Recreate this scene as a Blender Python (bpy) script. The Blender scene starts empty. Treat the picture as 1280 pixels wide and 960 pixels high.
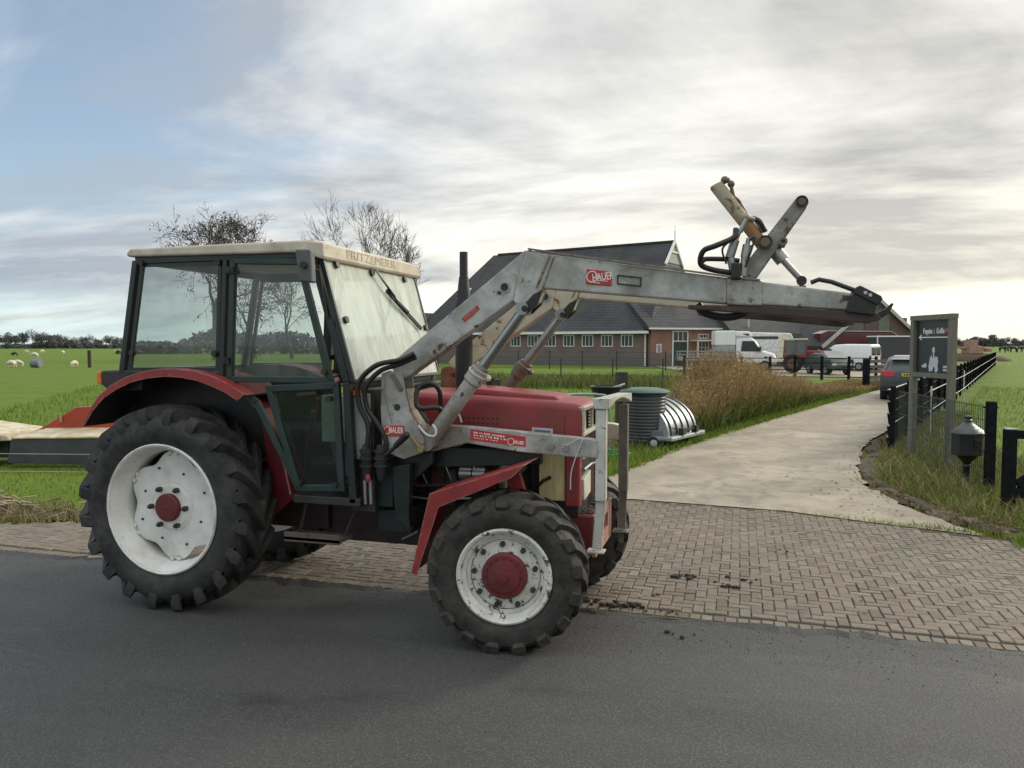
import bpy, bmesh, math, random
import numpy as np
from mathutils import Vector, Matrix
random.seed(7); np.random.seed(7)
PI = math.pi
sc = bpy.context.scene
COL = sc.collection

# ------------------------------------------------------------------ camera model
F, H, TH, PT = 960.0, 1.85, math.radians(16.6), math.atan(50/960.0)
CT, ST = math.cos(TH), math.sin(TH)
def CW(X, Z):                      # metres right of / ahead of the photographer -> world x, y
    return (X*CT - Z*ST, X*ST + Z*CT)
def ray(px, py):
    u = (px-640)/F; v = -(py-480)/F
    fy = math.cos(PT)+v*math.sin(PT); z = -math.sin(PT)+v*math.cos(PT)
    return (u*CT-fy*ST, u*ST+fy*CT, z)
def at(px, py, y=None, z=None, x=None):
    d = ray(px, py)
    t = (y/d[1]) if y is not None else ((z-H)/d[2] if z is not None else x/d[0])
    return Vector((d[0]*t, d[1]*t, H+d[2]*t))
def XZ(px, py, y):
    p = at(px, py, y=y); return (p.x, p.z)
def G(px, py):
    p = at(px, py, z=0); return (p.x, p.y)
def DP(px, Z): return CW((px-640)/F*Z, Z)
def ZH(py, Z): return H-(py-430)*Z/F

# ------------------------------------------------------------------ materials
MATS = {}
def nodes(name):
    m = bpy.data.materials.new(name); m.use_nodes = True
    nt = m.node_tree; nt.nodes.clear()
    out = nt.nodes.new('ShaderNodeOutputMaterial')
    b = nt.nodes.new('ShaderNodeBsdfPrincipled')
    nt.links.new(b.outputs[0], out.inputs[0])
    return m, nt, b, out
def N(nt, t, **kw):
    n = nt.nodes.new(t)
    for k, v in kw.items():
        if k in n.inputs: n.inputs[k].default_value = v
        else: setattr(n, k, v)
    return n
def L(nt, a, b): nt.links.new(a, b)
def noise(nt, vec, scale, detail=4, rough=.55, dist=0):
    n = N(nt, 'ShaderNodeTexNoise'); n.inputs['Scale'].default_value = scale
    n.inputs['Detail'].default_value = detail; n.inputs['Roughness'].default_value = rough
    n.inputs['Distortion'].default_value = dist
    if vec is not None: L(nt, vec, n.inputs['Vector'])
    return n.outputs['Fac']
def ramp(nt, fac, stops, interp='LINEAR'):
    r = N(nt, 'ShaderNodeValToRGB'); r.color_ramp.interpolation = interp
    el = r.color_ramp.elements
    while len(el) < len(stops): el.new(.5)
    for e, (p, c) in zip(el, stops):
        e.position = p
        e.color = (c, c, c, 1) if isinstance(c, (int, float)) else (*c[:3], 1)
    L(nt, fac, r.inputs[0]); return r.outputs[0]
def mix(nt, fac, a, b, mode='MIX'):
    m = N(nt, 'ShaderNodeMix', data_type='RGBA', blend_type=mode)
    for sock, v in ((m.inputs[0], fac), (m.inputs[6], a), (m.inputs[7], b)):
        if hasattr(v, 'links'): L(nt, v, sock)
        elif isinstance(v, (int, float)): sock.default_value = v
        else: sock.default_value = (*v[:3], 1)
    return m.outputs[2]
def math_(nt, op, a, b=None, clamp=False):
    m = N(nt, 'ShaderNodeMath', operation=op); m.use_clamp = clamp
    for i, v in enumerate((a, b)):
        if v is None: continue
        if hasattr(v, 'links'): L(nt, v, m.inputs[i])
        else: m.inputs[i].default_value = v
    return m.outputs[0]
def ocoord(nt, scale=None):
    t = N(nt, 'ShaderNodeTexCoord'); v = t.outputs['Object']
    if scale is not None:
        mp = N(nt, 'ShaderNodeMapping'); mp.inputs['Scale'].default_value = scale
        L(nt, v, mp.inputs[0]); v = mp.outputs[0]
    return v
def wcoord(nt, scale=None):
    g = N(nt, 'ShaderNodeNewGeometry'); v = g.outputs['Position']
    if scale is not None:
        mp = N(nt, 'ShaderNodeMapping'); mp.inputs['Scale'].default_value = scale
        L(nt, v, mp.inputs[0]); v = mp.outputs[0]
    return v
def bump(nt, b, h, strength=.3, dist=.01):
    n = N(nt, 'ShaderNodeBump'); n.inputs['Strength'].default_value = strength
    n.inputs['Distance'].default_value = dist
    L(nt, h, n.inputs['Height']); L(nt, n.outputs[0], b.inputs['Normal'])
def paint(name, col, rough=.5, metal=0, var=.25, vs=6, wear=None, wearcol=(.16, .07, .03), ws=14, dirt=0, dirtcol=(.12, .1, .07), bmp=.08, spec=.5, bs=60, stretch=None, edge=0, edgecol=(.13, .065, .035), er=.012, wavy=0, matt=False):
    """painted / weathered surface: base colour varied by noise, chips and rust in patches, a film of dirt"""
    m, nt, b, out = nodes(name)
    v = wcoord(nt, stretch)
    n1 = noise(nt, v, vs, 6, .6)
    c = mix(nt, ramp(nt, n1, [(.3, 0), (.7, 1)]), [x*(1-var) for x in col], [min(1, x*(1+var)) for x in col])
    if dirt:
        n3 = noise(nt, v, vs*.6+1.3, 7, .65)
        c = mix(nt, ramp(nt, n3, [(.62-dirt*.35, 0), (.85-dirt*.3, min(1, dirt*1.3))]), c, dirtcol)
    if wear:
        n2 = noise(nt, v, ws, 9, .72, .4)
        f = ramp(nt, n2, [(.70-wear*.25, 0), (.735-wear*.25, 1)])
        c = mix(nt, f, c, mix(nt, noise(nt, v, ws*4, 3), wearcol, [x*.4 for x in wearcol]))
        rr = ramp(nt, f, [(0, rough), (1, .85)]); L(nt, rr, b.inputs['Roughness'])
    else:
        rr = ramp(nt, n1, [(.2, max(.05, rough-.1)), (.8, min(1, rough+.12))]); L(nt, rr, b.inputs['Roughness'])
    if edge:                                          # paint rubbed off along the sheet edges, broken up by noise
        bv = N(nt, 'ShaderNodeBevel', samples=4); bv.inputs['Radius'].default_value = er
        ge = N(nt, 'ShaderNodeNewGeometry'); d_ = N(nt, 'ShaderNodeVectorMath', operation='DOT_PRODUCT'); L(nt, bv.outputs[0], d_.inputs[0]); L(nt, ge.outputs['Normal'], d_.inputs[1])
        e_ = math_(nt, 'MULTIPLY', math_(nt, 'SUBTRACT', 1.0, d_.outputs['Value']), ramp(nt, noise(nt, v, 16, 6, .7), [(.38, 0), (.62, 9)]) if False else math_(nt, 'MULTIPLY', ramp(nt, noise(nt, v, 16, 6, .7), [(.40, 0), (.60, 1)]), 9*edge), True)
        c = mix(nt, e_, c, edgecol)
    L(nt, c, b.inputs['Base Color'])
    b.inputs['Metallic'].default_value = metal
    b.inputs['Specular IOR Level'].default_value = spec
    if wavy:                                         # dented, slightly rippled sheet metal
        bump(nt, b, math_(nt, 'ADD', math_(nt, 'MULTIPLY', noise(nt, v, 5, 2, .4), wavy), math_(nt, 'MULTIPLY', noise(nt, v, bs, 4), bmp*.05)), .6, .03)
    elif bmp: bump(nt, b, noise(nt, v, bs, 4), bmp, .004)
    if matt: b.inputs['IOR'].default_value = 1.0
    MATS[name] = m; return m
def flat(name, col, rough=.5, metal=0): return paint(name, col, rough, metal, var=.06, bmp=0)

grey_paint = paint('loader_grey_paint', (.46, .465, .435), .42, var=.3, vs=4, wear=.40, wearcol=(.12, .07, .045), ws=13, dirt=.8, dirtcol=(.2, .185, .155), bmp=.15, edge=1)
cream_rust = paint('loader_cream_rusty_paint', (.46, .42, .31), .5, var=.18, wear=.5, wearcol=(.2, .085, .03), ws=5, dirt=.35, dirtcol=(.24, .17, .09), edge=1)
link_paint = paint('grab_link_worn_paint', (.27, .275, .25), .55, var=.35, vs=9, wear=.5, wearcol=(.12, .065, .035), ws=18, dirt=.7, dirtcol=(.13, .1, .07), edge=1.2)
guard_paint = paint('guard_chipped_paint', (.50, .49, .43), .55, var=.2, wear=.42, wearcol=(.13, .085, .055), ws=30, dirt=.5, dirtcol=(.3, .28, .24), edge=1.2)
guard_shade_brown = paint('guard_shadow_side_brown', (.12, .105, .085), .6, var=.3, wear=.4, wearcol=(.3, .28, .24), ws=18, edge=.6, edgecol=(.45, .43, .38))  # shadow side of the far guard post, put into its base colour
red_paint = paint('tractor_red_paint', (.27, .028, .030), .46, var=.3, vs=4, wear=.2, wearcol=(.3, .14, .11), ws=22, dirt=.55, dirtcol=(.17, .045, .04), bmp=.05, wavy=.35, edge=.5, edgecol=(.1, .04, .03))
red_fender = paint('fender_red_paint', (.26, .028, .028), .45, var=.25, vs=5, wear=.27, wearcol=(.36, .25, .2), ws=20, dirt=.3, dirtcol=(.13, .05, .045), edge=.8, edgecol=(.34, .24, .19))
dark_red = paint('dark_red_casting', (.13, .014, .017), .5, var=.3, wear=.2, wearcol=(.05, .03, .025), dirt=.4, dirtcol=(.06, .035, .03))
rust_pink = paint('bare_rusty_plate', (.36, .2, .15), .6, var=.3, wear=.45, wearcol=(.12, .06, .04), ws=20)
cab_paint = paint('cab_black_green_paint', (.012, .017, .017), .35, var=.3, dirt=.25, dirtcol=(.035, .04, .038), bmp=.03)
door_green = paint('door_dark_green_paint', (.014, .03, .026), .4, var=.3, dirt=.3, dirtcol=(.05, .055, .05), bmp=.03)
black_metal = paint('black_oily_metal', (.014, .014, .014), .5, var=.4, dirt=.45, dirtcol=(.05, .04, .03), bmp=.2)
engine_dark = paint('engine_dark_cast', (.02, .018, .018), .55, var=.5, dirt=.5, dirtcol=(.06, .045, .035), bmp=.3)
exhaust_m = paint('exhaust_black_steel', (.016, .016, .017), .55, var=.35, vs=9, dirt=.3, dirtcol=(.04, .035, .03))
hose_m = paint('black_hydraulic_hose', (.012, .012, .012), .42, var=.2, bmp=0)
steel_m = paint('dull_steel', (.34, .335, .32), .4, .85, var=.25, wear=.25, bmp=.1)
chrome_rod = paint('cylinder_rod_steel', (.3, .3, .29), .28, .9, var=.15, bmp=0)
brown_cyl = paint('brown_dirty_cylinder', (.15, .115, .085), .5, .2, var=.3, wear=.35, wearcol=(.1, .05, .03), dirt=.3)
tan_cyl = paint('tan_rusty_cylinder', (.36, .31, .22), .55, var=.2, wear=.45, wearcol=(.22, .1, .04), ws=9, dirt=.4, dirtcol=(.3, .16, .06))
roof_cream = paint('cab_roof_cream_paint', (.57, .51, .40), .55, var=.12, wear=.2, wearcol=(.25, .16, .08), dirt=.55, dirtcol=(.33, .28, .2))
visor_text_m = flat('visor_faded_brown_letters', (.43, .375, .28), .6)
wheel_white = paint('wheel_white_paint', (.76, .75, .70), .42, var=.08, vs=5, wear=.16, wearcol=(.13, .1, .07), ws=16, dirt=.5, dirtcol=(.42, .39, .32), bmp=.06, edge=.5)
wheel_dirty = paint('wheel_white_muddy_paint', (.66, .64, .58), .5, var=.14, vs=8, wear=.56, wearcol=(.10, .08, .06), ws=20, dirt=.55, dirtcol=(.42, .39, .32), bmp=.12)
hub_red = paint('hub_red_paint', (.13, .014, .017), .6, var=.35, dirt=.45, dirtcol=(.07, .03, .028), wear=.3, wearcol=(.07, .03, .03), ws=20)
nut_m = paint('dark_wheel_nut', (.05, .048, .045), .5, .3, bmp=0)
yellow_panel = paint('yellowed_side_panel', (.55, .45, .23), .6, var=.2, vs=9, dirt=.5, dirtcol=(.36, .27, .13), stretch=(5, 5, .7))
cream_panel = paint('cream_plate', (.58, .55, .44), .55, var=.12, dirt=.35)
decal_red = paint('decal_red_vinyl', (.42, .035, .03), .45, var=.12, wear=.2, wearcol=(.5, .35, .3), ws=30, bmp=0)
decal_white = flat('decal_white_print', (.72, .68, .62), .5)
decal_dark = flat('decal_black_print', (.02, .02, .02), .5)
label_silver = flat('silver_label', (.5, .5, .48), .4)
orange_lamp = flat('orange_indicator_lens', (.75, .17, .02), .25)
seat_m = paint('seat_black_vinyl', (.02, .02, .02), .5)
mirror_m = paint('mirror_grey_plastic', (.085, .088, .085), .5, var=.2, dirt=.3)

def rubber(name, base, dust, amount, scale):
    m, nt, b, out = nodes(name)
    v = wcoord(nt)
    n1 = noise(nt, v, scale, 8, .68); n2 = noise(nt, v, scale*5, 5, .6)
    c = mix(nt, ramp(nt, n1, [(.45-amount*.3, 0), (.8-amount*.2, 1)]), base, dust)
    c = mix(nt, ramp(nt, n2, [(.5, 0), (.75, .5)]), c, [x*.55 for x in base])
    L(nt, c, b.inputs['Base Color'])
    L(nt, ramp(nt, n2, [(.2, .55), (.8, .85)]), b.inputs['Roughness'])
    b.inputs['Specular IOR Level'].default_value = .45
    bump(nt, b, noise(nt, v, 55, 6, .7), .35, .006)
    return m
tyre_rear = rubber('tyre_rubber_dusty', (.010, .010, .0105), (.062, .058, .052), .45, 5)
tyre_front = rubber('tyre_rubber_muddy', (.011, .0105, .010), (.06, .052, .041), .5, 8)

def glass(name, tint, film, filmcol, ior=1.45, streak=(3, 3, 1.2), lo=.3, hi=.75, fvar=.6):
    """single pane: clear, mirrored by fresnel, with a film of dirt and painted-in sky reflection on it"""
    m, nt, b, out = nodes(name)
    tr = N(nt, 'ShaderNodeBsdfTransparent'); tr.inputs[0].default_value = (*tint, 1)
    gl = N(nt, 'ShaderNodeBsdfGlossy'); gl.inputs['Roughness'].default_value = .03
    fr = N(nt, 'ShaderNodeFresnel'); fr.inputs[0].default_value = ior
    mx = N(nt, 'ShaderNodeMixShader'); gb = N(nt, 'ShaderNodeNewGeometry'); L(nt, math_(nt, 'MULTIPLY', fr.outputs[0], math_(nt, 'SUBTRACT', 1.0, gb.outputs['Backfacing'])), mx.inputs[0]); L(nt, tr.outputs[0], mx.inputs[1]); L(nt, gl.outputs[0], mx.inputs[2])
    df = N(nt, 'ShaderNodeBsdfDiffuse'); df.inputs[0].default_value = (*filmcol, 1)
    f = ramp(nt, noise(nt, wcoord(nt, streak), 2.2, 4, .5, .3), [(lo, film*(1-fvar)), (hi, film)])
    m2 = N(nt, 'ShaderNodeMixShader'); L(nt, f, m2.inputs[0]); L(nt, mx.outputs[0], m2.inputs[1]); L(nt, df.outputs[0], m2.inputs[2])
    L(nt, m2.outputs[0], out.inputs[0]); nt.nodes.remove(b)
    return m
glass_side = glass('cab_side_glass', (.88, .91, .905), .11, (.5, .52, .5))
glass_door = glass('cab_door_lower_glass', (.62, .70, .68), .04, (.3, .33, .32))
glass_ws = glass('windscreen_dust_and_sky_sheen', (.80, .86, .82), .66, (.78, .81, .73), 1.6, (9, 9, 1.1), .28, .72, .42)  # film: dirt streaks plus the bright sky reflection painted as milky colour
win_dark = flat('house_window_dark_glass', (.025, .03, .032), .12)
car_glass = flat('car_dark_glass', (.03, .036, .04), .08)

# ------------------------------------------------------------------ mesh builder
class MB:
    def __init__(s): s.v = []; s.f = []
    def add(s, vs, fs):
        o = len(s.v); s.v += [tuple(p) for p in vs]; s.f += [tuple(i+o for i in q) for q in fs]
    def box(s, x0, x1, y0, y1, z0, z1):
        s.add([(x0,y0,z0),(x1,y0,z0),(x1,y1,z0),(x0,y1,z0),(x0,y0,z1),(x1,y0,z1),(x1,y1,z1),(x0,y1,z1)],
              [(3,2,1,0),(4,5,6,7),(0,1,5,4),(1,2,6,5),(2,3,7,6),(3,0,4,7)]); return s
    def hexa(s, bottom, top):          # two quads of 3-D points
        s.add(list(bottom)+list(top), [(3,2,1,0),(4,5,6,7),(0,1,5,4),(1,2,6,5),(2,3,7,6),(3,0,4,7)]); return s
    def prism(s, poly, y0, y1):        # polygon in x,z pushed from y0 to y1
        a = sum(poly[i][0]*poly[(i+1)%len(poly)][1]-poly[(i+1)%len(poly)][0]*poly[i][1] for i in range(len(poly)))
        if a < 0: poly = poly[::-1]
        n = len(poly)
        s.add([(x,y0,z) for x,z in poly]+[(x,y1,z) for x,z in poly],
              [tuple(range(n)), tuple(range(2*n-1,n-1,-1))]+[(i,i+n,(i+1)%n+n,(i+1)%n)[::-1] if False else ((i+1)%n,i,i+n,(i+1)%n+n) for i in range(n)]); return s
    def zprism(s, poly, z0, z1):       # polygon in x,y pushed from z0 to z1
        a = sum(poly[i][0]*poly[(i+1)%len(poly)][1]-poly[(i+1)%len(poly)][0]*poly[i][1] for i in range(len(poly)))
        if a < 0: poly = poly[::-1]
        n = len(poly)
        s.add([(x,y,z0) for x,y in poly]+[(x,y,z1) for x,y in poly],
              [tuple(range(n-1,-1,-1)), tuple(range(n,2*n))]+[(i,(i+1)%n,(i+1)%n+n,i+n) for i in range(n)]); return s
    def bar(s, p, q, w, t=None, up=(0,0,1)):   # rectangular bar between two points
        p, q = Vector(p), Vector(q); d = (q-p).normalized(); t = t or w
        u = Vector(up)
        if abs(d.dot(u)) > .97: u = Vector((1,0,0))
        a = d.cross(u).normalized(); b = a.cross(d).normalized()
        a *= w/2; b *= t/2
        s.hexa([p-a-b,p+a-b,p+a+b,p-a+b],[q-a-b,q+a-b,q+a+b,q-a+b]); return s
    def tube(s, path, r, n=8, caps=True):
        path = [Vector(p) for p in path]; m = len(path)
        rs = r if isinstance(r, (list, tuple)) else [r]*m
        prev = None; vs = []
        for i, p in enumerate(path):
            d = (path[min(i+1,m-1)]-path[max(i-1,0)])
            d = d.normalized() if d.length > 1e-9 else Vector((0,0,1))
            if prev is None:
                u = Vector((0,0,1)) if abs(d.z) < .9 else Vector((1,0,0))
                a = d.cross(u).normalized()
            else:
                a = (prev-d*prev.dot(d)); a = a.normalized() if a.length > 1e-6 else d.orthogonal().normalized()
            prev = a; b = d.cross(a)
            for k in range(n):
                t = 2*PI*k/n; vs.append(p+(a*math.cos(t)+b*math.sin(t))*rs[i])
        fs = [(i*n+k, i*n+(k+1)%n, (i+1)*n+(k+1)%n, (i+1)*n+k) for i in range(m-1) for k in range(n)]
        if caps: fs += [tuple(range(n-1,-1,-1)), tuple(range((m-1)*n, m*n))]
        s.add(vs, fs); return s
    def cyl(s, p, q, r, n=20, r2=None): return s.tube([p, q], [r, r2 if r2 is not None else r], n)
    def lathe(s, prof, c, axis='y', n=48, closed=False):   # prof of (radius, offset along axis)
        vs = []
        for k in range(n):
            t = 2*PI*k/n; ca, sa = math.cos(t), math.sin(t)
            for r, h in prof:
                if axis == 'y': vs.append((c[0]+r*ca, c[1]+h, c[2]+r*sa))
                elif axis == 'z': vs.append((c[0]+r*ca, c[1]+r*sa, c[2]+h))
                else: vs.append((c[0]+h, c[1]+r*ca, c[2]+r*sa))
        m = len(prof); fs = []
        for k in range(n):
            k2 = (k+1)%n
            for i in range(m if closed else m-1):
                j = (i+1)%m; fs.append((k*m+i, k*m+j, k2*m+j, k2*m+i))
        s.add(vs, fs); return s
    def sphere(s, c, r, n=12, sc_=(1,1,1)):
        m = n//2; vs = [(c[0],c[1],c[2]-r*sc_[2])]
        for i in range(1, m):
            t = -PI/2+PI*i/m
            for k in range(n):
                a = 2*PI*k/n; vs.append((c[0]+r*sc_[0]*math.cos(t)*math.cos(a), c[1]+r*sc_[1]*math.cos(t)*math.sin(a), c[2]+r*sc_[2]*math.sin(t)))
        vs.append((c[0],c[1],c[2]+r*sc_[2])); top = len(vs)-1; fs = []
        for k in range(n):
            fs.append((0, 1+(k+1)%n, 1+k)); fs.append((top, 1+(m-2)*n+k, 1+(m-2)*n+(k+1)%n))
            for i in range(m-2): fs.append((1+i*n+k, 1+i*n+(k+1)%n, 1+(i+1)*n+(k+1)%n, 1+(i+1)*n+k))
        s.add(vs, fs); return s
    def xf(s, M):
        s.v = [tuple(M @ Vector(p)) for p in s.v]; return s
    def build(s, name, mat, parent=None, smooth=None, bevel=0, loc=None, fixn=True, seg=2):
        """links one mesh object; vertices are given in the parent's space (world space when top-level with no loc)"""
        me = bpy.data.meshes.new(name)
        me.from_pydata(s.v, [], s.f)
        if fixn:
            bm = bmesh.new(); bm.from_mesh(me)
            bmesh.ops.recalc_face_normals(bm, faces=bm.faces); bm.to_mesh(me); bm.free()
        if smooth:
            me.shade_smooth()
            if smooth < 180: me.set_sharp_from_angle(angle=math.radians(smooth))
        me.materials.append(mat); me.update()
        o = bpy.data.objects.new(name, me); COL.objects.link(o)
        if loc is not None: o.location = loc
        if parent is not None: o.parent = parent
        if bevel:
            b = o.modifiers.new('bevel', 'BEVEL'); b.width = bevel; b.segments = seg; b.limit_method = 'ANGLE'; b.angle_limit = math.radians(40)
        return o

def tag(o, label=None, cat=None, group=None, kind=None):
    if label: o['label'] = label
    if cat: o['category'] = cat
    if group: o['group'] = group
    if kind: o['kind'] = kind
    return o
def thing(name, label, cat, loc=(0,0,0), rz=0, group=None):
    o = bpy.data.objects.new(name, None); COL.objects.link(o)
    o.location = (loc[0], loc[1], loc[2] if len(loc) > 2 else 0); o.rotation_euler = (0,0,rz)
    o.empty_display_size = .2
    return tag(o, label, cat, group)
class WB(MB):
    """mesh builder whose points are world points; shifted to the root's base when built"""
    root = None
    def build(s, name, mat, parent=None, **k):
        L0 = s.root.location
        s.v = [(a-L0[0], b-L0[1], c-L0[2]) for a,b,c in s.v]
        return MB.build(s, name, mat, parent, **k)
def copy_tree(o, parent=None):
    c = o.copy(); COL.objects.link(c); c.parent = parent
    for ch in list(o.children): copy_tree(ch, c)
    return c
def text_mesh(string, size, o, xa, ya, depth=.002, width=None, shear=0, bold=0):
    """lettering as mesh: returns vertices and faces in the frame o + xa*x + ya*y"""
    cu = bpy.data.curves.new('lettering', 'FONT'); cu.body = string; cu.size = size; cu.extrude = depth; cu.shear = shear
    cu.align_x = 'CENTER'; cu.align_y = 'CENTER'; cu.resolution_u = 3; cu.offset = bold
    ob = bpy.data.objects.new('lettering', cu); COL.objects.link(ob)
    bpy.context.view_layer.update()
    me = bpy.data.meshes.new_from_object(ob.evaluated_get(bpy.context.evaluated_depsgraph_get()))
    xs = [v.co.x for v in me.vertices]; k = 1
    if width and xs: k = width/(max(xs)-min(xs))
    o, xa, ya = Vector(o), Vector(xa).normalized(), Vector(ya).normalized(); n = xa.cross(ya)
    vs = [o+xa*v.co.x*k+ya*v.co.y+n*v.co.z for v in me.vertices]
    fs = [tuple(p.vertices) for p in me.polygons]
    bpy.data.objects.remove(ob); bpy.data.curves.remove(cu); bpy.data.meshes.remove(me)
    return vs, fs
# ------------------------------------------------------------------ TRACTOR
YC = 5.12
TR = thing('tractor', 'old red tractor with black glazed cab, cream roof and grey front loader on the roadside', 'tractor', (-2.6, YC, 0))
WB.root = TR
R0 = Vector(TR.location)

def lug(mb, sgn, a0, da, R, hw, depth, wid, side_in, nseg=7):
    """one tread bar: from just past the middle of the tread out to the shoulder and down the sidewall"""
    rings = []
    for i in range(nseg+1):
        t = i/nseg
        y = -.012+t*(hw+.012)                        # from the middle outwards
        a = a0+da*(t**.85)
        crown = R-.022*(t**2.2)
        w = wid*(1+.25*t)
        rings.append((y, a, crown, w))
    # fold over the shoulder
    rings.append((hw+.018, a0+da*1.02, R-.07, wid*1.35)); rings.append((hw+.004, a0+da*1.05, R-side_in, wid*1.15))
    o = len(mb.v)
    for i, (y, a, r, w) in enumerate(rings):
        base = R-depth-.03 if i <= nseg else r-.02
        yb = y if i <= nseg else y-.05
        for (rr_, ww, yy) in ((base, w*1.45, yb), (r, w, y)):
            for s_ in (-1, 1):
                aa = a+s_*ww/2/R
                mb.v.append((rr_*math.cos(aa), sgn*yy, rr_*math.sin(aa)))
    n = len(rings)
    for i in range(n-1):
        a, b = o+i*4, o+(i+1)*4                      # 0 base-,1 base+,2 top-,3 top+
        mb.f += [(a+2,a+3,b+3,b+2),(a,a+2,b+2,b),(a+3,a+1,b+1,b+3),(a+1,a,b,b+1)]
    mb.f += [(o,o+1,o+3,o+2), (o+(n-1)*4+2,o+(n-1)*4+3,o+(n-1)*4+1,o+(n-1)*4)]

def wheel(name, c, R, hw, rr, side, steer, nl, depth, rubber_m, wheel_m, rear):
    """outer face at -y when side is 1, +y when side is -1"""
    sg = side
    rim = MB()
    e = -hw*.93                                       # outer flange
    if rear:
        prof = [(rr+.012,e+.012),(rr+.016,e-.004),(rr+.006,e-.012),(rr-.008,e-.004),(rr-.012,e+.02),(rr-.03,e+.05),(rr-.032,e+.10),(rr-.045,e+.12),(rr-.05,-e-.12),(rr-.03,-e-.08),(rr-.01,-e-.02),(rr+.012,-e)]
        dy = e+.145
        pts = []
        nn = 144
        for k in range(nn):
            t = 2*PI*k/nn; u = .5+.5*math.cos(6*t)
            pts.append((rr-.052-.06*(u**1.5), t))
    else:
        prof = [(rr+.012,e+.012),(rr+.014,e-.004),(rr+.002,e-.012),(rr-.012,e-.004),(rr-.02,e+.025),(rr-.038,e+.032),(rr-.042,e+.05),(rr-.062,e+.056),(rr-.064,-e-.1),(rr-.03,-e-.06),(rr-.01,-e-.02),(rr+.012,-e)]
        dy = e+.062
    prof = [(r, sg*y) for r, y in prof]
    rim.lathe(prof, (0,0,0), 'y', 72)
    if rear:
        # scalloped centre disc, dished towards the hub
        rings = []
        for fr, d in ((1,0),(.93,-.012),(.8,-.02),(.62,-.026),(.5,-.03),(.44,-.055),(.36,-.06),(.2,-.06)):
            rings.append([((r if fr > .9 else (rr-.1))*fr, d, t) for r, t in pts])
        o = len(rim.v); nn = len(pts)
        for ring in rings:
            for r, d, t in ring: rim.v.append((r*math.cos(t), sg*(dy+d), r*math.sin(t)))
        for i in range(len(rings)-1):
            for k in range(nn):
                rim.f.append((o+i*nn+k, o+i*nn+(k+1)%nn, o+(i+1)*nn+(k+1)%nn, o+(i+1)*nn+k))
        # back sheet so the disc has thickness
        o2 = len(rim.v)
        for r, d, t in rings[0]: rim.v.append((r*math.cos(t), sg*(dy+.012), r*math.sin(t)))
        for k in range(nn): rim.f.append((o+k, o+(k+1)%nn, o2+(k+1)%nn, o2+k))
        rim.f.append(tuple(o2+k for k in range(nn)))
        for k in range(6):                            # rim clamps
            t = PI/6+k*PI/3
            for dt in (-.075, .075):
                r = rr-.066; rim.sphere((r*math.cos(t+dt), sg*(dy-.008), r*math.sin(t+dt)), .02, 8, (1,.7,1))
    else:
        rim.lathe([(rr-.066, sg*(dy-.004)), (rr-.075, sg*(dy-.012)), (.165, sg*(dy-.014)), (.15, sg*(dy-.02)), (.0, sg*(dy-.02))], (0,0,0), 'y', 72)
        rim.lathe([(rr-.066, sg*(dy+.02)), (0, sg*(dy+.02))], (0,0,0), 'y', 40)
    o = rim.build(name, wheel_m, TR, smooth=38)
    o.location = Vector(c)-R0; o.rotation_euler = (0,0,steer)
    ty = MB()
    w = hw; Rb = R-depth
    prof = [(rr+.004,-w*.86),(rr+.03,-w*.95),(rr+(Rb-rr)*.3,-w*1.03),(rr+(Rb-rr)*.55,-w*1.04),(rr+(Rb-rr)*.78,-w*.97),(Rb-.035,-w*.9),(Rb-.012,-w*.78),(Rb,-w*.4),(Rb+.002,0)]
    prof = prof+[(r,-y) for r,y in prof[-2::-1]]
    ty.lathe(prof, (0,0,0), 'y', 96)
    # moulded rings on the sidewall
    for k in range(nl):
        a = 2*PI*k/nl
        lug(ty, 1, a, .34 if rear else .30, R, w*.97, depth, .062 if rear else .058, .135 if rear else .095)
        lug(ty, -1, a+PI/nl, .34 if rear else .30, R, w*.97, depth, .062 if rear else .058, .135 if rear else .095)
    ty.build('tyre', rubber_m, o, smooth=42)
    hub = MB(); nut = MB()
    if rear:
        hub.lathe([(.098, sg*(dy-.052)),(.098, sg*(dy-.085)),(.09, sg*(dy-.095)),(.03, sg*(dy-.1)),(0, sg*(dy-.1))], (0,0,0), 'y', 40)
        hub.lathe([(.014, sg*(dy-.098)),(.01, sg*(dy-.106)),(0, sg*(dy-.106))], (0,0,0), 'y', 10)
        for k in range(6):
            t = PI/3*k; r = .142
            cx, cz = r*math.cos(t), r*math.sin(t)
            nn_ = MB(); nn_.cyl((cx, sg*(dy-.058), cz), (cx, sg*(dy-.088), cz), .019, 6); nn_.cyl((cx, sg*(dy-.085), cz), (cx, sg*(dy-.102), cz), .011, 8); nn_.build('wheel_nut', nut_m, o)
        for k in range(8):
            t = PI/8+PI/4*k; r = .285 if k % 2 == 0 else .25
            cx, cz = r*math.cos(t), r*math.sin(t); nn_ = MB(); nn_.cyl((cx, sg*(dy-.02), cz), (cx, sg*(dy-.029), cz), .009, 8); nn_.build('disc_hole', nut_m, o)
    else:
        hub.lathe([(.138, sg*(dy-.015)),(.138, sg*(dy-.05)),(.128, sg*(dy-.062)),(.1, sg*(dy-.064)),(.094, sg*(dy-.075)),(.035, sg*(dy-.083)),(.03, sg*(dy-.093)),(0, sg*(dy-.095))], (0,0,0), 'y', 48)
        for k in range(16):
            t = 2*PI*k/16; r = .113
            hub.sphere((r*math.cos(t), sg*(dy-.064), r*math.sin(t)), .01, 6)
        for k in range(9):
            t = .25+2*PI*k/9; r = .188
            cx, cz = r*math.cos(t), r*math.sin(t)
            nn_ = MB(); nn_.cyl((cx, sg*(dy-.012), cz), (cx, sg*(dy-.04), cz), .017, 6); nn_.cyl((cx, sg*(dy-.035), cz), (cx, sg*(dy-.054), cz), .009, 8); nn_.build('wheel_nut', nut_m, o)
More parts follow.
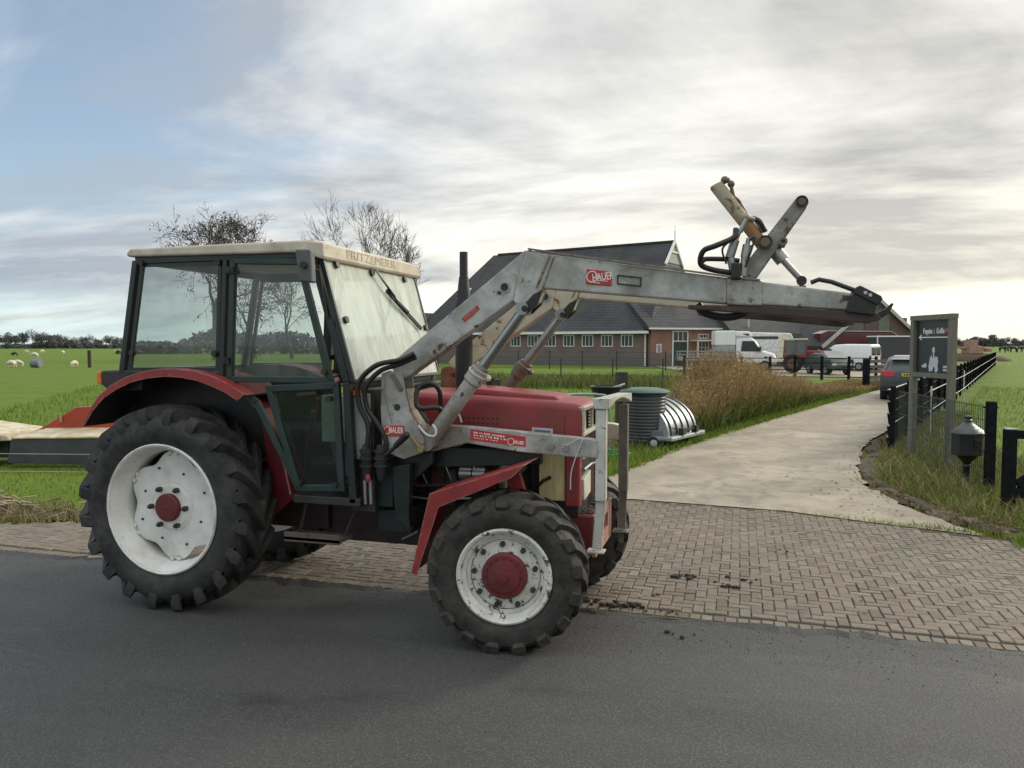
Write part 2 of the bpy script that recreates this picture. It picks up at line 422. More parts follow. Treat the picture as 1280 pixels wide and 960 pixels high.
    hub.build('hub', hub_red, o, smooth=35)
    if nut.v: nut.build('disc_holes', nut_m, o)
    return o
RX, RZ = at(203, 636, y=4.34).x, .712
FX, FZ = at(627, 726, y=4.30).x, .472
HWR, HWF = .175, .17
wheel('rear_wheel', (RX, 4.31+HWR, RZ), .722, HWR, .44, 1, 0, 20, .062, tyre_rear, wheel_white, True)
wheel('rear_wheel', (RX, 5.93-HWR, RZ), .722, HWR, .44, -1, 0, 20, .062, tyre_rear, wheel_white, True)
wheel('front_wheel', (FX, 4.27+HWF, FZ), .492, HWF, .276, 1, math.radians(7), 17, .034, tyre_front, wheel_dirty, False)
wheel('front_wheel', (FX+.07, 5.86-HWF, FZ), .492, HWF, .276, -1, math.radians(7), 17, .034, tyre_front, wheel_dirty, False)

# ---- chassis, engine, axles
b = WB()
b.box(RX-.28, RX+.95, YC-.2, YC+.2, .50, .98); b.box(RX+.9, FX-.15, YC-.15, YC+.15, .42, .8)
b.cyl((RX, 4.5, RZ), (RX, 5.75, RZ), .13, 24); b.cyl((RX, 4.62, RZ), (RX, 5.6, RZ), .2, 24)
b.box(RX-.5, RX+.1, YC-.3, YC+.3, .8, 1.25)
b.cyl((FX, 4.5, FZ), (FX, 5.7, FZ), .075, 16); b.sphere((FX, YC+.12, FZ), .16, 14)
b.box(FX-.1, FX+.1, YC-.14, YC+.14, .45, .7)
b.cyl((RX-.62, YC-.25, .5), (RX-.1, YC-.22, .45), .03, 8); b.cyl((RX-.62, YC+.25, .5), (RX-.1, YC+.22, .45), .03, 8)
b.build('gearbox_and_axles', paint('gearbox_oily_dark', (.032, .012, .012), .55, var=.4, dirt=.5, dirtcol=(.045, .035, .03)), TR, bevel=.015)
x0e, x1e = at(462, 600, y=4.85).x, at(690, 600, y=4.85).x
b = WB()
b.box(x0e, x1e-.12, YC-.2, YC+.2, .78, 1.16)
for k in range(4):
    xx = x0e+.15+k*.2; b.cyl((xx, YC-.2, .98), (xx, YC-.27, .98), .05, 14); b.box(xx-.06, xx+.06, YC-.24, YC-.19, .82, .9)
b.box(x0e+.1, x0e+.5, YC-.3, YC-.2, 1.02, 1.12); b.cyl((x0e+.62, YC-.26, .76), (x0e+.62, YC-.26, 1.0), .055, 16)
b.box(x1e-.15, x1e-.02, YC-.24, YC+.24, .74, 1.3)
b.tube([(x0e+.1, YC-.3, .9), (x0e+.4, YC-.31, .88), (x0e+.8, YC-.3, .92), (x1e-.2, YC-.26, .95)], .012, 8)
b.tube([(x0e+.05, YC-.29, 1.1), (x0e+.3, YC-.32, 1.0), (x0e+.34, YC-.3, .8)], .014, 8)
b.build('engine', engine_dark, TR, bevel=.008)
p = at(592, 592, y=4.83)
b = WB(); b.cyl((p.x-.09, 4.83, p.z), (p.x-.005, 4.83, p.z), .047, 20); b.cyl((p.x+.005, 4.83, p.z), (p.x+.09, 4.83, p.z), .05, 20)
b.cyl((p.x+.21, 4.84, p.z-.3), (p.x+.21, 4.84, p.z+.12), .035, 14)
b.build('fuel_filter', steel_m, TR, smooth=40)
b = WB()
for k in range(4): b.tube([(x0e+.18+k*.2, YC-.31, 1.1), (x0e+.2+k*.2, YC-.33, 1.02), (x0e+.26+k*.19, YC-.3, .9)], .006, 6)
b.tube([(x0e, YC-.33, .82), (x0e+.5, YC-.34, .8), (x1e-.2, YC-.3, .84)], .009, 6); b.build('injector_pipes', steel_m, TR, smooth=60)
b = WB(); b.cyl((x0e+.28, YC-.42, .88), (x0e+.28, YC-.24, .88), .075, 20); b.cyl((x0e+.28, YC-.44, .88), (x0e+.28, YC-.42, .88), .03, 12); b.build('starter_motor', dark_red, TR, smooth=40)
b = WB(); b.cyl((x1e-.24, YC-.36, 1.06), (x1e-.24, YC-.22, 1.06), .07, 20); b.cyl((x1e-.19, YC-.38, 1.06), (x1e-.19, YC-.36, 1.06), .045, 16); b.build('alternator', steel_m, TR, smooth=40)
b = WB(); b.box(x0e+.45, x0e+.95, YC-.255, YC-.2, .86, 1.0); b.build('engine_block_face', dark_red, TR, bevel=.02)
# front axle bolster
def pz(px, py, y): return XZ(px, py, y)
xb0, zb1 = pz(688, 638, 4.82); xb1 = at(752, 638, y=4.82).x; zb0 = at(725, 690, y=4.82).z
b = WB(); b.box(xb0-.25, xb1-.05, 4.82, 5.42, zb0, zb1-.02)
b.build('axle_bolster', dark_red, TR, bevel=.012)
b = WB(); XF = xb1-.05
b.prism([(XF-.01, zb1-.02), (XF+.012, zb1-.02), (XF+.012, zb1-.085), (XF-.01, zb1-.085)], 4.83, 5.44)
b.prism([(XF-.01, zb0+.07), (XF+.012, zb0+.07), (XF+.012, zb0-.03), (XF-.01, zb0-.03)], 4.83, 5.44)
for y0, y1 in ((4.83, 4.97), (5.3, 5.44)): b.box(XF-.01, XF+.012, y0, y1, zb0+.07, zb1-.085)
b.build('front_plate', rust_pink, TR)
# dirt lying on the bolster
b = WB()
for i in range(130):
    yy = random.uniform(4.86, 5.4); xx = random.uniform(XF-.13, XF-.02); s = random.uniform(.008, .022)
    b.sphere((xx, yy, zb1-.02+s*.3), s, 6, (1.4, 1, .7))
b.build('caked_mud', flat('dry_mud', (.07, .055, .04), .9), TR)

# ---- bonnet
YB0, YB1 = 4.79, 5.45
xbr, ztr = pz(515, 490, YB0); xbf, ztf = pz(728, 505, YB0)
zlow = at(728, 552, y=YB0).z
b = WB()
# body as a lofted rounded section
def bsec(x, zt, zb, y0, y1, r=.048, n=6):
    pts = [(x, y0, zb)]
    for i in range(n+1):
        a = PI-PI/2*i/n; pts.append((x, y0+r+r*math.cos(a), zt-r+r*math.sin(a)))
    pts.append((x, (y0+y1)/2, zt+.012))
    for i in range(n+1):
        a = PI/2-PI/2*i/n; pts.append((x, y1-r+r*math.cos(a), zt-r+r*math.sin(a)))
    pts.append((x, y1, zb)); return pts
secs = [(xbr, ztr, zlow), (xbf-.18, ztr+(ztf-ztr)*.84, zlow), (xbf-.05, ztf, zlow), (xbf-.012, ztf-.012, zlow), (xbf, ztf-.035, zlow)]
rows = [bsec(x, z, zb, YB0+(.012 if i == 4 else 0), YB1-(.012 if i == 4 else 0)) for i, (x, z, zb) in enumerate(secs)]
n = len(rows[0])
b.add([p for r in rows for p in r], [(i*n+k, i*n+k+1, (i+1)*n+k+1, (i+1)*n+k) for i in range(len(rows)-1) for k in range(n-1)]+[tuple(range(n))])
bon = b.build('bonnet', red_paint, TR, smooth=35)
b = WB()
xr0, xr1 = at(585, 487, y=YC).x, at(712, 497, y=YC).x
zr = ztr+.012
b.hexa([(xr0, YC-.2, ztr-.01), (xr1, YC-.2, ztf-.0), (xr1, YC+.2, ztf-.0), (xr0, YC+.2, ztr-.01)], [(xr0, YC-.19, ztr+.035), (xr1-.06, YC-.19, ztf+.035), (xr1-.06, YC+.19, ztf+.035), (xr0, YC+.19, ztr+.035)])
b.build('bonnet_ridge', red_paint, bon, bevel=.01)
b = WB()  # panel seam
xs = at(706, 520, y=YB0).x
b.box(xs-.002, xs+.002, YB0-.0015, YB0+.01, zlow, ztf-.07); b.build('panel_seam', decal_dark, bon)
for j in range(2):
    b = WB()
    for k in range(8):
        xx = at(580+k*6, 525, y=YB0).x; b.box(xx-.008, xx+.008, YB0-.002, YB0+.01, at(580, 522+j*6, y=YB0).z-.006, at(580, 522+j*6, y=YB0).z+.004)
    b.build('louvre_row', decal_dark, bon)
# nose: inner dark core, grille surround, grille bars, headlight
XN = xbf
b = WB(); b.box(XN-.30, XN-.03, YB0+.03, YB1-.03, zlow-.5, ztf-.06); b.build('radiator', black_metal, TR)
zg1 = at(728, 509, y=YB0).z-.0; zg0 = at(726, 546, y=YB0).z+.0
b = WB(); fw = .028
y0, y1 = YB0+.01, YB1-.01
for (a0, a1, c0, c1) in ((y0, y1, zg1-fw, zg1), (y0, y1, zg0, zg0+fw), (y0, y0+fw, zg0+fw, zg1-fw), (y1-fw, y1, zg0+fw, zg1-fw)):
    b.box(XN-.03, XN+.012, a0, a1, c0, c1)
gr = b.build('grille', cream_panel, TR, bevel=.006)
b = WB()
for k in range(9):
    yy = y0+fw+.03+k*(y1-y0-2*fw-.06)/8; b.box(XN-.028, XN-.012, yy-.005, yy+.005, zg0+fw-.002, zg1-fw+.002)
b.build('grille_bars', black_metal, gr)
b = WB(); b.box(XN-.026, XN-.006, y0+.10, y0+.14, zg0+fw, zg1-fw); b.box(XN-.026, XN-.004, y1-.28, y1-.25, zg0+fw, zg1-fw)
for k in range(6): b.sphere((XN-.004, y0+.24, zg0+.05+k*.022), .009, 8)
b.build('grille_trim', cream_panel, gr)
# lower nose: red pillar, yellow side panel, cream flap
xp0, zp1 = pz(706, 560, YB0); xp1 = at(725, 560, y=YB0).x; zp0 = at(715, 634, y=YB0).z
b = WB(); b.box(xp0, xp1, YB0, YB0+.07, zp0, zlow+.01); b.build('nose_pillar', red_paint, TR, bevel=.012)
b = WB(); b.box(xp0, xp1, YB1-.07, YB1, zp0, zlow+.01); b.build('nose_pillar', red_paint, TR, bevel=.012)
xy0 = at(674, 570, y=YB0+.012).x; zy0 = at(690, 626, y=YB0).z
b = WB(); b.box(xy0, xp0-.003, YB0+.012, YB0+.03, zy0, zlow-.005); yp = b.build('side_panel', yellow_panel, TR, bevel=.003)
b = WB(); q0 = at(674, 606, y=YB0); q1 = at(689, 596, y=YB0)
b.tube([(q0.x, YB0+.002, q0.z), (q0.x+.03, YB0-.01, q0.z+.03), (q1.x, YB0-.012, q1.z)], .011, 8); b.build('panel_latch', black_metal, yp)
b = WB()
b.hexa([(XN-.03, YB0+.09, zp0+.03), (XN+.0, YB0+.09, zp0+.03), (XN+.0, YB0+.30, zp0+.05), (XN-.03, YB0+.30, zp0+.05)],
       [(XN-.03, YB0+.07, zp0+.17), (XN-.0, YB0+.07, zp0+.17), (XN-.0, YB0+.30, zp0+.20), (XN-.03, YB0+.30, zp0+.20)])
b.box(XN-.03, XN-.01, YB0+.1, YB0+.25, zlow-.13, zlow-.02); b.box(XN-.03, XN-.012, YB0+.3, YB0+.42, zlow-.14, zlow-.05)
b.build('nose_flap', cream_panel, TR, bevel=.004)
b = WB(); b.tube([(XN-.0, YB0+.06, zlow-.19), (XN+.02, YB0+.2, zlow-.17), (XN+.02, YB0+.4, zlow-.19)], .009, 8); b.build('bumper_rod', steel_m, TR)

# front fender: folded sheet with a lip
def fr_fender(ya, yb, name):
    pts = [pz(514, 716, 4.31), pz(537, 617, 4.31), pz(645, 584, 4.31), pz(655, 581, 4.31)]
    low = [pz(521, 719, 4.31), pz(549, 634, 4.31), pz(640, 597, 4.31), pz(654, 584, 4.31)]
    b = WB()
    top = pts; t = .006
    poly = [(x, z) for x, z in top]+[(x+.004, z-t) for x, z in top[::-1]]
    b.prism(poly, ya, yb)
    s = -1 if ya < YC else 1
    lip_y = ya if s < 0 else yb
    poly = top+low[::-1]
    b.prism(poly, lip_y-.006 if s < 0 else lip_y, lip_y if s < 0 else lip_y+.006)
    o = b.build(name, red_fender, TR, bevel=.002)
    b = WB(); q = pz(640, 604, 4.5); yi = yb-.06 if s < 0 else ya+.02
    b.prism([(q[0]-.07, q[1]+.04), (q[0]+.02, q[1]+.05), (q[0]+.1, q[1]-.2), (q[0]-.02, q[1]-.2)], yi, yi+.04)
    b.build('fender_bracket', red_fender, o, bevel=.004)
fr_fender(4.31, 4.66, 'front_fender'); fr_fender(5.5, 5.86, 'front_fender')

# ---- rear fenders
YF = 4.33
arc = [(103,531),(112,512),(124,495),(138,482),(155,472),(175,465),(198,461),(222,461),(245,464),(268,471),(288,481),(306,493)]
arc2 = [(106,532),(117,513),(130,498),(146,487),(165,478),(185,473),(205,471),(226,472),(246,476),(265,483),(282,491),(297,501)]
top = [pz(x, y, YF) for x, y in arc]; low = [pz(x, y, YF) for x, y in arc2]
inner_front = [pz(300,490,4.5), pz(322,512,4.5), pz(340,545,4.5), pz(354,582,4.5), pz(362,618,4.5)]
def rear_fender(near):
    def Y(y): return y if near else 2*YC+.0-y
    b = WB(); t = .006
    poly = top+[(x*.0+x, z-t) for x, z in top[::-1]]
    b.prism(poly, Y(YF), Y(4.72))
    b.prism(top+low[::-1], Y(YF-.006), Y(YF))
    # wall between wheel and cab, and the front leg of the fender
    ctr = (RX, RZ)
    b.prism(inner_front+[(x-.012, z-.012) for x, z in inner_front[::-1]], Y(4.52), Y(4.715))
    o = b.build('rear_fender', red_fender if near else red_paint, TR, bevel=.003)
    b = WB(); wall = top+inner_front[1:3]+[(RX+.5, 1.0), (RX+.25, .8), (RX-.3, .8), (top[0][0], 1.0)]
    b.prism([(x+(.004 if x < RX else -.004), z-.004) for x, z in wall], Y(4.712), Y(4.735))
    b.prism([(x, z-.0075) for x, z in top]+[(x, z-.014) for x, z in top[::-1]], Y(YF+.01), Y(4.7105)); b.build('fender_liner', black_metal, o)
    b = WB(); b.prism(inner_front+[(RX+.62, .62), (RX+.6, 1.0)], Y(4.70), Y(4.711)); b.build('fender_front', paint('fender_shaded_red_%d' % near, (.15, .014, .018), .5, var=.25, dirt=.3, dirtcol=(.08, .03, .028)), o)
    return o
rfen = rear_fender(True); rear_fender(False)
b = WB(); (xa, za), (xc, zc) = pz(131, 463, 4.48), pz(170, 484, 4.48)
b.prism([(xa+.02, za), (xc+.1, za+.01), (xc+.1, zc-.02), (xa+.08, zc-.02), (xa+.02, zc+.02)], 4.42, 4.56); lampb = b.build('rear_lamp', black_metal, TR, bevel=.012)
b = WB(); b.prism([(xa-.025, za-.012), (xa+.018, za), (xa+.018, zc+.015), (xa-.02, zc+.02)], 4.425, 4.555); b.build('indicator_lens', orange_lamp, lampb, bevel=.01)
# ---- cab
YN, YFAR = 4.42, 5.86
def S(px, py): return XZ(px, py, YN)
def strip(b, pts, w, y0, y1, closed=False):
    """bars of width w (in the side plane) along a polyline of (x,z)"""
    # mitred at the corners so that no two bars overlap
    n = len(pts); P = [Vector(p) for p in pts]; Lf, Rt = [], []
    for i in range(n):
        dp = (P[i]-P[i-1]).normalized() if (i > 0 or closed) else (P[1]-P[0]).normalized()
        dq = (P[(i+1) % n]-P[i]).normalized() if (i < n-1 or closed) else dp
        m_ = Vector((-dp.y-dq.y, dp.x+dq.x)); m_.normalize(); k = 1/max(.35, m_.dot(Vector((-dp.y, dp.x))))
        Lf.append(P[i]+m_*w/2*k); Rt.append(P[i]-m_*w/2*k)
    for i in range(n if closed else n-1):
        j = (i+1) % n; b.prism([tuple(Rt[i]), tuple(Lf[i]), tuple(Lf[j]), tuple(Rt[j])], y0, y1)
A_t, A_m, A_b = S(392, 327), S(432, 478), S(441, 630)          # front pillar
B_t, B_b = S(281, 322), S(276, 480)
C_t, C_b = S(168, 326), S(151, 466)
D_b0 = S(366, 614)                                             # lower rear corner of the door
sill = [S(151, 466), S(276, 468)]
roofz = S(280, 321)[1]
xrear, xfront = at(160, 315, y=4.40).x, at(394, 305, y=4.40).x
cab = None
for near in (True, False):
    def Y(a): return a if near else YN+YFAR-a
    b = WB()
    strip(b, [C_t, C_b], .045, Y(YN), Y(YN+.05)); strip(b, [A_t, A_m, A_b], .05, Y(YN), Y(YN+.05))
    strip(b, [B_t, B_b], .038, Y(YN-.002), Y(YN+.048)); strip(b, [(C_t[0], roofz-.002), (A_t[0]+.0, roofz-.002)], .05, Y(YN+.002), Y(YN+.046))
    strip(b, [sill[0], sill[1]], .03, Y(YN+.003), Y(YN+.044))
    if near:
        b.box(xrear+.05, xrear+.10, YN+.05, YFAR-.05, roofz-.03, roofz+.02); 
        xm = A_m[0]; b.box(xm-.02, xm+.02, YN+.05, YFAR-.05, A_m[1]-.045, A_m[1]-.005)      # scuttle bar
        b.box(C_b[0]-.02, C_b[0]+.02, YN+.05, YFAR-.05, C_b[1]-.02, C_b[1]+.03)
        b.box(A_t[0]-.03, A_t[0]+.01, YN+.05, YFAR-.05, A_t[1]-.01, A_t[1]+.03)
        b.box(C_b[0]+.02, A_b[0]-.05, YN+.31, YFAR-.31, A_b[1]+.02, A_b[1]+.05)               # floor
        b.prism([(C_b[0]+.02, C_b[1]-.02), (B_b[0], B_b[1]-.05), S(330, 560), S(366, 614), (D_b0[0]-.3, D_b0[1]+.02), (RX-.05, 1.15), (C_b[0]+.02, 1.25)], YN+.305, YN+.315) if False else None
        cab = b.build('cab_frame', cab_paint, TR, bevel=.006)
    else:
        b.build('side_frame', cab_paint, cab, bevel=.006)
    # glass panes with dark seals
    rear_p = [S(176, 331), S(273, 329), S(270, 462), S(160, 462)]
    b = WB(); b.prism(rear_p, Y(YN+.018), Y(YN+.023)); pane = b.build('side_window', glass_side, cab)
    b = WB(); strip(b, rear_p, .028, Y(YN+.012), Y(YN+.03), True)
    b.build('window_seal', cab_paint, pane)
    for px, py in ((177, 329), (273, 328), (165, 441), (268, 442)):
        q = S(px, py); b = WB(); b.cyl((q[0], Y(YN-.012), q[1]), (q[0], Y(YN+.02), q[1]), .02, 12); b.build('window_knob', black_metal, cab, smooth=40)
    # door: frame, upper pane, lower pane
    du = [S(291, 326), S(374, 327), S(412, 475), S(287, 474)]
    dl = [S(336, 486), S(420, 482), S(427, 610), S(373, 610)]
    b = WB(); strip(b, du, .042, Y(YN-.008), Y(YN+.03), True); strip(b, dl, .045, Y(YN-.010), Y(YN+.028), True)
    strip(b, [S(284, 477), S(320, 503), dl[3]], .045, Y(YN-.006), Y(YN+.026))
    door = b.build('door', door_green if near else cab_paint, cab, bevel=.005)
    b = WB(); b.prism(du, Y(YN+.01), Y(YN+.015)); b.build('door_window', glass_side, door)
    b = WB(); b.prism(dl, Y(YN+.008), Y(YN+.013)); b.build('door_window', glass_door, door)
    for px, py in ((289, 338), (283, 451)):                     # hinges
        b = WB(); q = S(px, py); b.box(q[0]-.035, q[0]+.035, min(Y(YN-.03), Y(YN-.008)), max(Y(YN-.03), Y(YN-.008)), q[1]-.022, q[1]+.022)
        b.cyl((q[0], Y(YN-.035), q[1]), (q[0], Y(YN-.02), q[1]), .018, 12); b.build('hinge', black_metal, door, smooth=40)
    for px, py in ((407, 465), (413, 498), (376, 604), (420, 606)):
        q = S(px, py); b = WB(); b.cyl((q[0], Y(YN-.03), q[1]), (q[0], Y(YN+.0), q[1]), .019, 12); b.build('door_knob', black_metal, door, smooth=40)
    b = WB(); q = S(385, 492); b.bar((q[0]-.06, Y(YN-.03), q[1]-.005), (q[0]+.08, Y(YN-.03), q[1]+.008), .022, .02)
    b.build('door_handle', black_metal, door)
# rear window
b = WB(); b.hexa([(C_b[0]-.003, YN+.06, C_b[1]+.03), (C_b[0]+.002, YN+.06, C_b[1]+.03), (C_b[0]+.002, YFAR-.06, C_b[1]+.03), (C_b[0]-.003, YFAR-.06, C_b[1]+.03)],
                 [(C_t[0]-.003, YN+.06, C_t[1]-.02), (C_t[0]+.002, YN+.06, C_t[1]-.02), (C_t[0]+.002, YFAR-.06, C_t[1]-.02), (C_t[0]-.003, YFAR-.06, C_t[1]-.02)])
b.build('rear_window', glass_side, cab)
# windscreen
wt, wb = Vector(S(398, 325)), Vector(S(437, 478)); dn = (wt-wb).normalized(); nx = Vector((dn.y, -dn.x))
def wsp(u, v, off=0.0):            # u 0..1 from near to far, v 0..1 from bottom to top
    p = wb+(wt-wb)*v+nx*off
    return Vector((p.x, YN+.01+(YFAR-YN-.0)*u, p.y))
b = WB(); b.hexa([wsp(0,0,.022), wsp(1,0,.022), wsp(1,1,.022), wsp(0,1,.022)], [wsp(0,0,.027), wsp(1,0,.027), wsp(1,1,.027), wsp(0,1,.027)])
ws = b.build('windscreen', glass_ws, cab)
b = WB()
for (p, q) in (((0,0),(1,0)), ((1,0),(1,1)), ((0,1),(0,0))):
    b.bar(wsp(*p, .02), wsp(*q, .02), .02, .03, up=(nx.x, 0, nx.y))
b.build('windscreen_seal', cab_paint, ws)
for u, v in ((.1, .965), (.45, .955), (.84, .95), (.055, .5), (.965, .47), ):
    b = WB(); b.cyl(wsp(u, v, .02), wsp(u, v, .05), .024, 12); b.build('windscreen_knob', black_metal, cab, smooth=40)
b = WB()
b.bar(wsp(.47, .97, .06), wsp(.62, .70, .07), .012, .01); b.bar(wsp(.55, .80, .05), wsp(.875, .45, .05), .014, .03); b.bar(wsp(.62, .70, .065), wsp(.74, .6, .06), .018, .02)
b.build('wiper', black_metal, cab, bevel=.002)
b = WB(); b.bar(wsp(.46, .975, .065), wsp(.6, .74, .075), .016, .006); b.build('wiper_arm', steel_m, cab)
# roof and visor
YR0, YR1 = YN-.035, YFAR+.04
zt = at(200, 309, y=YR0).z; zb = at(200, 320, y=YR0).z
b = WB()
b.prism([(xrear, zb+.004), (xrear-.004, zb+.03), (xrear+.03, zt), (xfront, zt+.008), (xfront+.03, zb+.01), (xfront+.0, zb-.012)], YR0, YR1)
roof = b.build('roof', roof_cream, cab, bevel=.016)
v0, v1, v2, v3 = XZ(386, 301, YR0), XZ(404, 303, YR0), XZ(403, 324, YR0), XZ(372, 315, YR0)
b = WB(); b.prism([v3, v2, (v2[0]+.012, v2[1]+.02), v1, v0], YR0-.006, YR1+.006)
vis = b.build('visor', roof_cream, cab, bevel=.01)
f0, f1 = Vector((v2[0]+.012, v2[1]+.02)), Vector(v1); fm = (f0+f1)/2; fd = (f1-f0).normalized(); fn = Vector((fd.y, -fd.x))
b = WB()
for word, yy in (('FRITZ', -.25), ('MEIER', .17)):
    b.add(*text_mesh(word, .085, (fm.x+fn.x*.002, (YR0+YR1)/2-.04+yy, fm.y+fn.y*.002), (0,1,0), (fd.x, 0, fd.y), .001, .34))
yt = (YR0+YR1)/2-.08; o_ = Vector((fm.x+fn.x*.003, yt, fm.y+fn.y*.003)); up_ = Vector((fd.x, 0, fd.y))
b.add([o_+Vector((0,-.045,0))-up_*.03, o_+Vector((0,.045,0))-up_*.03, o_+up_*.035], [(0,1,2)])
b.build('lettering', visor_text_m, vis, fixn=False)
# mirrors
def SY(px, py, y): q = at(px, py, y=y); return q
b = WB(); m0, m1 = SY(371, 312, 4.3), SY(393, 354, 4.3)
b.prism([(m0.x, m0.z), (m1.x-.01, m0.z-.004), (m1.x, m1.z), (m0.x+.03, m1.z+.01)], 4.27, 4.33); mir = b.build('mirror', mirror_m, cab, bevel=.012)
b = WB(); q = SY(389, 333, 4.35); b.cyl((q.x, 4.25, q.z), (q.x, 4.37, q.z), .022, 12); b.tube([(q.x, 4.35, q.z), (q.x+.04, 4.38, q.z-.03), (A_t[0]+.09, 4.40, A_t[1]-.30), (A_t[0]+.1, 4.41, A_t[1]-.36)], .011, 8); b.build('mirror_arm', black_metal, mir, smooth=40)
b = WB(); m0 = SY(518, 352, 6.05); m1 = SY(526, 372, 6.05); b.box(m0.x-.02, m0.x+.03, 6.0, 6.05, m1.z-.06, m0.z+.03); mir2 = b.build('mirror', black_metal, cab, bevel=.01)
b = WB(); b.tube([(m0.x, 6.02, m1.z+.03), (m0.x-.02, 6.0, m1.z-.12), (A_m[0]-.1, YFAR, m1.z-.2)], .011, 8); b.build('mirror_arm', black_metal, mir2)
# inside: seat, dash, steering wheel, levers
b = WB(); sx = S(258, 400)[0]
b.box(sx-.05, sx+.42, 4.9, 5.36, 1.12, 1.24); b.build('seat', seat_m, cab, bevel=.04)
b = WB(); b.hexa([(sx-.1, 4.92, 1.24), (sx, 4.92, 1.24), (sx, 5.34, 1.24), (sx-.1, 5.34, 1.24)], [(sx-.18, 4.94, 1.56), (sx-.1, 4.94, 1.56), (sx-.1, 5.32, 1.56), (sx-.18, 5.32, 1.56)]); b.build('seat_back', seat_m, cab, bevel=.03)
dx = A_m[0]-.1
b = WB(); b.prism([(dx-.28, A_m[1]-.14), (dx+.02, A_m[1]-.06), (dx+.06, A_b[1]+.1), (dx-.16, A_b[1]+.1)], 4.75, 5.55)
b.build('dashboard', flat('dash_grey', (.16, .16, .15), .5), cab, bevel=.02)
b = WB(); c0 = Vector((dx-.33, 5.13, A_m[1]+.02)); ax = Vector((-.55, 0, .83)).normalized(); e1 = Vector((0,1,0)); e2 = ax.cross(e1)
ring = [c0+(e1*math.cos(2*PI*k/28)+e2*math.sin(2*PI*k/28))*.2 for k in range(29)]
b.tube(ring, .014, 8, caps=False)
for k in range(3): b.bar(c0, c0+(e1*math.cos(2*PI*k/3+.5)+e2*math.sin(2*PI*k/3+.5))*.2, .025, .01)
b.cyl(c0, c0-ax*.35, .025, 10); b.build('steering_wheel', black_metal, cab, smooth=40)
b = WB()
for k, (xx, yy, h) in enumerate(((dx-.45, 4.8, .3), (dx-.5, 4.95, .38), (dx-.25, 5.5, .3))):
    b.tube([(xx, yy, A_b[1]+.1), (xx+.03, yy, A_b[1]+.3), (xx+.08, yy, A_b[1]+.1+h+.15)], .009, 6); b.sphere((xx+.08, yy, A_b[1]+.1+h+.15), .022, 8)
b.build('gear_levers', red_paint, cab, smooth=60)
b = WB(); b.box(dx-.2, dx-.02, 4.62, 4.72, A_m[1]-.42, A_m[1]-.1); b.build('switch_box', cream_panel, cab, bevel=.01)
# firewall and side instrument panel in front of the door
b = WB(); q0, q1 = SY(440, 482, 4.5), SY(468, 575, 4.5)
b.box(q0.x-.02, q1.x, 4.5, 5.75, q1.z-.35, q0.z-.02); b.build('bulkhead', black_metal, TR, bevel=.01)
b = WB(); b.box(q0.x+.015, q1.x-.02, 4.485, 4.5, q1.z, q0.z-.05); b.build('battery_cover', paint('dull_grey_sheet', (.3, .3, .27), .5, dirt=.4), TR, bevel=.004)
b = WB(); q = SY(445, 491, 4.47); b.box(q.x-.02, q.x+.03, 4.465, 4.485, q.z-.018, q.z+.018); b.build('marker_lamp', orange_lamp, TR, bevel=.004)
# step
b = WB(); s0, s1 = SY(360, 658, 4.45), SY(424, 668, 4.45)
b.box(s0.x, s1.x+.03, 4.40, 4.58, s1.z-.05, s1.z-.025); b.box(s0.x, s1.x+.03, 4.40, 4.408, s1.z-.06, s1.z+.005)
st = b.build('step', paint('rusty_step', (.09, .07, .055), .6, wear=.4), TR, bevel=.003)
b = WB(); h0, h1 = SY(378, 622, 4.48), SY(440, 632, 4.48)
b.bar((s0.x+.05, 4.5, s1.z-.04), (h0.x, 4.55, h0.z), .03, .012); b.build('step_bracket', black_metal, st); b = WB(); b.bar((s1.x, 4.5, s1.z-.04), (h1.x, 4.55, h1.z), .03, .012); b.build('step_bracket', black_metal, st)
b = WB(); q0, q1 = SY(366, 616, YN), SY(450, 634, YN)
b.box(q0.x, q1.x, YN+.0, YN+.3, q1.z-.0, q0.z-.012); b.build('cab_sill', black_metal, TR, bevel=.006)

# exhaust
b = WB(); ye = 5.12
e0, e1, e2, e3, e4 = at(580, 315, y=ye), at(580, 348, y=ye), at(580, 385, y=ye), at(580, 470, y=ye), at(580, 492, y=ye)
ex = e3.x
b.tube([(ex, ye, e4.z-.05), (ex, ye, e3.z+.03), (ex, ye, e2.z+.03), (ex, ye, e2.z), (ex, ye, e1.z), (ex, ye, e1.z-.001), (ex, ye, e0.z)], [.05, .062, .062, .06, .034, .029, .029], 24)
b.lathe([(.034, 0), (.034, .02), (.029, .02)], (ex, ye, e1.z-.01), 'z', 20)
b.build('exhaust_pipe', exhaust_m, TR, smooth=40)
b = WB(); ex2 = at(600, 480, y=5.35); b.cyl((ex2.x+.09, 5.33, ztr-.02), (ex2.x+.09, 5.33, ztr+.08), .03, 14); b.build('air_intake', black_metal, TR, smooth=40)

# ------------------------------------------------------------------ LOADER
DY = 1.02                                             # far side = near side + DY
YA0, YA1 = 4.50, 4.60
def LP(px, py, y=YA0): return XZ(px, py, y)
boom = [LP(487, 458), LP(497, 446), LP(655, 313), LP(662, 312), LP(688, 321), LP(684, 345), LP(668, 372), LP(640, 377), LP(512, 470), LP(500, 476)]
elbow = [LP(657, 313), LP(693, 320), LP(672, 378), LP(661, 386), LP(652, 384), LP(641, 377), LP(646, 350)]
upper = [LP(660, 312), LP(688, 318), LP(910, 347), LP(952, 352), LP(1064, 366), LP(1060, 388), LP(952, 381), LP(910, 380), LP(679, 361)]
chan = [LP(860, 381), LP(952, 382), LP(1060, 389), LP(1097, 391), LP(1103, 399), LP(1086, 404), LP(975, 394), LP(860, 386)]
hitch = [LP(1062, 371), LP(1072, 362), LP(1086, 372), LP(1096, 380), LP(1093, 394), LP(1058, 390)]
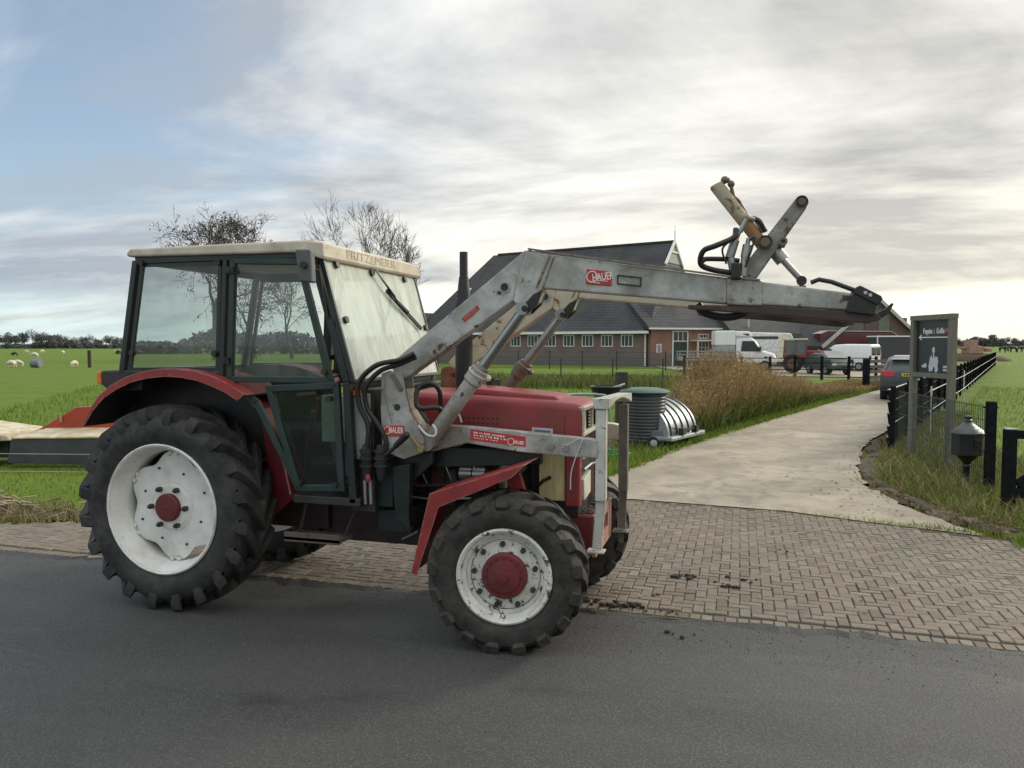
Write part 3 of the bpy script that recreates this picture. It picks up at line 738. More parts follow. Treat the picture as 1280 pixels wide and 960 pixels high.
hook = [LP(1082, 392), LP(1098, 391), LP(1108, 386), LP(1117, 378), LP(1119, 379), LP(1113, 391), LP(1104, 397), LP(1088, 400)]
plate = [LP(1070, 359), LP(1075, 357), LP(1101, 370), LP(1103, 374), LP(1097, 382), LP(1066, 366)]
cap = [LP(908, 346.2), LP(953, 351), LP(953, 382.5), LP(908, 381)]
mast = [LP(477, 467, 4.47), LP(487, 463, 4.47), LP(503, 467, 4.47), LP(506, 487, 4.47), LP(512, 515, 4.47), LP(522, 532, 4.47), LP(531, 549, 4.47), LP(529, 566, 4.47), LP(505, 574, 4.47), LP(484, 566, 4.47), LP(478, 556, 4.47), LP(476, 510, 4.47)]
beam = [LP(541, 531, 4.6), LP(590, 534, 4.6), LP(735, 549, 4.6), LP(747, 552, 4.6), LP(747, 573, 4.6), LP(720, 572, 4.6), LP(648, 565, 4.6), LP(583, 554, 4.6), LP(536, 566, 4.6)]
for side in (0, 1):
    o = side*DY; m = grey_paint if side == 0 else cream_rust
    yo = 0 if side == 0 else .0
    b = WB(); b.prism(boom, YA0+o+.004, YA1+o-.004)
    b.prism(elbow, YA0+o-.004, YA1+o+.004)
    b.prism(upper, YA0+o+.006, YA1+o-.006)
    b.prism(cap, YA0+o, YA1+o)
    arm = b.build('loader_arm', m, TR, bevel=.010)
    if side == 0: arm0 = arm
    b = WB()
    strip(b, [LP(688, 319), LP(671, 360)], .014, YA0+o-.008, YA0+o+.0)      # weld seam
    strip(b, [LP(660, 311), LP(910, 345.5), LP(950, 350)], .010, YA0+o-.006, YA0+o+.012)
    b.build('weld_seam', paint('rusty_weld_%d' % side, (.2, .17, .13), .7, wear=.6, ws=30), arm)
    b = WB(); q = LP(631, 359)
    b.cyl((q[0], YA0+o-.001, q[1]), (q[0], YA1+o+.002, q[1]), .026, 20); b.build('pivot_hole', decal_dark, arm)
    b = WB(); b.lathe([(.024, -.006), (.034, -.006), (.034, 0)], (q[0], YA0+o, q[1]), 'y', 20); b.build('bush', steel_m, arm)
    b = WB(); b.prism(chan, YA0+o+.01, YA1+o-.01); b.build('lower_channel', paint('channel_dark_brown_%d' % side, (.05, .032, .026), .6, var=.35, wear=.35, wearcol=(.2, .12, .1), ws=8), arm, bevel=.005)
    b = WB(); b.prism(hitch, YA0+o-.01, YA1+o+.01); b.prism(plate, YA0+o-.02, YA0+o+.012) ; b.prism(plate, YA1+o-.012, YA1+o+.02); b.prism(hook, YA0+o+.03, YA1+o-.03)
    hi = b.build('hitch_hook', black_metal, arm, bevel=.006)
    if side == 0:
        b = WB(); b.tube([(*LP(1014, 353)[:1], YA0+.02, LP(1014, 353)[1]), (LP(1024, 349)[0], YA0+.02, LP(1024, 349)[1]), (LP(1040, 352)[0], YA0+.02, LP(1040, 352)[1]), (LP(1070, 363)[0], YA0+.02, LP(1070, 363)[1])], .013, 10); b.build('release_handle', black_metal, hi, smooth=60)
        b = WB()
        for px, py in ((1081, 366), (1087, 369)):
            q = LP(px, py); b.box(q[0]-.008, q[0]+.008, YA0-.0235, YA0-.0195, q[1]-.008, q[1]+.008)
        b.build('bolt_hole', label_silver, hi)
    # bracket for the lift cylinder under the elbow
    b = WB(); br = [LP(667, 368), LP(678, 362), LP(672, 380), LP(660, 392), LP(652, 391), LP(655, 381)]
    b.prism(br, YA0+o-.012, YA0+o+.012); b.prism(br, YA1+o-.012, YA1+o+.012)
    b.cyl((LP(657, 386)[0], YA0+o-.03, LP(657, 386)[1]), (LP(657, 386)[0], YA1+o+.03, LP(657, 386)[1]), .02, 12)
    b.build('cylinder_bracket', black_metal, arm, bevel=.004)
    # lift cylinder
    p0, p1, p2 = [Vector((*[LP(x, y, 4.55)[0]], 4.55+o, LP(x, y, 4.55)[1])) for x, y in ((537, 552), (604, 458), (656, 386))]
    d = (p1-p0).normalized()
    b = WB(); b.tube([p0, p1], .050, 24); b.tube([p1-d*.13, p1-d*.12, p1-d*.03, p1-d*.02], [.052, .062, .062, .052], 24); b.cyl((p0.x, 4.48+o, p0.z), (p0.x, 4.62+o, p0.z), .055, 20)
    lc = b.build('lift_cylinder', grey_paint if side == 0 else brown_cyl, TR, smooth=40)
    b = WB(); b.tube([p1, p2], .034, 18); b.cyl((p2.x, YA0+o-.02, p2.z), (p2.x, YA1+o+.02, p2.z), .04, 16); b.build('piston_rod', chrome_rod, lc, smooth=40)
    b = WB(); b.tube([p1-d*.062, p1-d*.052], .068, 24); b.sphere(p1-d*.03+Vector((.05, 0, -.05)), .022, 8); b.build('cylinder_collar', cream_panel if side == 0 else brown_cyl, lc, smooth=40)
    # mast: two plates and a web
    b = WB(); b.prism(mast, 4.465+o, 4.48+o); b.prism(mast, 4.61+o, 4.625+o)
    b.prism([mast[i] for i in (0, 1, 2, 3, 11)], 4.48+o, 4.50+o-.004) if False else None
    ms = b.build('loader_mast', grey_paint if side == 0 else paint('rust_red_mast', (.2, .08, .04), .75, var=.4, wear=.5, wearcol=(.05, .03, .025), ws=9), TR, bevel=.004)
    b = WB(); strip(b, [LP(504, 487, 4.47), LP(510, 515, 4.47), LP(522, 533, 4.47), LP(530, 550, 4.47)], .035, 4.482+o, 4.608+o); b.build('mast_web', paint('mast_web_brown_%d' % side, (.22, .18, .13), .6, wear=.4), ms)
    if side == 0:
        b = WB(); q = LP(497, 509, 4.47); b.cyl((q[0], 4.4625, q[1]), (q[0], 4.47, q[1]), .022, 16); b.build('pivot_hole', decal_dark, ms)
        b = WB(); strip(b, [LP(490, 468, 4.46), LP(502, 488, 4.46)], .03, 4.452, 4.465); b.build('latch_bar', brown_cyl, ms, bevel=.003)
        b = WB()
        q = [LP(480, 532, 4.464), LP(505, 532, 4.464), LP(507, 546, 4.464), LP(482, 545, 4.464)]
        b.prism(q, 4.4615, 4.464); dc = b.build('decal', decal_red, ms)
        cxz = ((q[0][0]+q[2][0])/2, (q[0][1]+q[2][1])/2)
        b = WB(); b.add(*text_mesh('HAUER', .055, (cxz[0]+.01, 4.4605, cxz[1]+.005), (1,0,-.02), (.02,0,1), .0006, .1, bold=.001)); b.build('lettering', decal_white, dc, fixn=False)
        b = WB()
        g = [(q[1][0]-.115+.022*math.cos(2*PI*k/24)*(1.12 if k%2 else .98), cxz[1]+.004+.022*math.sin(2*PI*k/24)*(1.12 if k%2 else .98)) for k in range(25)]
        b.tube([(x, 4.4605, z) for x, z in g], .0025, 5, caps=False); b.build('gear_emblem', decal_white, dc)
        b = WB(); c0, c1 = LP(513, 545, 4.45), LP(526, 561, 4.45); b.tube([(c0[0], 4.45, c0[1]), (c1[0], 4.45, c1[1])], .008, 8); b.cyl((c1[0], 4.44, c1[1]), (c1[0], 4.47, c1[1]), .02, 12); b.build('lock_pin', paint('brass_pin', (.3, .2, .08), .5), ms)
        b = WB(); strip(b, [LP(481, 471, 4.46), LP(480, 495, 4.46), LP(490, 530, 4.46)], .004, 4.4625, 4.466); b.build('paint_run', paint('rust_run', (.25, .17, .1), .7), ms)
    # side beam
    yb = 4.6+o*.93
    b = WB(); b.prism(beam, yb, yb+.09); b.prism([LP(541, 545, 4.6), LP(592, 551, 4.6), LP(536, 572, 4.6)], yb+.09, yb+.13)
    bm_ = b.build('loader_beam', grey_paint if side == 0 else cream_panel, TR, bevel=.006)
    if side == 0:
        b = WB()
        for px, py in ((690, 558), (708, 560)):
            q = LP(px, py, 4.6); b.cyl((q[0], 4.585, q[1]), (q[0], 4.602, q[1]), .019, 6)
        b.build('bolts', steel_m, bm_)
        q = [LP(588, 536.5, 4.598), LP(657, 546, 4.598), LP(657, 558.5, 4.598), LP(588, 550, 4.598)]
        b = WB(); b.prism(q, 4.597, 4.6); dc = b.build('decal', decal_red, bm_)
        xa_ = Vector((q[1][0]-q[0][0], 0, q[1][1]-q[0][1])).normalized(); ya_ = Vector((-xa_.z, 0, xa_.x))
        mid = lambda u, v: Vector((q[0][0], 4.5965, q[0][1]))+(Vector((q[1][0]-q[0][0], 0, q[1][1]-q[0][1])))*u+(Vector((q[3][0]-q[0][0], 0, q[3][1]-q[0][1])))*v
        b = WB()
        random.seed(3)
        for row, v, u0, u1, hgt in ((0, .25, .06, .62, .011), (1, .5, .06, .66, .010), (2, .74, .06, .5, .005)):
            u = u0
            while u < u1:
                lw = random.uniform(.006, .016); p_ = mid(u, v); b.bar(p_, p_+xa_*lw*.9, .0012, hgt*random.uniform(.75, 1.05)); u += (lw+random.choice((.003, .003, .009)))/.33
        b.add(*text_mesh('HAUER', .03, mid(.875, .62), xa_, ya_, .0006, .07, bold=.0008))
        g0 = mid(.74, .62); g = [g0+(xa_*math.cos(2*PI*k/24)+ya_*math.sin(2*PI*k/24))*.02*(1.12 if k%2 else .96) for k in range(25)]
        b.tube(g, .0022, 5, caps=False); b.build('lettering', decal_white, dc, fixn=False)
        b = WB(); q2 = [LP(665, 534, 4.785), LP(691, 536, 4.785), LP(691, 546, 4.785), LP(665, 544, 4.785)]; b.prism(q2, 4.785, 4.789); lb = b.build('type_plate', label_silver, bon)
        b = WB(); strip(b, [LP(668, 538, 4.785), LP(688, 539.5, 4.785)], .012, 4.783, 4.785); strip(b, [LP(668, 541.5, 4.785), LP(688, 543, 4.785)], .005, 4.783, 4.785); b.build('type_plate_print', flat('print_blue_grey', (.12, .14, .18), .5), lb)
# decals on the arm
q = [LP(733, 336), LP(764.5, 339.5), LP(764.5, 357.5), LP(732, 355)]
b = WB(); b.prism(q, YA0-.0, YA0+.007); dc = b.build('decal', decal_red, arm0, bevel=.004)
b = WB(); c_ = LP(753.5, 347); xa_ = Vector((1, 0, .02)); ya_ = Vector((-.02, 0, 1))
b.add(*text_mesh('HAUER', .062, (c_[0], YA0-.0008, c_[1]+.004), (1,0,.10), (-.10,0,1), .0006, .125, bold=.0012))
g = [(LP(740, 346)[0]+.03*math.cos(2*PI*k/32)*(1.12 if k%2 else .97), YA0-.001, LP(740, 346)[1]+.03*math.sin(2*PI*k/32)*(1.12 if k%2 else .97)) for k in range(33)]
b.tube(g, .0035, 5, caps=False)
strip(b, [LP(736, 352), LP(750, 354)], .004, YA0-.0015, YA0+.001); strip(b, [LP(745, 350.5), LP(760, 351.5)], .003, YA0-.0015, YA0+.001)
b.build('lettering', decal_white, dc, fixn=False)
b = WB(); pl = [LP(772, 344), LP(801, 347), LP(800.5, 357.5), LP(772, 354.5)]
strip(b, pl, .007, YA0-.001, YA0+.007, True); b.build('stencil_frame', decal_dark, arm0)
q = [LP(577, 398), LP(596.5, 381.5), LP(599.5, 386), LP(580.5, 403)]
b = WB(); b.prism(q, YA0+.001, YA0+.006); dc = b.build('decal', decal_red, arm0)
xa_ = Vector((q[1][0]-q[0][0], 0, q[1][1]-q[0][1])).normalized(); ya_ = Vector((-xa_.z, 0, xa_.x))
b = WB(); b.add(*text_mesh('HAUER', .03, (sum(p[0] for p in q)/4, YA0+.0005, sum(p[1] for p in q)/4), xa_, ya_, .0005, .1)); b.build('lettering', paint('faded_decal_print', (.5, .2, .16), .5), dc, fixn=False)
# cross tube between the arms, and the far end
b = WB(); q = LP(985, 372); b.cyl((q[0], YA1, q[1]), (q[0], YA0+DY, q[1]), .045, 20); q = LP(1082, 388); b.cyl((q[0], YA1, q[1]), (q[0], YA0+DY, q[1]), .035, 20)
q = LP(1000, 362); b.box(q[0]-.15, q[0]+.04, YA1+.02, YA0+DY-.02, q[1]-.02, q[1]+.03)
b.build('cross_tube', grey_paint, TR, smooth=40)

# grab linkage on top of the arm
YL = 4.66
def K(px, py, y=YL): q = at(px, py, y=y); return Vector((q.x, y, q.z))
b = WB(); b.tube([K(895, 231), K(895.5, 232), K(930, 276)], [.036, .040, .038], 22); gc = b.build('grab_cylinder', tan_cyl, TR, smooth=40)
b = WB(); b.tube([K(929.5, 275.5), K(961, 316)], [.037, .036], 22); b.build('rusty_barrel', paint('orange_rust_barrel', (.25, .125, .055), .6, var=.35, wear=.45, wearcol=(.12, .05, .03), ws=12, dirt=.4, dirtcol=(.3, .22, .12)), gc, smooth=40)
b = WB(); b.tube([K(895, 231)+Vector((.04, 0, .01)), K(904, 226), K(910, 224), K(914, 232), K(917, 246), K(922, 250), K(933, 268)], .012, 8); b.sphere(K(906, 225), .024, 8); b.sphere(K(914, 230), .022, 8); b.build('oil_pipe', brown_cyl, gc, smooth=60)
b = WB(); b.sphere(K(932, 271, YL-.06), .025, 8); b.tube([K(932, 271, YL-.06), K(945, 275), K(955, 290)], .014, 8); b.build('pipe_union', tan_cyl, gc, smooth=60)
b = WB(); b.tube([K(961, 316)+Vector((.05, 0, -.02)), K(975, 321), K(999, 347)], [.036, .019, .019], 16); b.tube([K(966, 310), K(979, 326)], .04, 18); b.build('grab_rod', steel_m, gc, smooth=40)
b = WB(); b.cyl(K(1002, 351, YL-.06), K(1002, 351, YL+.06), .028, 18); b.build('rod_eye', black_metal, gc, smooth=40)
# link plates
e0, e1 = K(1001, 255), K(938, 340)
def capsule(p, q, r0, r1, n=10):
    d = Vector((q.x-p.x, q.z-p.z)).normalized(); a0 = math.atan2(d.y, d.x); pts = []
    for i in range(n+1):
        a = a0+PI/2+PI*i/n; pts.append((p.x+r0*math.cos(a), p.z+r0*math.sin(a)))
    for i in range(n+1):
        a = a0-PI/2+PI*i/n; pts.append((q.x+r1*math.cos(a), q.z+r1*math.sin(a)))
    return pts
poly = capsule(e0, e1, .037, .048)
b = WB(); b.prism(poly, YL-.07, YL-.058); b.prism(poly, YL+.058, YL+.07)
gl = b.build('grab_link', link_paint, TR, bevel=.004)
b = WB(); ld_ = Vector((e1.x-e0.x, e1.z-e0.z)).normalized(); ln_ = Vector((-ld_.y, ld_.x))
for sg_ in (-1, 1): strip(b, [(e0.x+ln_.x*sg_*.029, e0.z+ln_.y*sg_*.029), (e1.x+ln_.x*sg_*.038, e1.z+ln_.y*sg_*.038)], .008, YL-.058, YL+.058); b.build('link_web', brown_cyl, gl)
b = WB()
for p, r in ((e0, .02), (K(956, 305), .026)):
    b = WB(); b.cyl((p.x, YL-.088, p.z), (p.x, YL+.09, p.z), r, 16); b.lathe([(r+.012, -.006), (r+.012, .012), (r*.9, .012)], (p.x, YL-.085, p.z), 'y', 16); b.build('link_pin', brown_cyl, gl, smooth=40)
b = WB(); b.cyl((K(976, 304).x, YL-.06, K(976, 304).z), (K(976, 304).x, YL+.06, K(976, 304).z), .03, 10); b.lathe([(.012, 0), (.024, 0), (.024, .02), (.012, .02)], (K(978, 304).x, YL-.09, K(978, 304).z), 'y', 12, True); b.build('lug_eye', brown_cyl, gl)
# couplings and hoses
b = WB()
for (p, q, r) in (((918, 345), (913, 322), .03), ((912, 322), (919, 300), .035), ((928, 345), (931, 322), .028), ((931, 322), (934, 306), .034), ((919, 300), (924, 288), .022), ((925, 290), (933, 274), .02), ((934, 306), (936, 298), .018)):
    b.tube([K(*p, YL-.14), K(*q, YL-.14)], r*.72, 12)
b.build('quick_coupler', steel_m, TR, smooth=40)
b = WB(); b.box(K(914, 345).x, K(926, 345).x, YL-.18, YL-.08, K(920, 346).z-.03, K(920, 332).z); b.build('valve_block', black_metal, TR, bevel=.01)
def curve(pts, n=8):
    P = [Vector(p) for p in pts]; out = []
    P = [P[0]*2-P[1]]+P+[P[-1]*2-P[-2]]
    for i in range(1, len(P)-2):
        for k in range(n):
            t = k/n; a, b_, c, d = P[i-1], P[i], P[i+1], P[i+2]
            out.append(.5*((2*b_)+(c-a)*t+(2*a-5*b_+4*c-d)*t*t+(3*b_-a-3*c+d)*t**3))
    out.append(P[-2]); return out
def hose(pts, r, name='hydraulic_hose', m=hose_m, par=TR):
    b = WB(); b.tube(curve(pts), r, 10); return b.build(name, m, par, smooth=60)
hose([K(920, 286, 4.5), K(917, 297, 4.48), K(895, 307, 4.45), K(879, 314, 4.45), K(876, 330, 4.47), K(890, 337, 4.5), K(913, 341, 4.52)], .016)
hose([K(880, 325, 4.5), K(875, 328, 4.48), K(880, 324, 4.5), K(905, 324, 4.52), K(924, 326, 4.54)], .014)
hose([K(941, 272, 4.66), K(950, 277, 4.64), K(957, 290, 4.64)], .013)
hose([K(872, 380, 4.62), K(880, 390, 4.62), K(905, 396, 4.62), K(928, 392, 4.62), K(938, 381, 4.62)], .026)
hose([K(913, 300, 4.5), K(903, 312, 4.5), K(908, 330, 4.5)], .006); hose([K(937, 300, 4.5), K(943, 297, 4.5), K(940, 310, 4.5), K(932, 334, 4.5)], .006)
# hoses from the cab valve to the arm
hose([K(518, 442, 4.44), K(500, 450, 4.42), K(470, 457, 4.41), K(449, 478, 4.41), K(449, 505, 4.42), K(460, 532, 4.43), K(459, 560, 4.43)], .017)
hose([K(520, 446, 4.46), K(500, 455, 4.44), K(475, 464, 4.43), K(457, 485, 4.42), K(459, 510, 4.43), K(472, 530, 4.44), K(482, 550, 4.45), K(482, 575, 4.45)], .016)
hose([K(552, 520, 4.6), K(548, 510, 4.55), K(524, 510, 4.5), K(520, 497, 4.5), K(524, 484, 4.52), K(538, 479, 4.55), K(549, 488, 4.58), K(551, 510, 4.62)], .016)
hose([K(521, 506, 4.52), K(530, 520, 4.5), K(536, 528, 4.5)], .015)
hose([K(523, 532, 4.48), K(533, 543, 4.46), K(543, 545, 4.46), K(545, 537, 4.47), K(541, 531, 4.48)], .008, 'steel_pipe', label_silver)
hose([K(565, 519, 4.7), K(573, 518, 4.7), K(577, 528, 4.7)], .007, 'steel_pipe', label_silver)
hose([K(703, 560, 4.59), K(727, 548, 4.585), K(722, 565, 4.585), K(714, 590, 4.59), K(713, 612, 4.6)], .0035, 'wire_end', label_silver)
b = WB()
for dx_ in (0, 18):
    b.tube([K(459+dx_, 556, 4.45), K(459+dx_, 562, 4.45), K(459+dx_, 562, 4.45), K(459+dx_, 590, 4.45), K(458+dx_, 600, 4.45)], [.03, .034, .045, .034, .02], 12)
    for k in range(3): b.tube([K(459+dx_, 562+9*k, 4.45), K(459+dx_, 565+9*k, 4.45)], .05, 12)
vb = b.build('control_valve', black_metal, TR, smooth=40)
b = WB(); b.tube([K(456, 600, 4.45), K(457, 630, 4.45)], .012, 8); b.tube([K(463, 600, 4.45), K(464, 630, 4.45)], .012, 8); b.build('valve_rod', steel_m, vb)
b = WB(); b.sphere(K(460, 598, 4.42), .02, 8, (1, .6, 1.5)); b.build('valve_knob', red_paint, vb)
b = WB(); b.tube([K(470, 580, 4.43), K(497, 556, 4.41)], .013, 8); b.tube([K(494, 558, 4.41), K(508, 544, 4.40)], [.018, .024], 10); b.sphere(K(508, 544, 4.40), .024, 8); b.build('loader_lever', black_metal, TR, smooth=60)
# subframe leg under the mast
b = WB(); lg = [LP(489, 583, 4.5), LP(512, 580, 4.5), LP(511, 648, 4.5), LP(513, 660, 4.5), LP(508, 667, 4.5), LP(506, 658, 4.5), LP(494, 650, 4.5)]
b.prism(lg, 4.5, 4.56); b.prism([LP(470, 575, 4.5), LP(535, 566, 4.5), LP(535, 582, 4.5), LP(470, 640, 4.5)], 4.57, 4.62); b.tube([K(503, 675, 4.5), K(524, 665, 4.5)], .018, 8)
b.box(LP(470, 600, 4.6)[0], LP(512, 600, 4.6)[0], 4.62, 5.5, .6, .75)
b.prism([LP(540, 558, 4.65), LP(675, 567, 4.65), LP(675, 582, 4.65), LP(540, 585, 4.65)], 4.68, 4.74)
b.build('loader_subframe', cab_paint, TR, bevel=.006)
b = WB(); b.box(LP(440, 580, 4.55)[0], LP(490, 580, 4.55)[0], 4.56, 5.0, LP(440, 632, 4.55)[1], LP(440, 588, 4.55)[1]); b.build('tool_box', door_green, TR, bevel=.01)

# guard in front of the radiator
g0t, g0b = at(752, 500, y=4.64), at(744, 690, y=4.64); g1t, g1b = at(780, 493, y=5.46), at(775, 664, y=5.46)
b = WB()
def post(t, bt):
    b.bar((t.x, t.y, t.z), (t.x, t.y, t.z-.62), .06, .065, up=(1,0,0)); b.bar((t.x, t.y, t.z-.60), (bt.x+.01, bt.y, bt.z+.02), .022, .06, up=(1,0,0))
    b.box(bt.x-.05, bt.x+.06, bt.y-.05, bt.y+.05, bt.z, bt.z+.012)
post(g0t, g0b)
n = 9; arc_ = []
for i in range(n+1):
    t = i/n; arc_.append((g0t.x+(g1t.x-g0t.x)*t, g0t.y-.04+(g1t.y-g0t.y+.08)*t, g0t.z-.055+(g1t.z-g0t.z)*t+.05*math.sin(PI*t)))
for i in range(n):
    p, q = arc_[i], arc_[i+1]
    b.hexa([(p[0]-.04,p[1],p[2]), (p[0]+.05,p[1],p[2]), (q[0]+.05,q[1],q[2]), (q[0]-.05,q[1],q[2])], [(p[0]-.05,p[1],g0t.z+.01+(g1t.z-g0t.z)*i/n), (p[0]+.05,p[1],g0t.z+.01+(g1t.z-g0t.z)*i/n), (q[0]+.05,q[1],g0t.z+.01+(g1t.z-g0t.z)*(i+1)/n), (q[0]-.05,q[1],g0t.z+.01+(g1t.z-g0t.z)*(i+1)/n)])
rg = b.build('radiator_guard', guard_paint, TR, bevel=.004)
b = WB(); post(g1t-Vector((0,0,.07)), g1b); b.build('guard_post', guard_shade_brown, rg, bevel=.004)
# ------------------------------------------------------------------ GROUND
def sheet(name, poly, z, m, kind='structure'):
    me = bpy.data.meshes.new(name); me.from_pydata([(x, y, z) for x, y in poly], [], [tuple(range(len(poly)))]); me.materials.append(m)
    o = bpy.data.objects.new(name, me); COL.objects.link(o); o['kind'] = kind
    bm = bmesh.new(); bm.from_mesh(me); bmesh.ops.recalc_face_normals(bm, faces=bm.faces)
    for f in bm.faces:
        if f.normal.z < 0: f.normal_flip()
    bm.to_mesh(me); bm.free(); return o
# grass sheet
m, nt, b_, out = nodes('pasture_grass')
v = wcoord(nt); big = noise(nt, v, .05, 5, .6); mid_ = noise(nt, v, .8, 6, .65); fine = noise(nt, wcoord(nt, (1, 1, 1)), 14, 5, .7)
c = mix(nt, ramp(nt, mid_, [(.3, 0), (.7, 1)]), (.085, .140, .011), (.16, .235, .024))
c = mix(nt, ramp(nt, big, [(.35, 0), (.65, .65)]), c, (.14, .195, .028))
c = mix(nt, ramp(nt, fine, [(.35, .45), (.6, 0)]), c, (.04, .065, .012))
L(nt, c, b_.inputs['Base Color']); b_.inputs['Roughness'].default_value = .8; b_.inputs['Specular IOR Level'].default_value = .15
bump(nt, b_, fine, .8, .05); grass_m = m
# far sheet with a hole-free stepped grid: fine near, coarse far
b = MB()
b.add([(-4000, -600, -.05), (4000, -600, -.05), (4000, 6000, -.05), (-4000, 6000, -.05)], [(0,1,2,3)])
tag(b.build('field', grass_m), kind='structure')
# asphalt
m, nt, b_, out = nodes('asphalt')
v = wcoord(nt); big = noise(nt, wcoord(nt, (.35, 1.2, 1)), .9, 5, .6, .5); grain = noise(nt, v, 75, 4, .75)
vor = N(nt, 'ShaderNodeTexVoronoi'); vor.inputs['Scale'].default_value = 70; L(nt, v, vor.inputs['Vector'])
c = mix(nt, ramp(nt, big, [(.3, 0), (.7, 1)]), (.045, .0445, .042), (.068, .067, .063))
wet = noise(nt, wcoord(nt, (.5, 1.6, 1)), 1.1, 6, .65, 1)
wf = ramp(nt, wet, [(.57, 0), (.68, 1)])
c = mix(nt, math_(nt, 'MULTIPLY', wf, .3), c, (.03, .031, .031))
st = ramp(nt, vor.outputs['Distance'], [(.0, .95), (.26, .2), (.5, 0)])
c = mix(nt, math_(nt, 'MULTIPLY', st, ramp(nt, noise(nt, v, 6, 4, .7), [(.35, .5), (.65, 1)])), c, (.20, .195, .18)); c = mix(nt, ramp(nt, grain, [(.56, 0), (.68, .75)]), c, (.012, .012, .012))
L(nt, c, b_.inputs['Base Color'])
L(nt, mix(nt, wf, (.72, .72, .72), (.45, .45, .45)), b_.inputs['Roughness']); b_.inputs['Specular IOR Level'].default_value = .4
bump(nt, b_, math_(nt, 'ADD', grain, math_(nt, 'MULTIPLY', vor.outputs['Distance'], .9)), .45, .004); asphalt_m = m
edge = []
x = -40.0
rnd = random.Random(5)
while x < 40:
    w = .05 if -9 < x < 6 else .02
    edge.append((x, 5.2+rnd.uniform(-w, w)*.8+.03*math.sin(x*2.1))); x += .07 if -9 < x < 6 else 1.0
b = MB(); b.zprism([(-40, -8), (40, -8)]+edge[::-1], -.04, .004)
tag(b.build('road', asphalt_m), kind='structure')
# worn lip where the asphalt meets the bricks
m, nt, b_, out = nodes('asphalt_edge_lip'); v = wcoord(nt)
L(nt, mix(nt, noise(nt, v, 40, 5, .7), (.022, .022, .022), (.06, .06, .057)), b_.inputs['Base Color']); b_.inputs['Roughness'].default_value = .7
bump(nt, b_, noise(nt, v, 70, 5), .8, .01)
b = MB()
pts = [p for p in edge if -9 < p[0] < 6]
for i in range(len(pts)-1):
    (x0, y0), (x1, y1) = pts[i], pts[i+1]
    h0 = .010+.006*math.sin(x0*3.3)+.004*math.sin(x0*11); h1 = .010+.006*math.sin(x1*3.3)+.004*math.sin(x1*11)
    w0 = .075+.03*math.sin(x0*1.7)+.02*math.sin(x0*7.3); w1 = .075+.03*math.sin(x1*1.7)+.02*math.sin(x1*7.3)
    b.add([(x0, y0-w0, .0045), (x1, y1-w1, .0045), (x1, y1-.02, .006+h1), (x0, y0-.02, .006+h0), (x0, y0+.012, -.02), (x1, y1+.012, -.02)], [(0,1,2,3), (3,2,5,4)])
tag(b.build('road_edge', m, smooth=50), kind='structure')
# sand bed + bricks in herringbone
apron = [(-9.5, 5.2), (4.5, 5.2), (4.5, 7.2), (2.9, 7.75), (2.2, 8.22), (1.2, 8.62), (.5, 8.9), (-1.2, 9.08), (-2.2, 9.0), (-3.2, 8.3), (-4.6, 7.2), (-6.2, 6.45), (-7.2, 6.0), (-9.5, 5.75)]
sheet('brick_bed', apron, -.006, paint('joint_sand_and_moss', (.085, .08, .055), .9, var=.5, vs=5, dirt=.6, dirtcol=(.06, .07, .025)))
def inside(x, y, poly):
    r = False; n = len(poly)
    for i in range(n):
        (x0, y0), (x1, y1) = poly[i], poly[(i+1) % n]
        if (y0 > y) != (y1 > y) and x < (x1-x0)*(y-y0)/(y1-y0)+x0: r = not r
    return r
bw = .078; L2 = .156; gap = .0022
b = MB(); rnd = random.Random(11)
def brick(x0, y0, x1, y1):
    cx, cy = (x0+x1)/2, (y0+y1)/2
    if not inside(cx, cy, apron) or y1 < 5.37: return
    y0 = max(y0, 5.332)
    g = gap+rnd.uniform(-.001, .002); z = .002+rnd.uniform(-.002, .002)+.006*math.sin(cx*.9+cy*1.3); t1, t2 = rnd.uniform(-.0025, .0025), rnd.uniform(-.0025, .0025)
    x0 += g; y0 += g; x1 -= g; y1 -= g; e = .005
    dx, dy = rnd.uniform(-.003, .003), rnd.uniform(-.003, .003); x0 += dx; x1 += dx; y0 += dy; y1 += dy
    b.add([(x0,y0,z-.03),(x1,y0,z-.03),(x1,y1,z-.03),(x0,y1,z-.03),(x0,y0,z-.006),(x1,y0,z-.006),(x1,y1,z-.006),(x0,y1,z-.006),
           (x0+e,y0+e,z-t1),(x1-e,y0+e,z+t2),(x1-e,y1-e,z+t1),(x0+e,y1-e,z-t2)],
          [(0,1,5,4),(1,2,6,5),(2,3,7,6),(3,0,4,7),(4,5,9,8),(5,6,10,9),(6,7,11,10),(7,4,8,11),(8,9,10,11)])
# 90-degree herringbone: cells on the bw grid; pattern repeats diagonally
for j in range(-5, 70):
    for i in range(-125, 75):
        k = (i-j) % 4
        X, Y = i*bw-1.0, 5.2+j*bw
        if k == 0: brick(X, Y, X+L2, Y+bw)          # lying along x
        elif k == 2: brick(X, Y-bw+0, X+bw, Y+bw)    # standing along y
for i in range(-90, 55):                              # soldier row by the asphalt
    x0 = i*bw; cx = x0+bw/2
    if -9.4 < cx < 4.4:
        y0 = 5.225
        z = .002+rnd.uniform(-.003, .002); g = gap
        b.add([(x0+g,y0,z-.03),(x0+bw-g,y0,z-.03),(x0+bw-g,y0+.1,z-.03),(x0+g,y0+.1,z-.03),(x0+g+.005,y0+.005,z),(x0+bw-g-.005,y0+.005,z),(x0+bw-g-.005,y0+.095,z),(x0+g+.005,y0+.095,z)],
              [(0,1,5,4),(1,2,6,5),(2,3,7,6),(3,0,4,7),(4,5,6,7)])
m, nt, b_, out = nodes('paving_bricks')
g = N(nt, 'ShaderNodeNewGeometry'); v = g.outputs['Position']
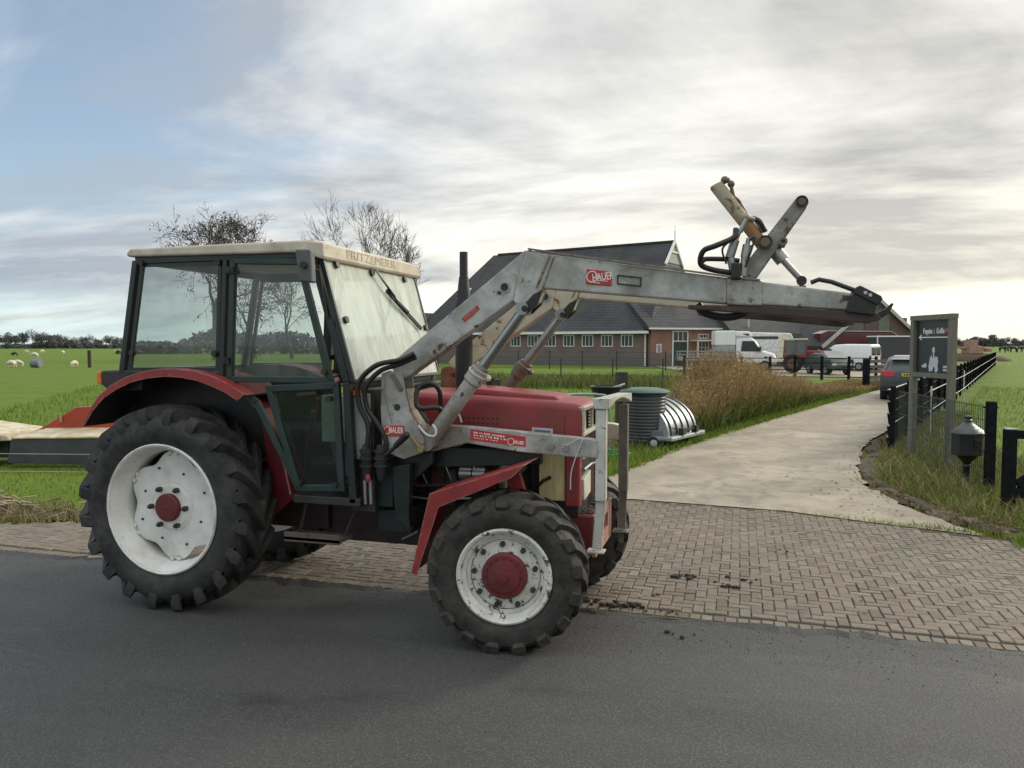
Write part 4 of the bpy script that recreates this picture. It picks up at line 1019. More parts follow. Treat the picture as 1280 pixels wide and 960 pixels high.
c = ramp(nt, g.outputs['Random Per Island'], [(0, (.15, .121, .092)), (.3, (.205, .168, .128)), (.6, (.235, .197, .153)), (.85, (.215, .155, .118)), (1, (.275, .235, .187))])
c = mix(nt, ramp(nt, noise(nt, v, .55, 6, .65), [(.45, 0), (.75, .65)]), c, (.16, .15, .115))
red = ramp(nt, noise(nt, v, .45, 3, .5, .3), [(.55, 0), (.75, .45)]); c = mix(nt, red, c, (.215, .145, .11))
c = mix(nt, ramp(nt, noise(nt, v, 45, 5, .7), [(.4, .45), (.65, 0)]), c, (.09, .08, .06))
L(nt, c, b_.inputs['Base Color']); b_.inputs['Roughness'].default_value = .78; b_.inputs['Specular IOR Level'].default_value = .3
bump(nt, b_, noise(nt, v, 90, 4, .7), .4, .004)
tag(b.build('brick_paving', m, fixn=False), kind='structure')
# concrete drive: left and right edges read off the ground
dl = [(-2.2, 9.02), (-1.75, 10.6), (-1.35, 12.2), (-1.0, 13.9), (.35, 18.5), (2.4, 25), (4.7, 32), (7.5, 39), (8.2, 44)]
fl = lambda Z, d=.4: CW(6.45+(Z-13.1)*.66-d, Z)
dr0 = [fl(42), fl(36), fl(30), fl(25), fl(20), fl(16.5, .5), fl(14.2, .6), (1.62, 11.6), (1.72, 10.2), (1.95, 9.2), (2.2, 8.62), (2.25, 8.3)]
def smooth_edge(pts, jit, seed):
    P = [Vector((x, y, 0)) for x, y in pts]; P = [P[0]*2-P[1]]+P+[P[-1]*2-P[-2]]; o_ = []; r_ = random.Random(seed)
    for i in range(1, len(P)-2):
        nn = max(3, int((P[i+1]-P[i]).length/.16))
        for k in range(nn):
            t = k/nn; a, b2, c2, d = P[i-1], P[i], P[i+1], P[i+2]
            q = .5*((2*b2)+(c2-a)*t+(2*a-5*b2+4*c2-d)*t*t+(3*b2-a-3*c2+d)*t**3); o_.append((q.x+r_.gauss(0, jit), q.y+r_.gauss(0, jit)))
    return o_+[pts[-1]]
dr = smooth_edge(dr0, .03, 5)
fr = [(1.3, 8.62), (.5, 8.93), (-1.2, 9.10)]
m, nt, b_, out = nodes('drive_concrete'); v = wcoord(nt)
c = mix(nt, ramp(nt, noise(nt, v, .7, 7, .65, .4), [(.36, 0), (.64, 1)]), (.24, .195, .135), (.42, .355, .26))
c = mix(nt, ramp(nt, noise(nt, v, 2.6, 7, .7, .6), [(.48, 0), (.62, .85)]), c, (.19, .16, .115))
c = mix(nt, ramp(nt, noise(nt, v, 30, 5, .7), [(.4, .35), (.6, 0)]), c, (.2, .18, .14))
L(nt, c, b_.inputs['Base Color']); b_.inputs['Roughness'].default_value = .62
bump(nt, b_, noise(nt, v, 50, 5, .7), .35, .006); conc_m = m
sheet('driveway', smooth_edge(dl, .03, 6)+dr+fr, .006, conc_m)
yard = [CW(-30, 52), CW(14.5, 46), CW(26, 37), CW(36, 60), CW(34, 95), CW(-10, 95)]
yard = [CW(11.5, 57), CW(14.5, 44.5), fl(41.9, .5), fl(58, .5), fl(75, 6), CW(12, 66)]
sheet('farm_yard', yard, .0, conc_m)
# soil strip along the right edge of the drive
def ribbon(name, line, w, z, m, rnd, wob=.1):
    b = MB(); vs = []
    for i, (x, y) in enumerate(line):
        p = Vector(line[max(i-1, 0)]); q = Vector(line[min(i+1, len(line)-1)]); d = (q-p).normalized(); n = Vector((-d.y, d.x))
        for s in (-1, -.4, .3, 1):
            o = Vector((x, y))+n*s*(w+rnd.uniform(-wob, wob)); vs.append((o.x, o.y, z if abs(s) == 1 else z+.035+rnd.uniform(-.015, .02)))
    fs = [(i*4+k, i*4+k+1, (i+1)*4+k+1, (i+1)*4+k) for i in range(len(line)-1) for k in range(3)]
    b.add(vs, fs); return b.build(name, m, smooth=180)
soil_m = paint('dark_leafy_soil', (.07, .048, .03), .9, var=.5, vs=9, dirt=.6, dirtcol=(.13, .09, .05), bmp=.8, bs=25)
sl = []
P_ = [fl(20, .15), fl(16.5, .3), fl(14.2, .45), (1.68, 11.6), (1.78, 10.3), (2.02, 9.3), (2.3, 8.75), (2.75, 8.3), (3.4, 7.95), (4.3, 7.5)]
for i in range(len(P_)-1):
    for k in range(6):
        t = k/6; sl.append((P_[i][0]*(1-t)+P_[i+1][0]*t+.1, P_[i][1]*(1-t)+P_[i+1][1]*t+.04))
tag(ribbon('soil_strip', sl, .17, -.02, soil_m, random.Random(3), .13), kind='structure')
sl2 = [(-10+.25*i, 5.95+.055*i*(1 if i < 14 else 1)+.02*math.sin(i)) for i in range(17)]
tag(ribbon('soil_verge', sl2, .28, -.02, soil_m, random.Random(4), .08), kind='structure')

# ------------------------------------------------------------------ VEGETATION
def leafmat(name, stops, rough=.65, trans=.25):
    m, nt, b_, out = nodes(name); g = N(nt, 'ShaderNodeNewGeometry')
    c = ramp(nt, g.outputs['Random Per Island'], stops); L(nt, c, b_.inputs['Base Color'])
    b_.inputs['Roughness'].default_value = rough; b_.inputs['Specular IOR Level'].default_value = .25
    t = N(nt, 'ShaderNodeBsdfTranslucent'); L(nt, c, t.inputs[0]); mx = N(nt, 'ShaderNodeMixShader'); mx.inputs[0].default_value = trans
    L(nt, b_.outputs[0], mx.inputs[1]); L(nt, t.outputs[0], mx.inputs[2]); L(nt, mx.outputs[0], out.inputs[0]); return m
grass_blade = leafmat('grass_blades', [(0, (.075, .125, .012)), (.45, (.13, .215, .02)), (.8, (.185, .26, .035)), (1, (.26, .26, .08))], .65, .45)
dry_blade = leafmat('dry_grass_blades', [(0, (.08, .10, .022)), (.35, (.13, .14, .04)), (.7, (.25, .205, .09)), (1, (.36, .29, .15))])
reed_m = leafmat('dead_weed_stalks', [(0, (.10, .06, .03)), (.3, (.24, .145, .065)), (.65, (.38, .25, .115)), (.85, (.20, .18, .06)), (1, (.52, .41, .26))], .8, .4)
weed_green = leafmat('green_weeds', [(0, (.04, .065, .012)), (.5, (.085, .12, .022)), (1, (.16, .17, .045))])
def poly_sample(poly, n, rng):
    xs = [p[0] for p in poly]; ys = [p[1] for p in poly]; out = []
    while len(out) < n:
        k = (n-len(out))*3+20
        X = rng.uniform(min(xs), max(xs), k); Y = rng.uniform(min(ys), max(ys), k)
        for x, y in zip(X, Y):
            if inside(x, y, poly): out.append((x, y))
            if len(out) >= n: break
    return np.array(out)
def blades(name, pts, h, w, bend, m, seed, hvar=.5, z0=-.05, label=None, hfun=None):
    """many bent blades (two quads and a tip each) as one stuff mesh"""
    rng = np.random.default_rng(seed); n = len(pts)
    hh = h*(1-hvar+2*hvar*rng.random(n)**1.3)
    if hfun is not None: hh = hh*hfun(pts)
    a = rng.random(n)*2*PI; bd = bend*hh*(.3+rng.random(n)); a2 = rng.random(n)*2*PI
    ww = w*(.6+.8*rng.random(n))
    px, py = np.cos(a)*ww/2, np.sin(a)*ww/2; bx, by = np.cos(a2)*bd, np.sin(a2)*bd
    V = np.zeros((n, 5, 3)); X, Y = pts[:, 0], pts[:, 1]
    for k, (t, s) in enumerate(((0, 1), (0, -1), (.55, .8), (.55, -.8), (1, 0))):
        V[:, k, 0] = X+px*s+bx*t*t; V[:, k, 1] = Y+py*s+by*t*t; V[:, k, 2] = z0+hh*t*(1-.15*t*bend)
    base = np.arange(n)*5
    quads = np.stack([base, base+1, base+3, base+2], 1); tris = np.stack([base+2, base+3, base+4], 1)
    me = bpy.data.meshes.new(name)
    me.vertices.add(n*5); me.vertices.foreach_set('co', V.reshape(-1))
    me.loops.add(n*7); me.polygons.add(n*2)
    li = np.concatenate([quads.reshape(-1), tris.reshape(-1)]).astype(np.int32); me.loops.foreach_set('vertex_index', li)
    me.polygons.foreach_set('loop_start', np.concatenate([np.arange(n)*4, n*4+np.arange(n)*3]).astype(np.int32))
    me.update(calc_edges=True); me.validate()
    me.materials.append(m); o = bpy.data.objects.new(name, me); COL.objects.link(o); o['kind'] = 'stuff'
    if label: o['label'] = label
    return o
rng = np.random.default_rng(2)
# left verge and field by the mower
lv = [(-10, 6.0), (-7.2, 6.15), (-6.2, 6.6), (-4.6, 7.4), (-3.2, 8.5), (-2.4, 9.2), (-2.2, 13), (-5, 16), (-22, 22), (-22, 8)]
blades('field_grass', poly_sample(lv, 36000, rng), .06, .010, .6, grass_blade, 1, hfun=lambda p: np.clip((17-p[:, 1])/6, .15, 1), label='short green pasture grass by the road')
blades('verge_grass', np.concatenate([poly_sample([(-10, 5.85), (-7.2, 6.0), (-6.2, 6.4), (-4.6, 7.2), (-3.2, 8.3), (-2.3, 9.0), (-2.6, 9.5), (-4.9, 7.8), (-6.5, 6.9), (-10, 6.4)], 5000, rng)]), .16, .012, .8, dry_blade, 2, label='rough verge grass beside the bricks')
# middle pasture behind the tractor and up to the farmhouse
mp = [CW(-12, 14), CW(2.2, 14), CW(4, 26), CW(9, 40), CW(-22, 44)]
blades('field_grass', poly_sample(mp, 22000, rng), .13, .02, .6, grass_blade, 3, label='pasture grass behind the tractor')
bank = [CW(-9, 36), CW(10, 33), CW(10.5, 40), CW(-9, 43)]
blades('ditch_bank_weeds', poly_sample(bank, 9000, rng), .34, .03, .7, dry_blade, 4, label='rough yellowing weeds along the ditch')
blades('ditch_bank_weeds', poly_sample([CW(-9, 34), CW(9, 31), CW(10, 39), CW(-9, 42)], 9000, rng), .45, .03, .7, weed_green, 14, label='low green weeds along the ditch')
# verge along the left of the drive
lefte = dl[:7]
def offset(line, d): return [(x-d*.93, y+d*.30) for x, y in line]
vp = lefte+offset(lefte, .75)[::-1]
def along(line, n, d0, d1, rng):
    seg = rng.integers(0, len(line)-1, n*1) if False else None
    P = np.array(line); ln = np.linalg.norm(P[1:]-P[:-1], axis=1); pr = ln/ln.sum()
    k = rng.choice(len(ln), n, p=pr); t = rng.random(n); d = d0+(d1-d0)*rng.random(n)
    q = P[k]+(P[k+1]-P[k])*t[:, None]; dirs = (P[k+1]-P[k])/ln[k][:, None]
    return q+np.stack([-dirs[:, 1], dirs[:, 0]], 1)*d[:, None]
blades('verge_grass', along(lefte, 13000, -.08, .8, rng), .17, .014, .7, grass_blade, 5, label='green grass edging the concrete drive')
blades('verge_grass', along(lefte, 4000, .5, 1.8, rng), .3, .014, .8, dry_blade, 6, label='longer grass under the dead weeds')
# tall dead weeds
rl = dl[3:8]
def reedh(p): return np.interp(p[:, 1], [13, 14.5, 17.5, 20, 21.5, 23, 26, 29, 33], [.75, .88, .9, 1.1, 1.1, .8, .52, .32, .15])
def clump(pts, amp=.5):
    return 1-amp+amp*2*np.clip(.5+.32*np.sin(pts[:, 0]*1.9+pts[:, 1]*.7)+.25*np.sin(pts[:, 0]*.8-pts[:, 1]*1.7+1), 0, 1)
def thicket(n, d0, d1):
    p = along(rl, n, d0, d1, rng); X = p[:, 0]*CT+p[:, 1]*ST; Z = -p[:, 0]*ST+p[:, 1]*CT; return p[(X/Z > .224+.012*np.sin(p[:, 1]*3))]
rp = thicket(42000, .35, 2.6)
blades('dead_weed_thicket', rp, 1.05, .011, .4, reed_m, 7, .5, label='tall brown dead weeds beside the drive', hfun=lambda p: clump(p, .3)*reedh(p))
blades('green_undergrowth', thicket(20000, .2, 2.6), .68, .028, .7, weed_green, 8, label='green undergrowth at the foot of the dead weeds', hfun=reedh)
# side leaves / seed heads on the weeds
tops = rp[::1]; rngx = np.random.default_rng(9)
def seedheads(name, pts, n_per, z0, z1, size, m, seed, label):
    rng = np.random.default_rng(seed); P = np.repeat(pts, n_per, 0); n = len(P)
    P = P+rng.normal(0, .09, P.shape); z = (z0+(z1-z0)*rng.random(n))*clump(P, .3)*reedh(P)
    c = np.concatenate([P, z[:, None]], 1); a = rng.normal(0, 1, (n, 3)); a /= np.linalg.norm(a, axis=1)[:, None]; b_ = rng.normal(0, 1, (n, 3)); b_ -= a*(a*b_).sum(1)[:, None]; b_ /= np.linalg.norm(b_, axis=1)[:, None]
    s = size*(.5+rng.random(n))[:, None]
    V = np.stack([c-a*s, c+b_*s*.35, c+a*s, c-b_*s*.35], 1)
    me = bpy.data.meshes.new(name); me.vertices.add(n*4); me.vertices.foreach_set('co', V.reshape(-1)); me.loops.add(n*4); me.polygons.add(n)
    me.loops.foreach_set('vertex_index', np.arange(n*4, dtype=np.int32)); me.polygons.foreach_set('loop_start', (np.arange(n)*4).astype(np.int32)); me.update(calc_edges=True)
    me.materials.append(m); o = bpy.data.objects.new(name, me); COL.objects.link(o); o['kind'] = 'stuff'; o['label'] = label; return o
seedheads('dead_weed_leaves', rp[::2], 5, .15, 1.2, .032, reed_m, 10, 'curled brown leaves and seed heads of the dead weeds')
seedheads('undergrowth_leaves', thicket(7000, .3, 2.4), 3, .05, .5, .05, weed_green, 15, 'broad green leaves low among the dead weeds')
# right verge round the sign and the post box
righte = [fl(20, -.1), fl(16.5, .1), fl(14.2, .3), (1.8, 11.6), (1.95, 10.3), (2.25, 9.3), (2.6, 8.7), (3.3, 8.2), (4.6, 7.6)]
rv = righte+[(6.5, 8.5), (4.6, 10.6), fl(14.5, -1.2), fl(20, -1)]
blades('verge_grass', poly_sample(rv, 13000, rng), .22, .012, .8, dry_blade, 11, label='long yellowing grass round the sign posts')
blades('verge_grass', np.array(sl)[rng.integers(0, len(sl), 5000)]+np.stack([rng.normal(.1, .16, 5000), rng.normal(.06, .14, 5000)], 1), .11, .01, .9, dry_blade, 23, label='dry grass creeping over the earth at the edge of the drive')
blades('verge_grass', poly_sample(rv, 8000, rng), .17, .014, .7, grass_blade, 12, label='green grass round the sign posts')
blades('verge_grass', along([(4.6, 7.45), (2.9, 7.95), (2.2, 8.4), (1.3, 8.64), (.5, 8.93), (-.9, 9.1)], 2600, -.06, .07, rng), .10, .01, .7, grass_blade, 13, label='grass growing in the joint between bricks and concrete', hfun=lambda p: np.clip((p[:, 0]+1.6)/3.4, .12, 1.1))
blades('verge_grass', along([(5.6, 6.9), (2.5, 8.12)], 2500, -.25, .25, rng), .17, .012, .7, grass_blade, 16, label='green tuft at the corner of the drive')
rf = [(4.7, 10.5), (6.6, 8.4), (30, 14), (32, 24), fl(34, -.6), fl(20, -.6), fl(14.5, -.8)]
blades('field_grass', poly_sample(rf, 40000, rng), .085, .013, .5, grass_blade, 17, label='bright green pasture right of the fence')

# clods and litter on the soil strip
b = MB(); rnd = random.Random(21)
for i in range(900):
    t = rnd.random()*(len(sl)-1); x, y = sl[int(t)]; x += abs(rnd.gauss(0, .14))-.09; y += abs(rnd.gauss(0, .12))-.05; s_ = rnd.uniform(.006, .024)
    b.sphere((x, y, .012+s_*.2), s_, 6, (rnd.uniform(.8, 1.8), 1, .6))
tag(b.build('soil_clods', soil_m), 'loose dark earth crumbs along the edge of the drive', kind='stuff')

# grit and crumbs of asphalt along the edge of the road
b = MB(); rnd = random.Random(31)
for i in range(900):
    x = rnd.uniform(-7, 3.5); y = 5.2-abs(rnd.gauss(0, .28)); s_ = rnd.uniform(.002, .0065)
    b.sphere((x, y, .005+s_*.4), s_, 5, (rnd.uniform(.8, 1.5), 1, .7))
tag(b.build('road_grit', paint('grit_grey_brown', (.13, .12, .10), .9, var=.5, vs=40, bmp=0)), 'fine grit and crumbs strewn along the edge of the asphalt', kind='stuff')

js = smooth_edge([(-2.6, 8.95), (-2.2, 9.05), (-1.2, 9.09), (.5, 8.915), (1.3, 8.62), (2.25, 8.28), (2.9, 7.8)], .004, 9)
sheet('joint_strip', [(x, y-.09) for x, y in js]+[(x+.02, y+.10) for x, y in js[::-1]], -.003, soil_m)
b = MB(); rnd = random.Random(41)
for i in range(260):                                  # leaf crumbs and stains blown over the concrete
    t = rnd.random()*(len(sl)-1); x, y = sl[int(t)]; x -= abs(rnd.gauss(.1, .5)); y += rnd.gauss(0, .4); a_ = rnd.random()*6.3; s_ = rnd.uniform(.008, .028); c_, q_ = math.cos(a_)*s_, math.sin(a_)*s_
    if y < 8.95: continue
    b.add([(x-c_, y-q_, .012), (x+q_*.6, y-c_*.6, .014), (x+c_, y+q_, .012), (x-q_*.6, y+c_*.6, .018)], [(0,1,2,3)])
tag(b.build('leaf_litter', leafmat('brown_leaf_litter', [(0, (.06, .04, .02)), (.6, (.14, .09, .045)), (1, (.24, .17, .09))], .9, .1), fixn=False), 'brown leaf litter blown over the edge of the concrete drive', kind='stuff')
# ------------------------------------------------------------------ BUILDINGS
def brick_mat(name, c1, c2, mortar, scale=1.0, rotz=0):
    m, nt, b_, out = nodes(name)
    t = N(nt, 'ShaderNodeTexCoord'); sep = N(nt, 'ShaderNodeSeparateXYZ'); L(nt, t.outputs['Object'], sep.inputs[0])
    cb = N(nt, 'ShaderNodeCombineXYZ'); L(nt, math_(nt, 'ADD', sep.outputs[0], sep.outputs[1]), cb.inputs[0]); L(nt, sep.outputs[2], cb.inputs[1])
    br = N(nt, 'ShaderNodeTexBrick'); L(nt, cb.outputs[0], br.inputs['Vector'])
    br.inputs['Scale'].default_value = scale; br.inputs['Brick Width'].default_value = .22; br.inputs['Row Height'].default_value = .065; br.inputs['Mortar Size'].default_value = .008
    br.inputs['Color1'].default_value = (*c1, 1); br.inputs['Color2'].default_value = (*c2, 1); br.inputs['Mortar'].default_value = (*mortar, 1)
    c = mix(nt, ramp(nt, noise(nt, t.outputs['Object'], .6, 6, .65), [(.4, 0), (.75, .55)]), br.outputs['Color'], [x*.55 for x in c1])
    # damp, algae-stained foot of the wall
    z = ramp(nt, math_(nt, 'ADD', math_(nt, 'MULTIPLY', sep.outputs[2], .5), math_(nt, 'MULTIPLY', noise(nt, t.outputs['Object'], .8, 4), .25)), [(.55, .75), (.72, 0)])
    c = mix(nt, z, c, (.13, .125, .11))
    L(nt, c, b_.inputs['Base Color']); b_.inputs['Roughness'].default_value = .85; return m
brick_old = brick_mat('old_brown_brick', (.17, .10, .085), (.21, .13, .11), (.2, .19, .17))
brick_red = brick_mat('red_brick', (.24, .10, .07), (.30, .14, .10), (.26, .23, .2))
m, nt, b_, out = nodes('dark_roof_tiles'); t = N(nt, 'ShaderNodeTexCoord')
sep = N(nt, 'ShaderNodeSeparateXYZ'); L(nt, t.outputs['Object'], sep.inputs[0])
w1 = math_(nt, 'SINE', math_(nt, 'MULTIPLY', sep.outputs[2], 26)); w2 = math_(nt, 'SINE', math_(nt, 'MULTIPLY', sep.outputs[0], 24))
c = mix(nt, ramp(nt, noise(nt, t.outputs['Object'], .5, 7, .7), [(.35, 0), (.7, 1)]), (.042, .043, .045), (.08, .078, .074))
c = mix(nt, ramp(nt, w1, [(.75, 0), (.95, .55)]), c, (.012, .012, .012)); c = mix(nt, ramp(nt, noise(nt, t.outputs['Object'], 3, 5, .7), [(.6, 0), (.75, .5)]), c, (.10, .10, .075))
L(nt, c, b_.inputs['Base Color']); b_.inputs['Roughness'].default_value = .7; b_.inputs['Specular IOR Level'].default_value = .25
bump(nt, b_, math_(nt, 'ADD', w1, w2), .35, .04); roof_m = m
m, nt, b_, out = nodes('grey_corrugated_roof'); t = N(nt, 'ShaderNodeTexCoord'); sep = N(nt, 'ShaderNodeSeparateXYZ'); L(nt, t.outputs['Object'], sep.inputs[0])
w1 = math_(nt, 'SINE', math_(nt, 'MULTIPLY', sep.outputs[1], 30))
c = mix(nt, ramp(nt, noise(nt, t.outputs['Object'], .7, 7, .7), [(.35, 0), (.7, 1)]), (.035, .035, .034), (.07, .07, .064))
c = mix(nt, ramp(nt, w1, [(.5, 0), (.95, .5)]), c, (.03, .03, .03)); L(nt, c, b_.inputs['Base Color']); b_.inputs['Roughness'].default_value = .8
bump(nt, b_, w1, .4, .05); corr_m = m
white_trim = paint('white_trim', (.72, .71, .67), .5, var=.06, dirt=.2, bmp=0)
dark_door = flat('dark_green_door', (.02, .04, .04), .4)
timber = paint('grey_weathered_timber', (.13, .125, .105), .8, var=.3, vs=3, dirt=.5, dirtcol=(.17, .12, .09), stretch=(5, 5, .4))
dull_red_timber = paint('dull_red_shutter_timber', (.105, .075, .06), .8, var=.25, stretch=(5, 5, .5))

def lerp(a, b, t): return tuple(a[i]+(b[i]-a[i])*t for i in range(len(a)))
# main farmhouse: local x along the front wall (left to right), y backwards
c_left, c_right = CW(-9.6, 77.5), CW(11.2, 64.0)
fx, fy = c_right[0]-c_left[0], c_right[1]-c_left[1]; LEN = math.hypot(fx, fy); RZF = math.atan2(fy, fx)
FH = thing('farmhouse', 'large brick farmhouse with a huge dark tiled roof behind the tractor loader', 'farmhouse', (*c_left, 0), RZF)
DEP = 17.0; EAV = 3.0; RID = 11.3
b = MB(); b.box(0, LEN, 0, .35, -.1, EAV); b.box(LEN-.35, LEN, .35, DEP, -.1, EAV-.01); b.box(0, .35, .35, DEP, -.1, 5.0); b.box(.35, LEN-.35, DEP-.35, DEP, -.1, EAV); b.build('wall', brick_old, FH)
b = MB(); e = .35
A = (-.3, -e, EAV-.1); Bp = (LEN+e, -e, EAV-.1); C_ = (LEN+e, DEP+e, EAV-.1); D_ = (-.3, DEP+e, EAV-.1)
r0, r1 = (3.6, DEP/2, RID), (LEN-2.6, DEP/2, RID)
g0, g1 = (LEN-1.0, DEP/2-2.0, RID-2.0), (LEN-1.0, DEP/2+2.0, RID-2.0)      # half hip below a small gable
r1 = (LEN-1.0, DEP/2, RID)
b.add([A, Bp, C_, D_, r0, r1, g0, g1], [(0, 1, 6, 5, 4), (1, 2, 7, 6), (2, 3, 4, 5, 7), (3, 0, 4)])
lo = [(p[0], p[1], p[2]-.18) for p in (A, Bp, C_, D_)]
b.add([A, Bp, C_, D_]+lo, [(0,1,5,4),(1,2,6,5),(2,3,7,6),(3,0,4,7),(4,5,6,7)])
roof_o = b.build('roof', roof_m, FH)
b = MB(); b.add([(r1[0]+.03, r1[1], r1[2]), (g0[0]+.03, g0[1], g0[2]), (g1[0]+.03, g1[1], g1[2]), (r1[0]-.2, r1[1], r1[2]), (g0[0]-.2, g0[1], g0[2]), (g1[0]-.2, g1[1], g1[2])], [(0,1,2),(3,4,5),(0,1,4,3),(1,2,5,4),(2,0,3,5)])
b.build('gable', paint('gable_pale_green_board', (.3, .33, .28), .6), roof_o)
b = MB(); b.bar((r1[0]+.1, r1[1], r1[2]+.05), (g0[0]+.1, g0[1]-.25, g0[2]-.25), .16, .22); b.bar((r1[0]+.1, r1[1], r1[2]+.05), (g1[0]+.1, g1[1]+.25, g1[2]-.25), .16, .22); b.bar((r1[0]+.1, r1[1], r1[2]-.1), (r1[0]+.1, r1[1], r1[2]+1.0), .1); b.bar((r1[0]+.1, r1[1], r1[2]+.9), (r1[0]+.1, r1[1], r1[2]+1.5), .04); b.box(r1[0]+.03, r1[0]+.13, r1[1]-1.0, r1[1]+1.0, g0[2]+.95, g0[2]+1.1)
b.build('gable_ornament', white_trim, roof_o)
b = MB(); b.bar((4.2, DEP/2, RID+.05), (LEN-1.0, DEP/2, RID+.05), .28, .18); b.build('ridge_tiles', roof_m, roof_o)
b = MB(); b.box(-.3, LEN+.36, -.55, -.36, EAV-.28, EAV-.06); b.box(LEN-.15, LEN-.05, -.1, -.002, .0, EAV-.28); b.build('gutter', white_trim, FH)
for k in range(12):                                    # stable windows under the eaves
    x0 = 2.0+k*(LEN-3.2)/11.6
    if k >= 0:
        b = MB(); w_, h_ = 1.1, 1.02; z0 = 1.62
        for (a0, a1, c0, c1) in ((0, w_, 0, .07), (0, w_, h_-.07, h_), (0, .07, .07, h_-.07), (w_-.07, w_, .07, h_-.07), (w_*.32-.025, w_*.32+.025, .07, h_-.07), (w_*.64-.025, w_*.64+.025, .07, h_-.07)):
            b.box(x0+a0, x0+a1, -.05, -.003, z0+c0, z0+c1)
        wn = b.build('window', white_trim, FH)
        b = MB(); b.box(x0+.07, x0+w_-.07, -.025, -.004, z0+.07, z0+h_-.07); b.build('pane', win_dark, wn)
for k, (t, s_) in enumerate(((.08, .42), (.155, .42))):
    # roof lights: on the front roof plane
    def RP(u, v, off):
        y = -e+(DEP/2+e)*v; z = EAV-.1+(RID-EAV+.1)*v; return (u, y-.68*off, z+.7*off)
    u0 = .9+k*2.3+1.6; b = MB(); b.hexa([RP(u0, s_, .02), RP(u0+1.1, s_, .02), RP(u0+1.1, s_+.13, .02), RP(u0, s_+.13, .02)], [RP(u0, s_, .1), RP(u0+1.1, s_, .1), RP(u0+1.1, s_+.13, .1), RP(u0, s_+.13, .1)])
    b.build('roof_light', paint('roof_light_pale_%d' % k, (.62, .64, .62), .3), roof_o)
b = MB(); u0 = LEN*.50; b.hexa([RP(u0, .42, .02), RP(u0+1, .42, .02), RP(u0+1, .49, .02), RP(u0, .49, .02)], [RP(u0, .42, .08), RP(u0+1, .42, .08), RP(u0+1, .49, .08), RP(u0, .49, .08)]); b.build('roof_light', cream_panel, roof_o)
# side extension with door, lean-to, windows
e0 = CW(11.5, 63.5); e1 = CW(22.5, 66.5); L2_ = math.hypot(e1[0]-e0[0], e1[1]-e0[1]); RZ2 = math.atan2(e1[1]-e0[1], e1[0]-e0[0])
EX = thing('farm_extension', 'low red brick outbuilding with dark roof between farmhouse and barn', 'outbuilding', (*e0, 0), RZ2)
b = MB(); b.box(0, L2_, 0, .3, -.1, 3.35); b.box(L2_-.3, L2_, .3, 9, -.1, 3.35); b.box(0, .3, .3, 9, -.1, 3.35); b.build('wall', brick_red, EX)
b = MB(); b.add([(-.4, -.35, 3.25), (L2_+4, -.35, 3.25), (L2_+4, 7.2, 7.4), (-.4, 7.2, 7.4), (-.4, -.35, 3.05), (L2_+4, -.35, 3.05), (L2_+4, 14, 3.2), (-.4, 14, 3.2)], [(0,1,2,3),(4,5,1,0),(5,6,2,1),(7,4,0,3),(3,2,6,7),(4,5,6,7)])
b.build('roof', roof_m, EX)
b = MB(); b.box(-.4, L2_, -.5, -.36, 3.05, 3.2); b.box(1.25, 1.4, -.12, -.3+.29, 0, 3.05) if False else None; b.build('gutter', white_trim, EX)
b = MB()
for (a0, a1, c0, c1) in ((1.9, 2.0, 0, 2.95), (3.25, 3.35, 0, 2.95), (2.0, 3.25, 2.87, 2.95), (2.0, 3.25, 2.05, 2.12), (2.4, 2.45, 2.12, 2.87), (2.82, 2.87, 2.12, 2.87)): b.box(a0, a1, -.05, -.003, c0, c1)
dr_ = b.build('door_frame', white_trim, EX)
b = MB(); b.box(2.0, 3.25, -.03, -.004, .02, 2.05); b.build('door', dark_door, dr_); b = MB(); b.box(2.0, 3.25, -.02, -.005, 2.12, 2.87); b.build('pane', win_dark, dr_)
for x0, z0, w_, h_ in ((4.3, 1.0, .95, 1.1), (4.3, 2.3, .9, .4), (.45, 1.1, .45, .75)):
    b = MB()
    n_ = 3 if h_ > .5 and w_ > .5 else 4
    for (a0, a1, c0, c1) in ((0, w_, 0, .06), (0, w_, h_-.06, h_), (0, .06, .06, h_-.06), (w_-.06, w_, .06, h_-.06)): b.box(x0+a0, x0+a1, -.05, -.003, z0+c0, z0+c1)
    for q in range(1, n_): b.box(x0+w_*q/n_-.018, x0+w_*q/n_+.018, -.045, -.003, z0+.06, z0+h_-.06)
    if h_ > .5 and w_ > .5: b.box(x0+.06, x0+w_-.06, -.04, -.02, z0+h_*.5-.02, z0+h_*.5+.02)
    wn = b.build('window', white_trim, EX); b = MB(); b.box(x0+.06, x0+w_-.06, -.02, -.005, z0+.06, z0+h_-.06); b.build('pane', win_dark, wn)
b = MB(); b.box(3.5, 9.0, -1.3, -.36+.35, 2.08, 2.2); b.box(3.55, 3.65, -1.25, -1.15, 0, 2.08); b.box(8.8, 8.9, -1.25, -1.15, 0, 2.08); b.build('porch_canopy', cream_panel, EX)
b = MB(); b.box(5.6, 8.2, -.06, -.004, .0, 2.0); b.build('sliding_door', flat('dark_grey_door', (.04, .042, .045), .5), EX)
b = MB(); b.sphere((7.0, -.1, 2.7), .16, 10); b.build('wall_lamp', white_trim, EX)
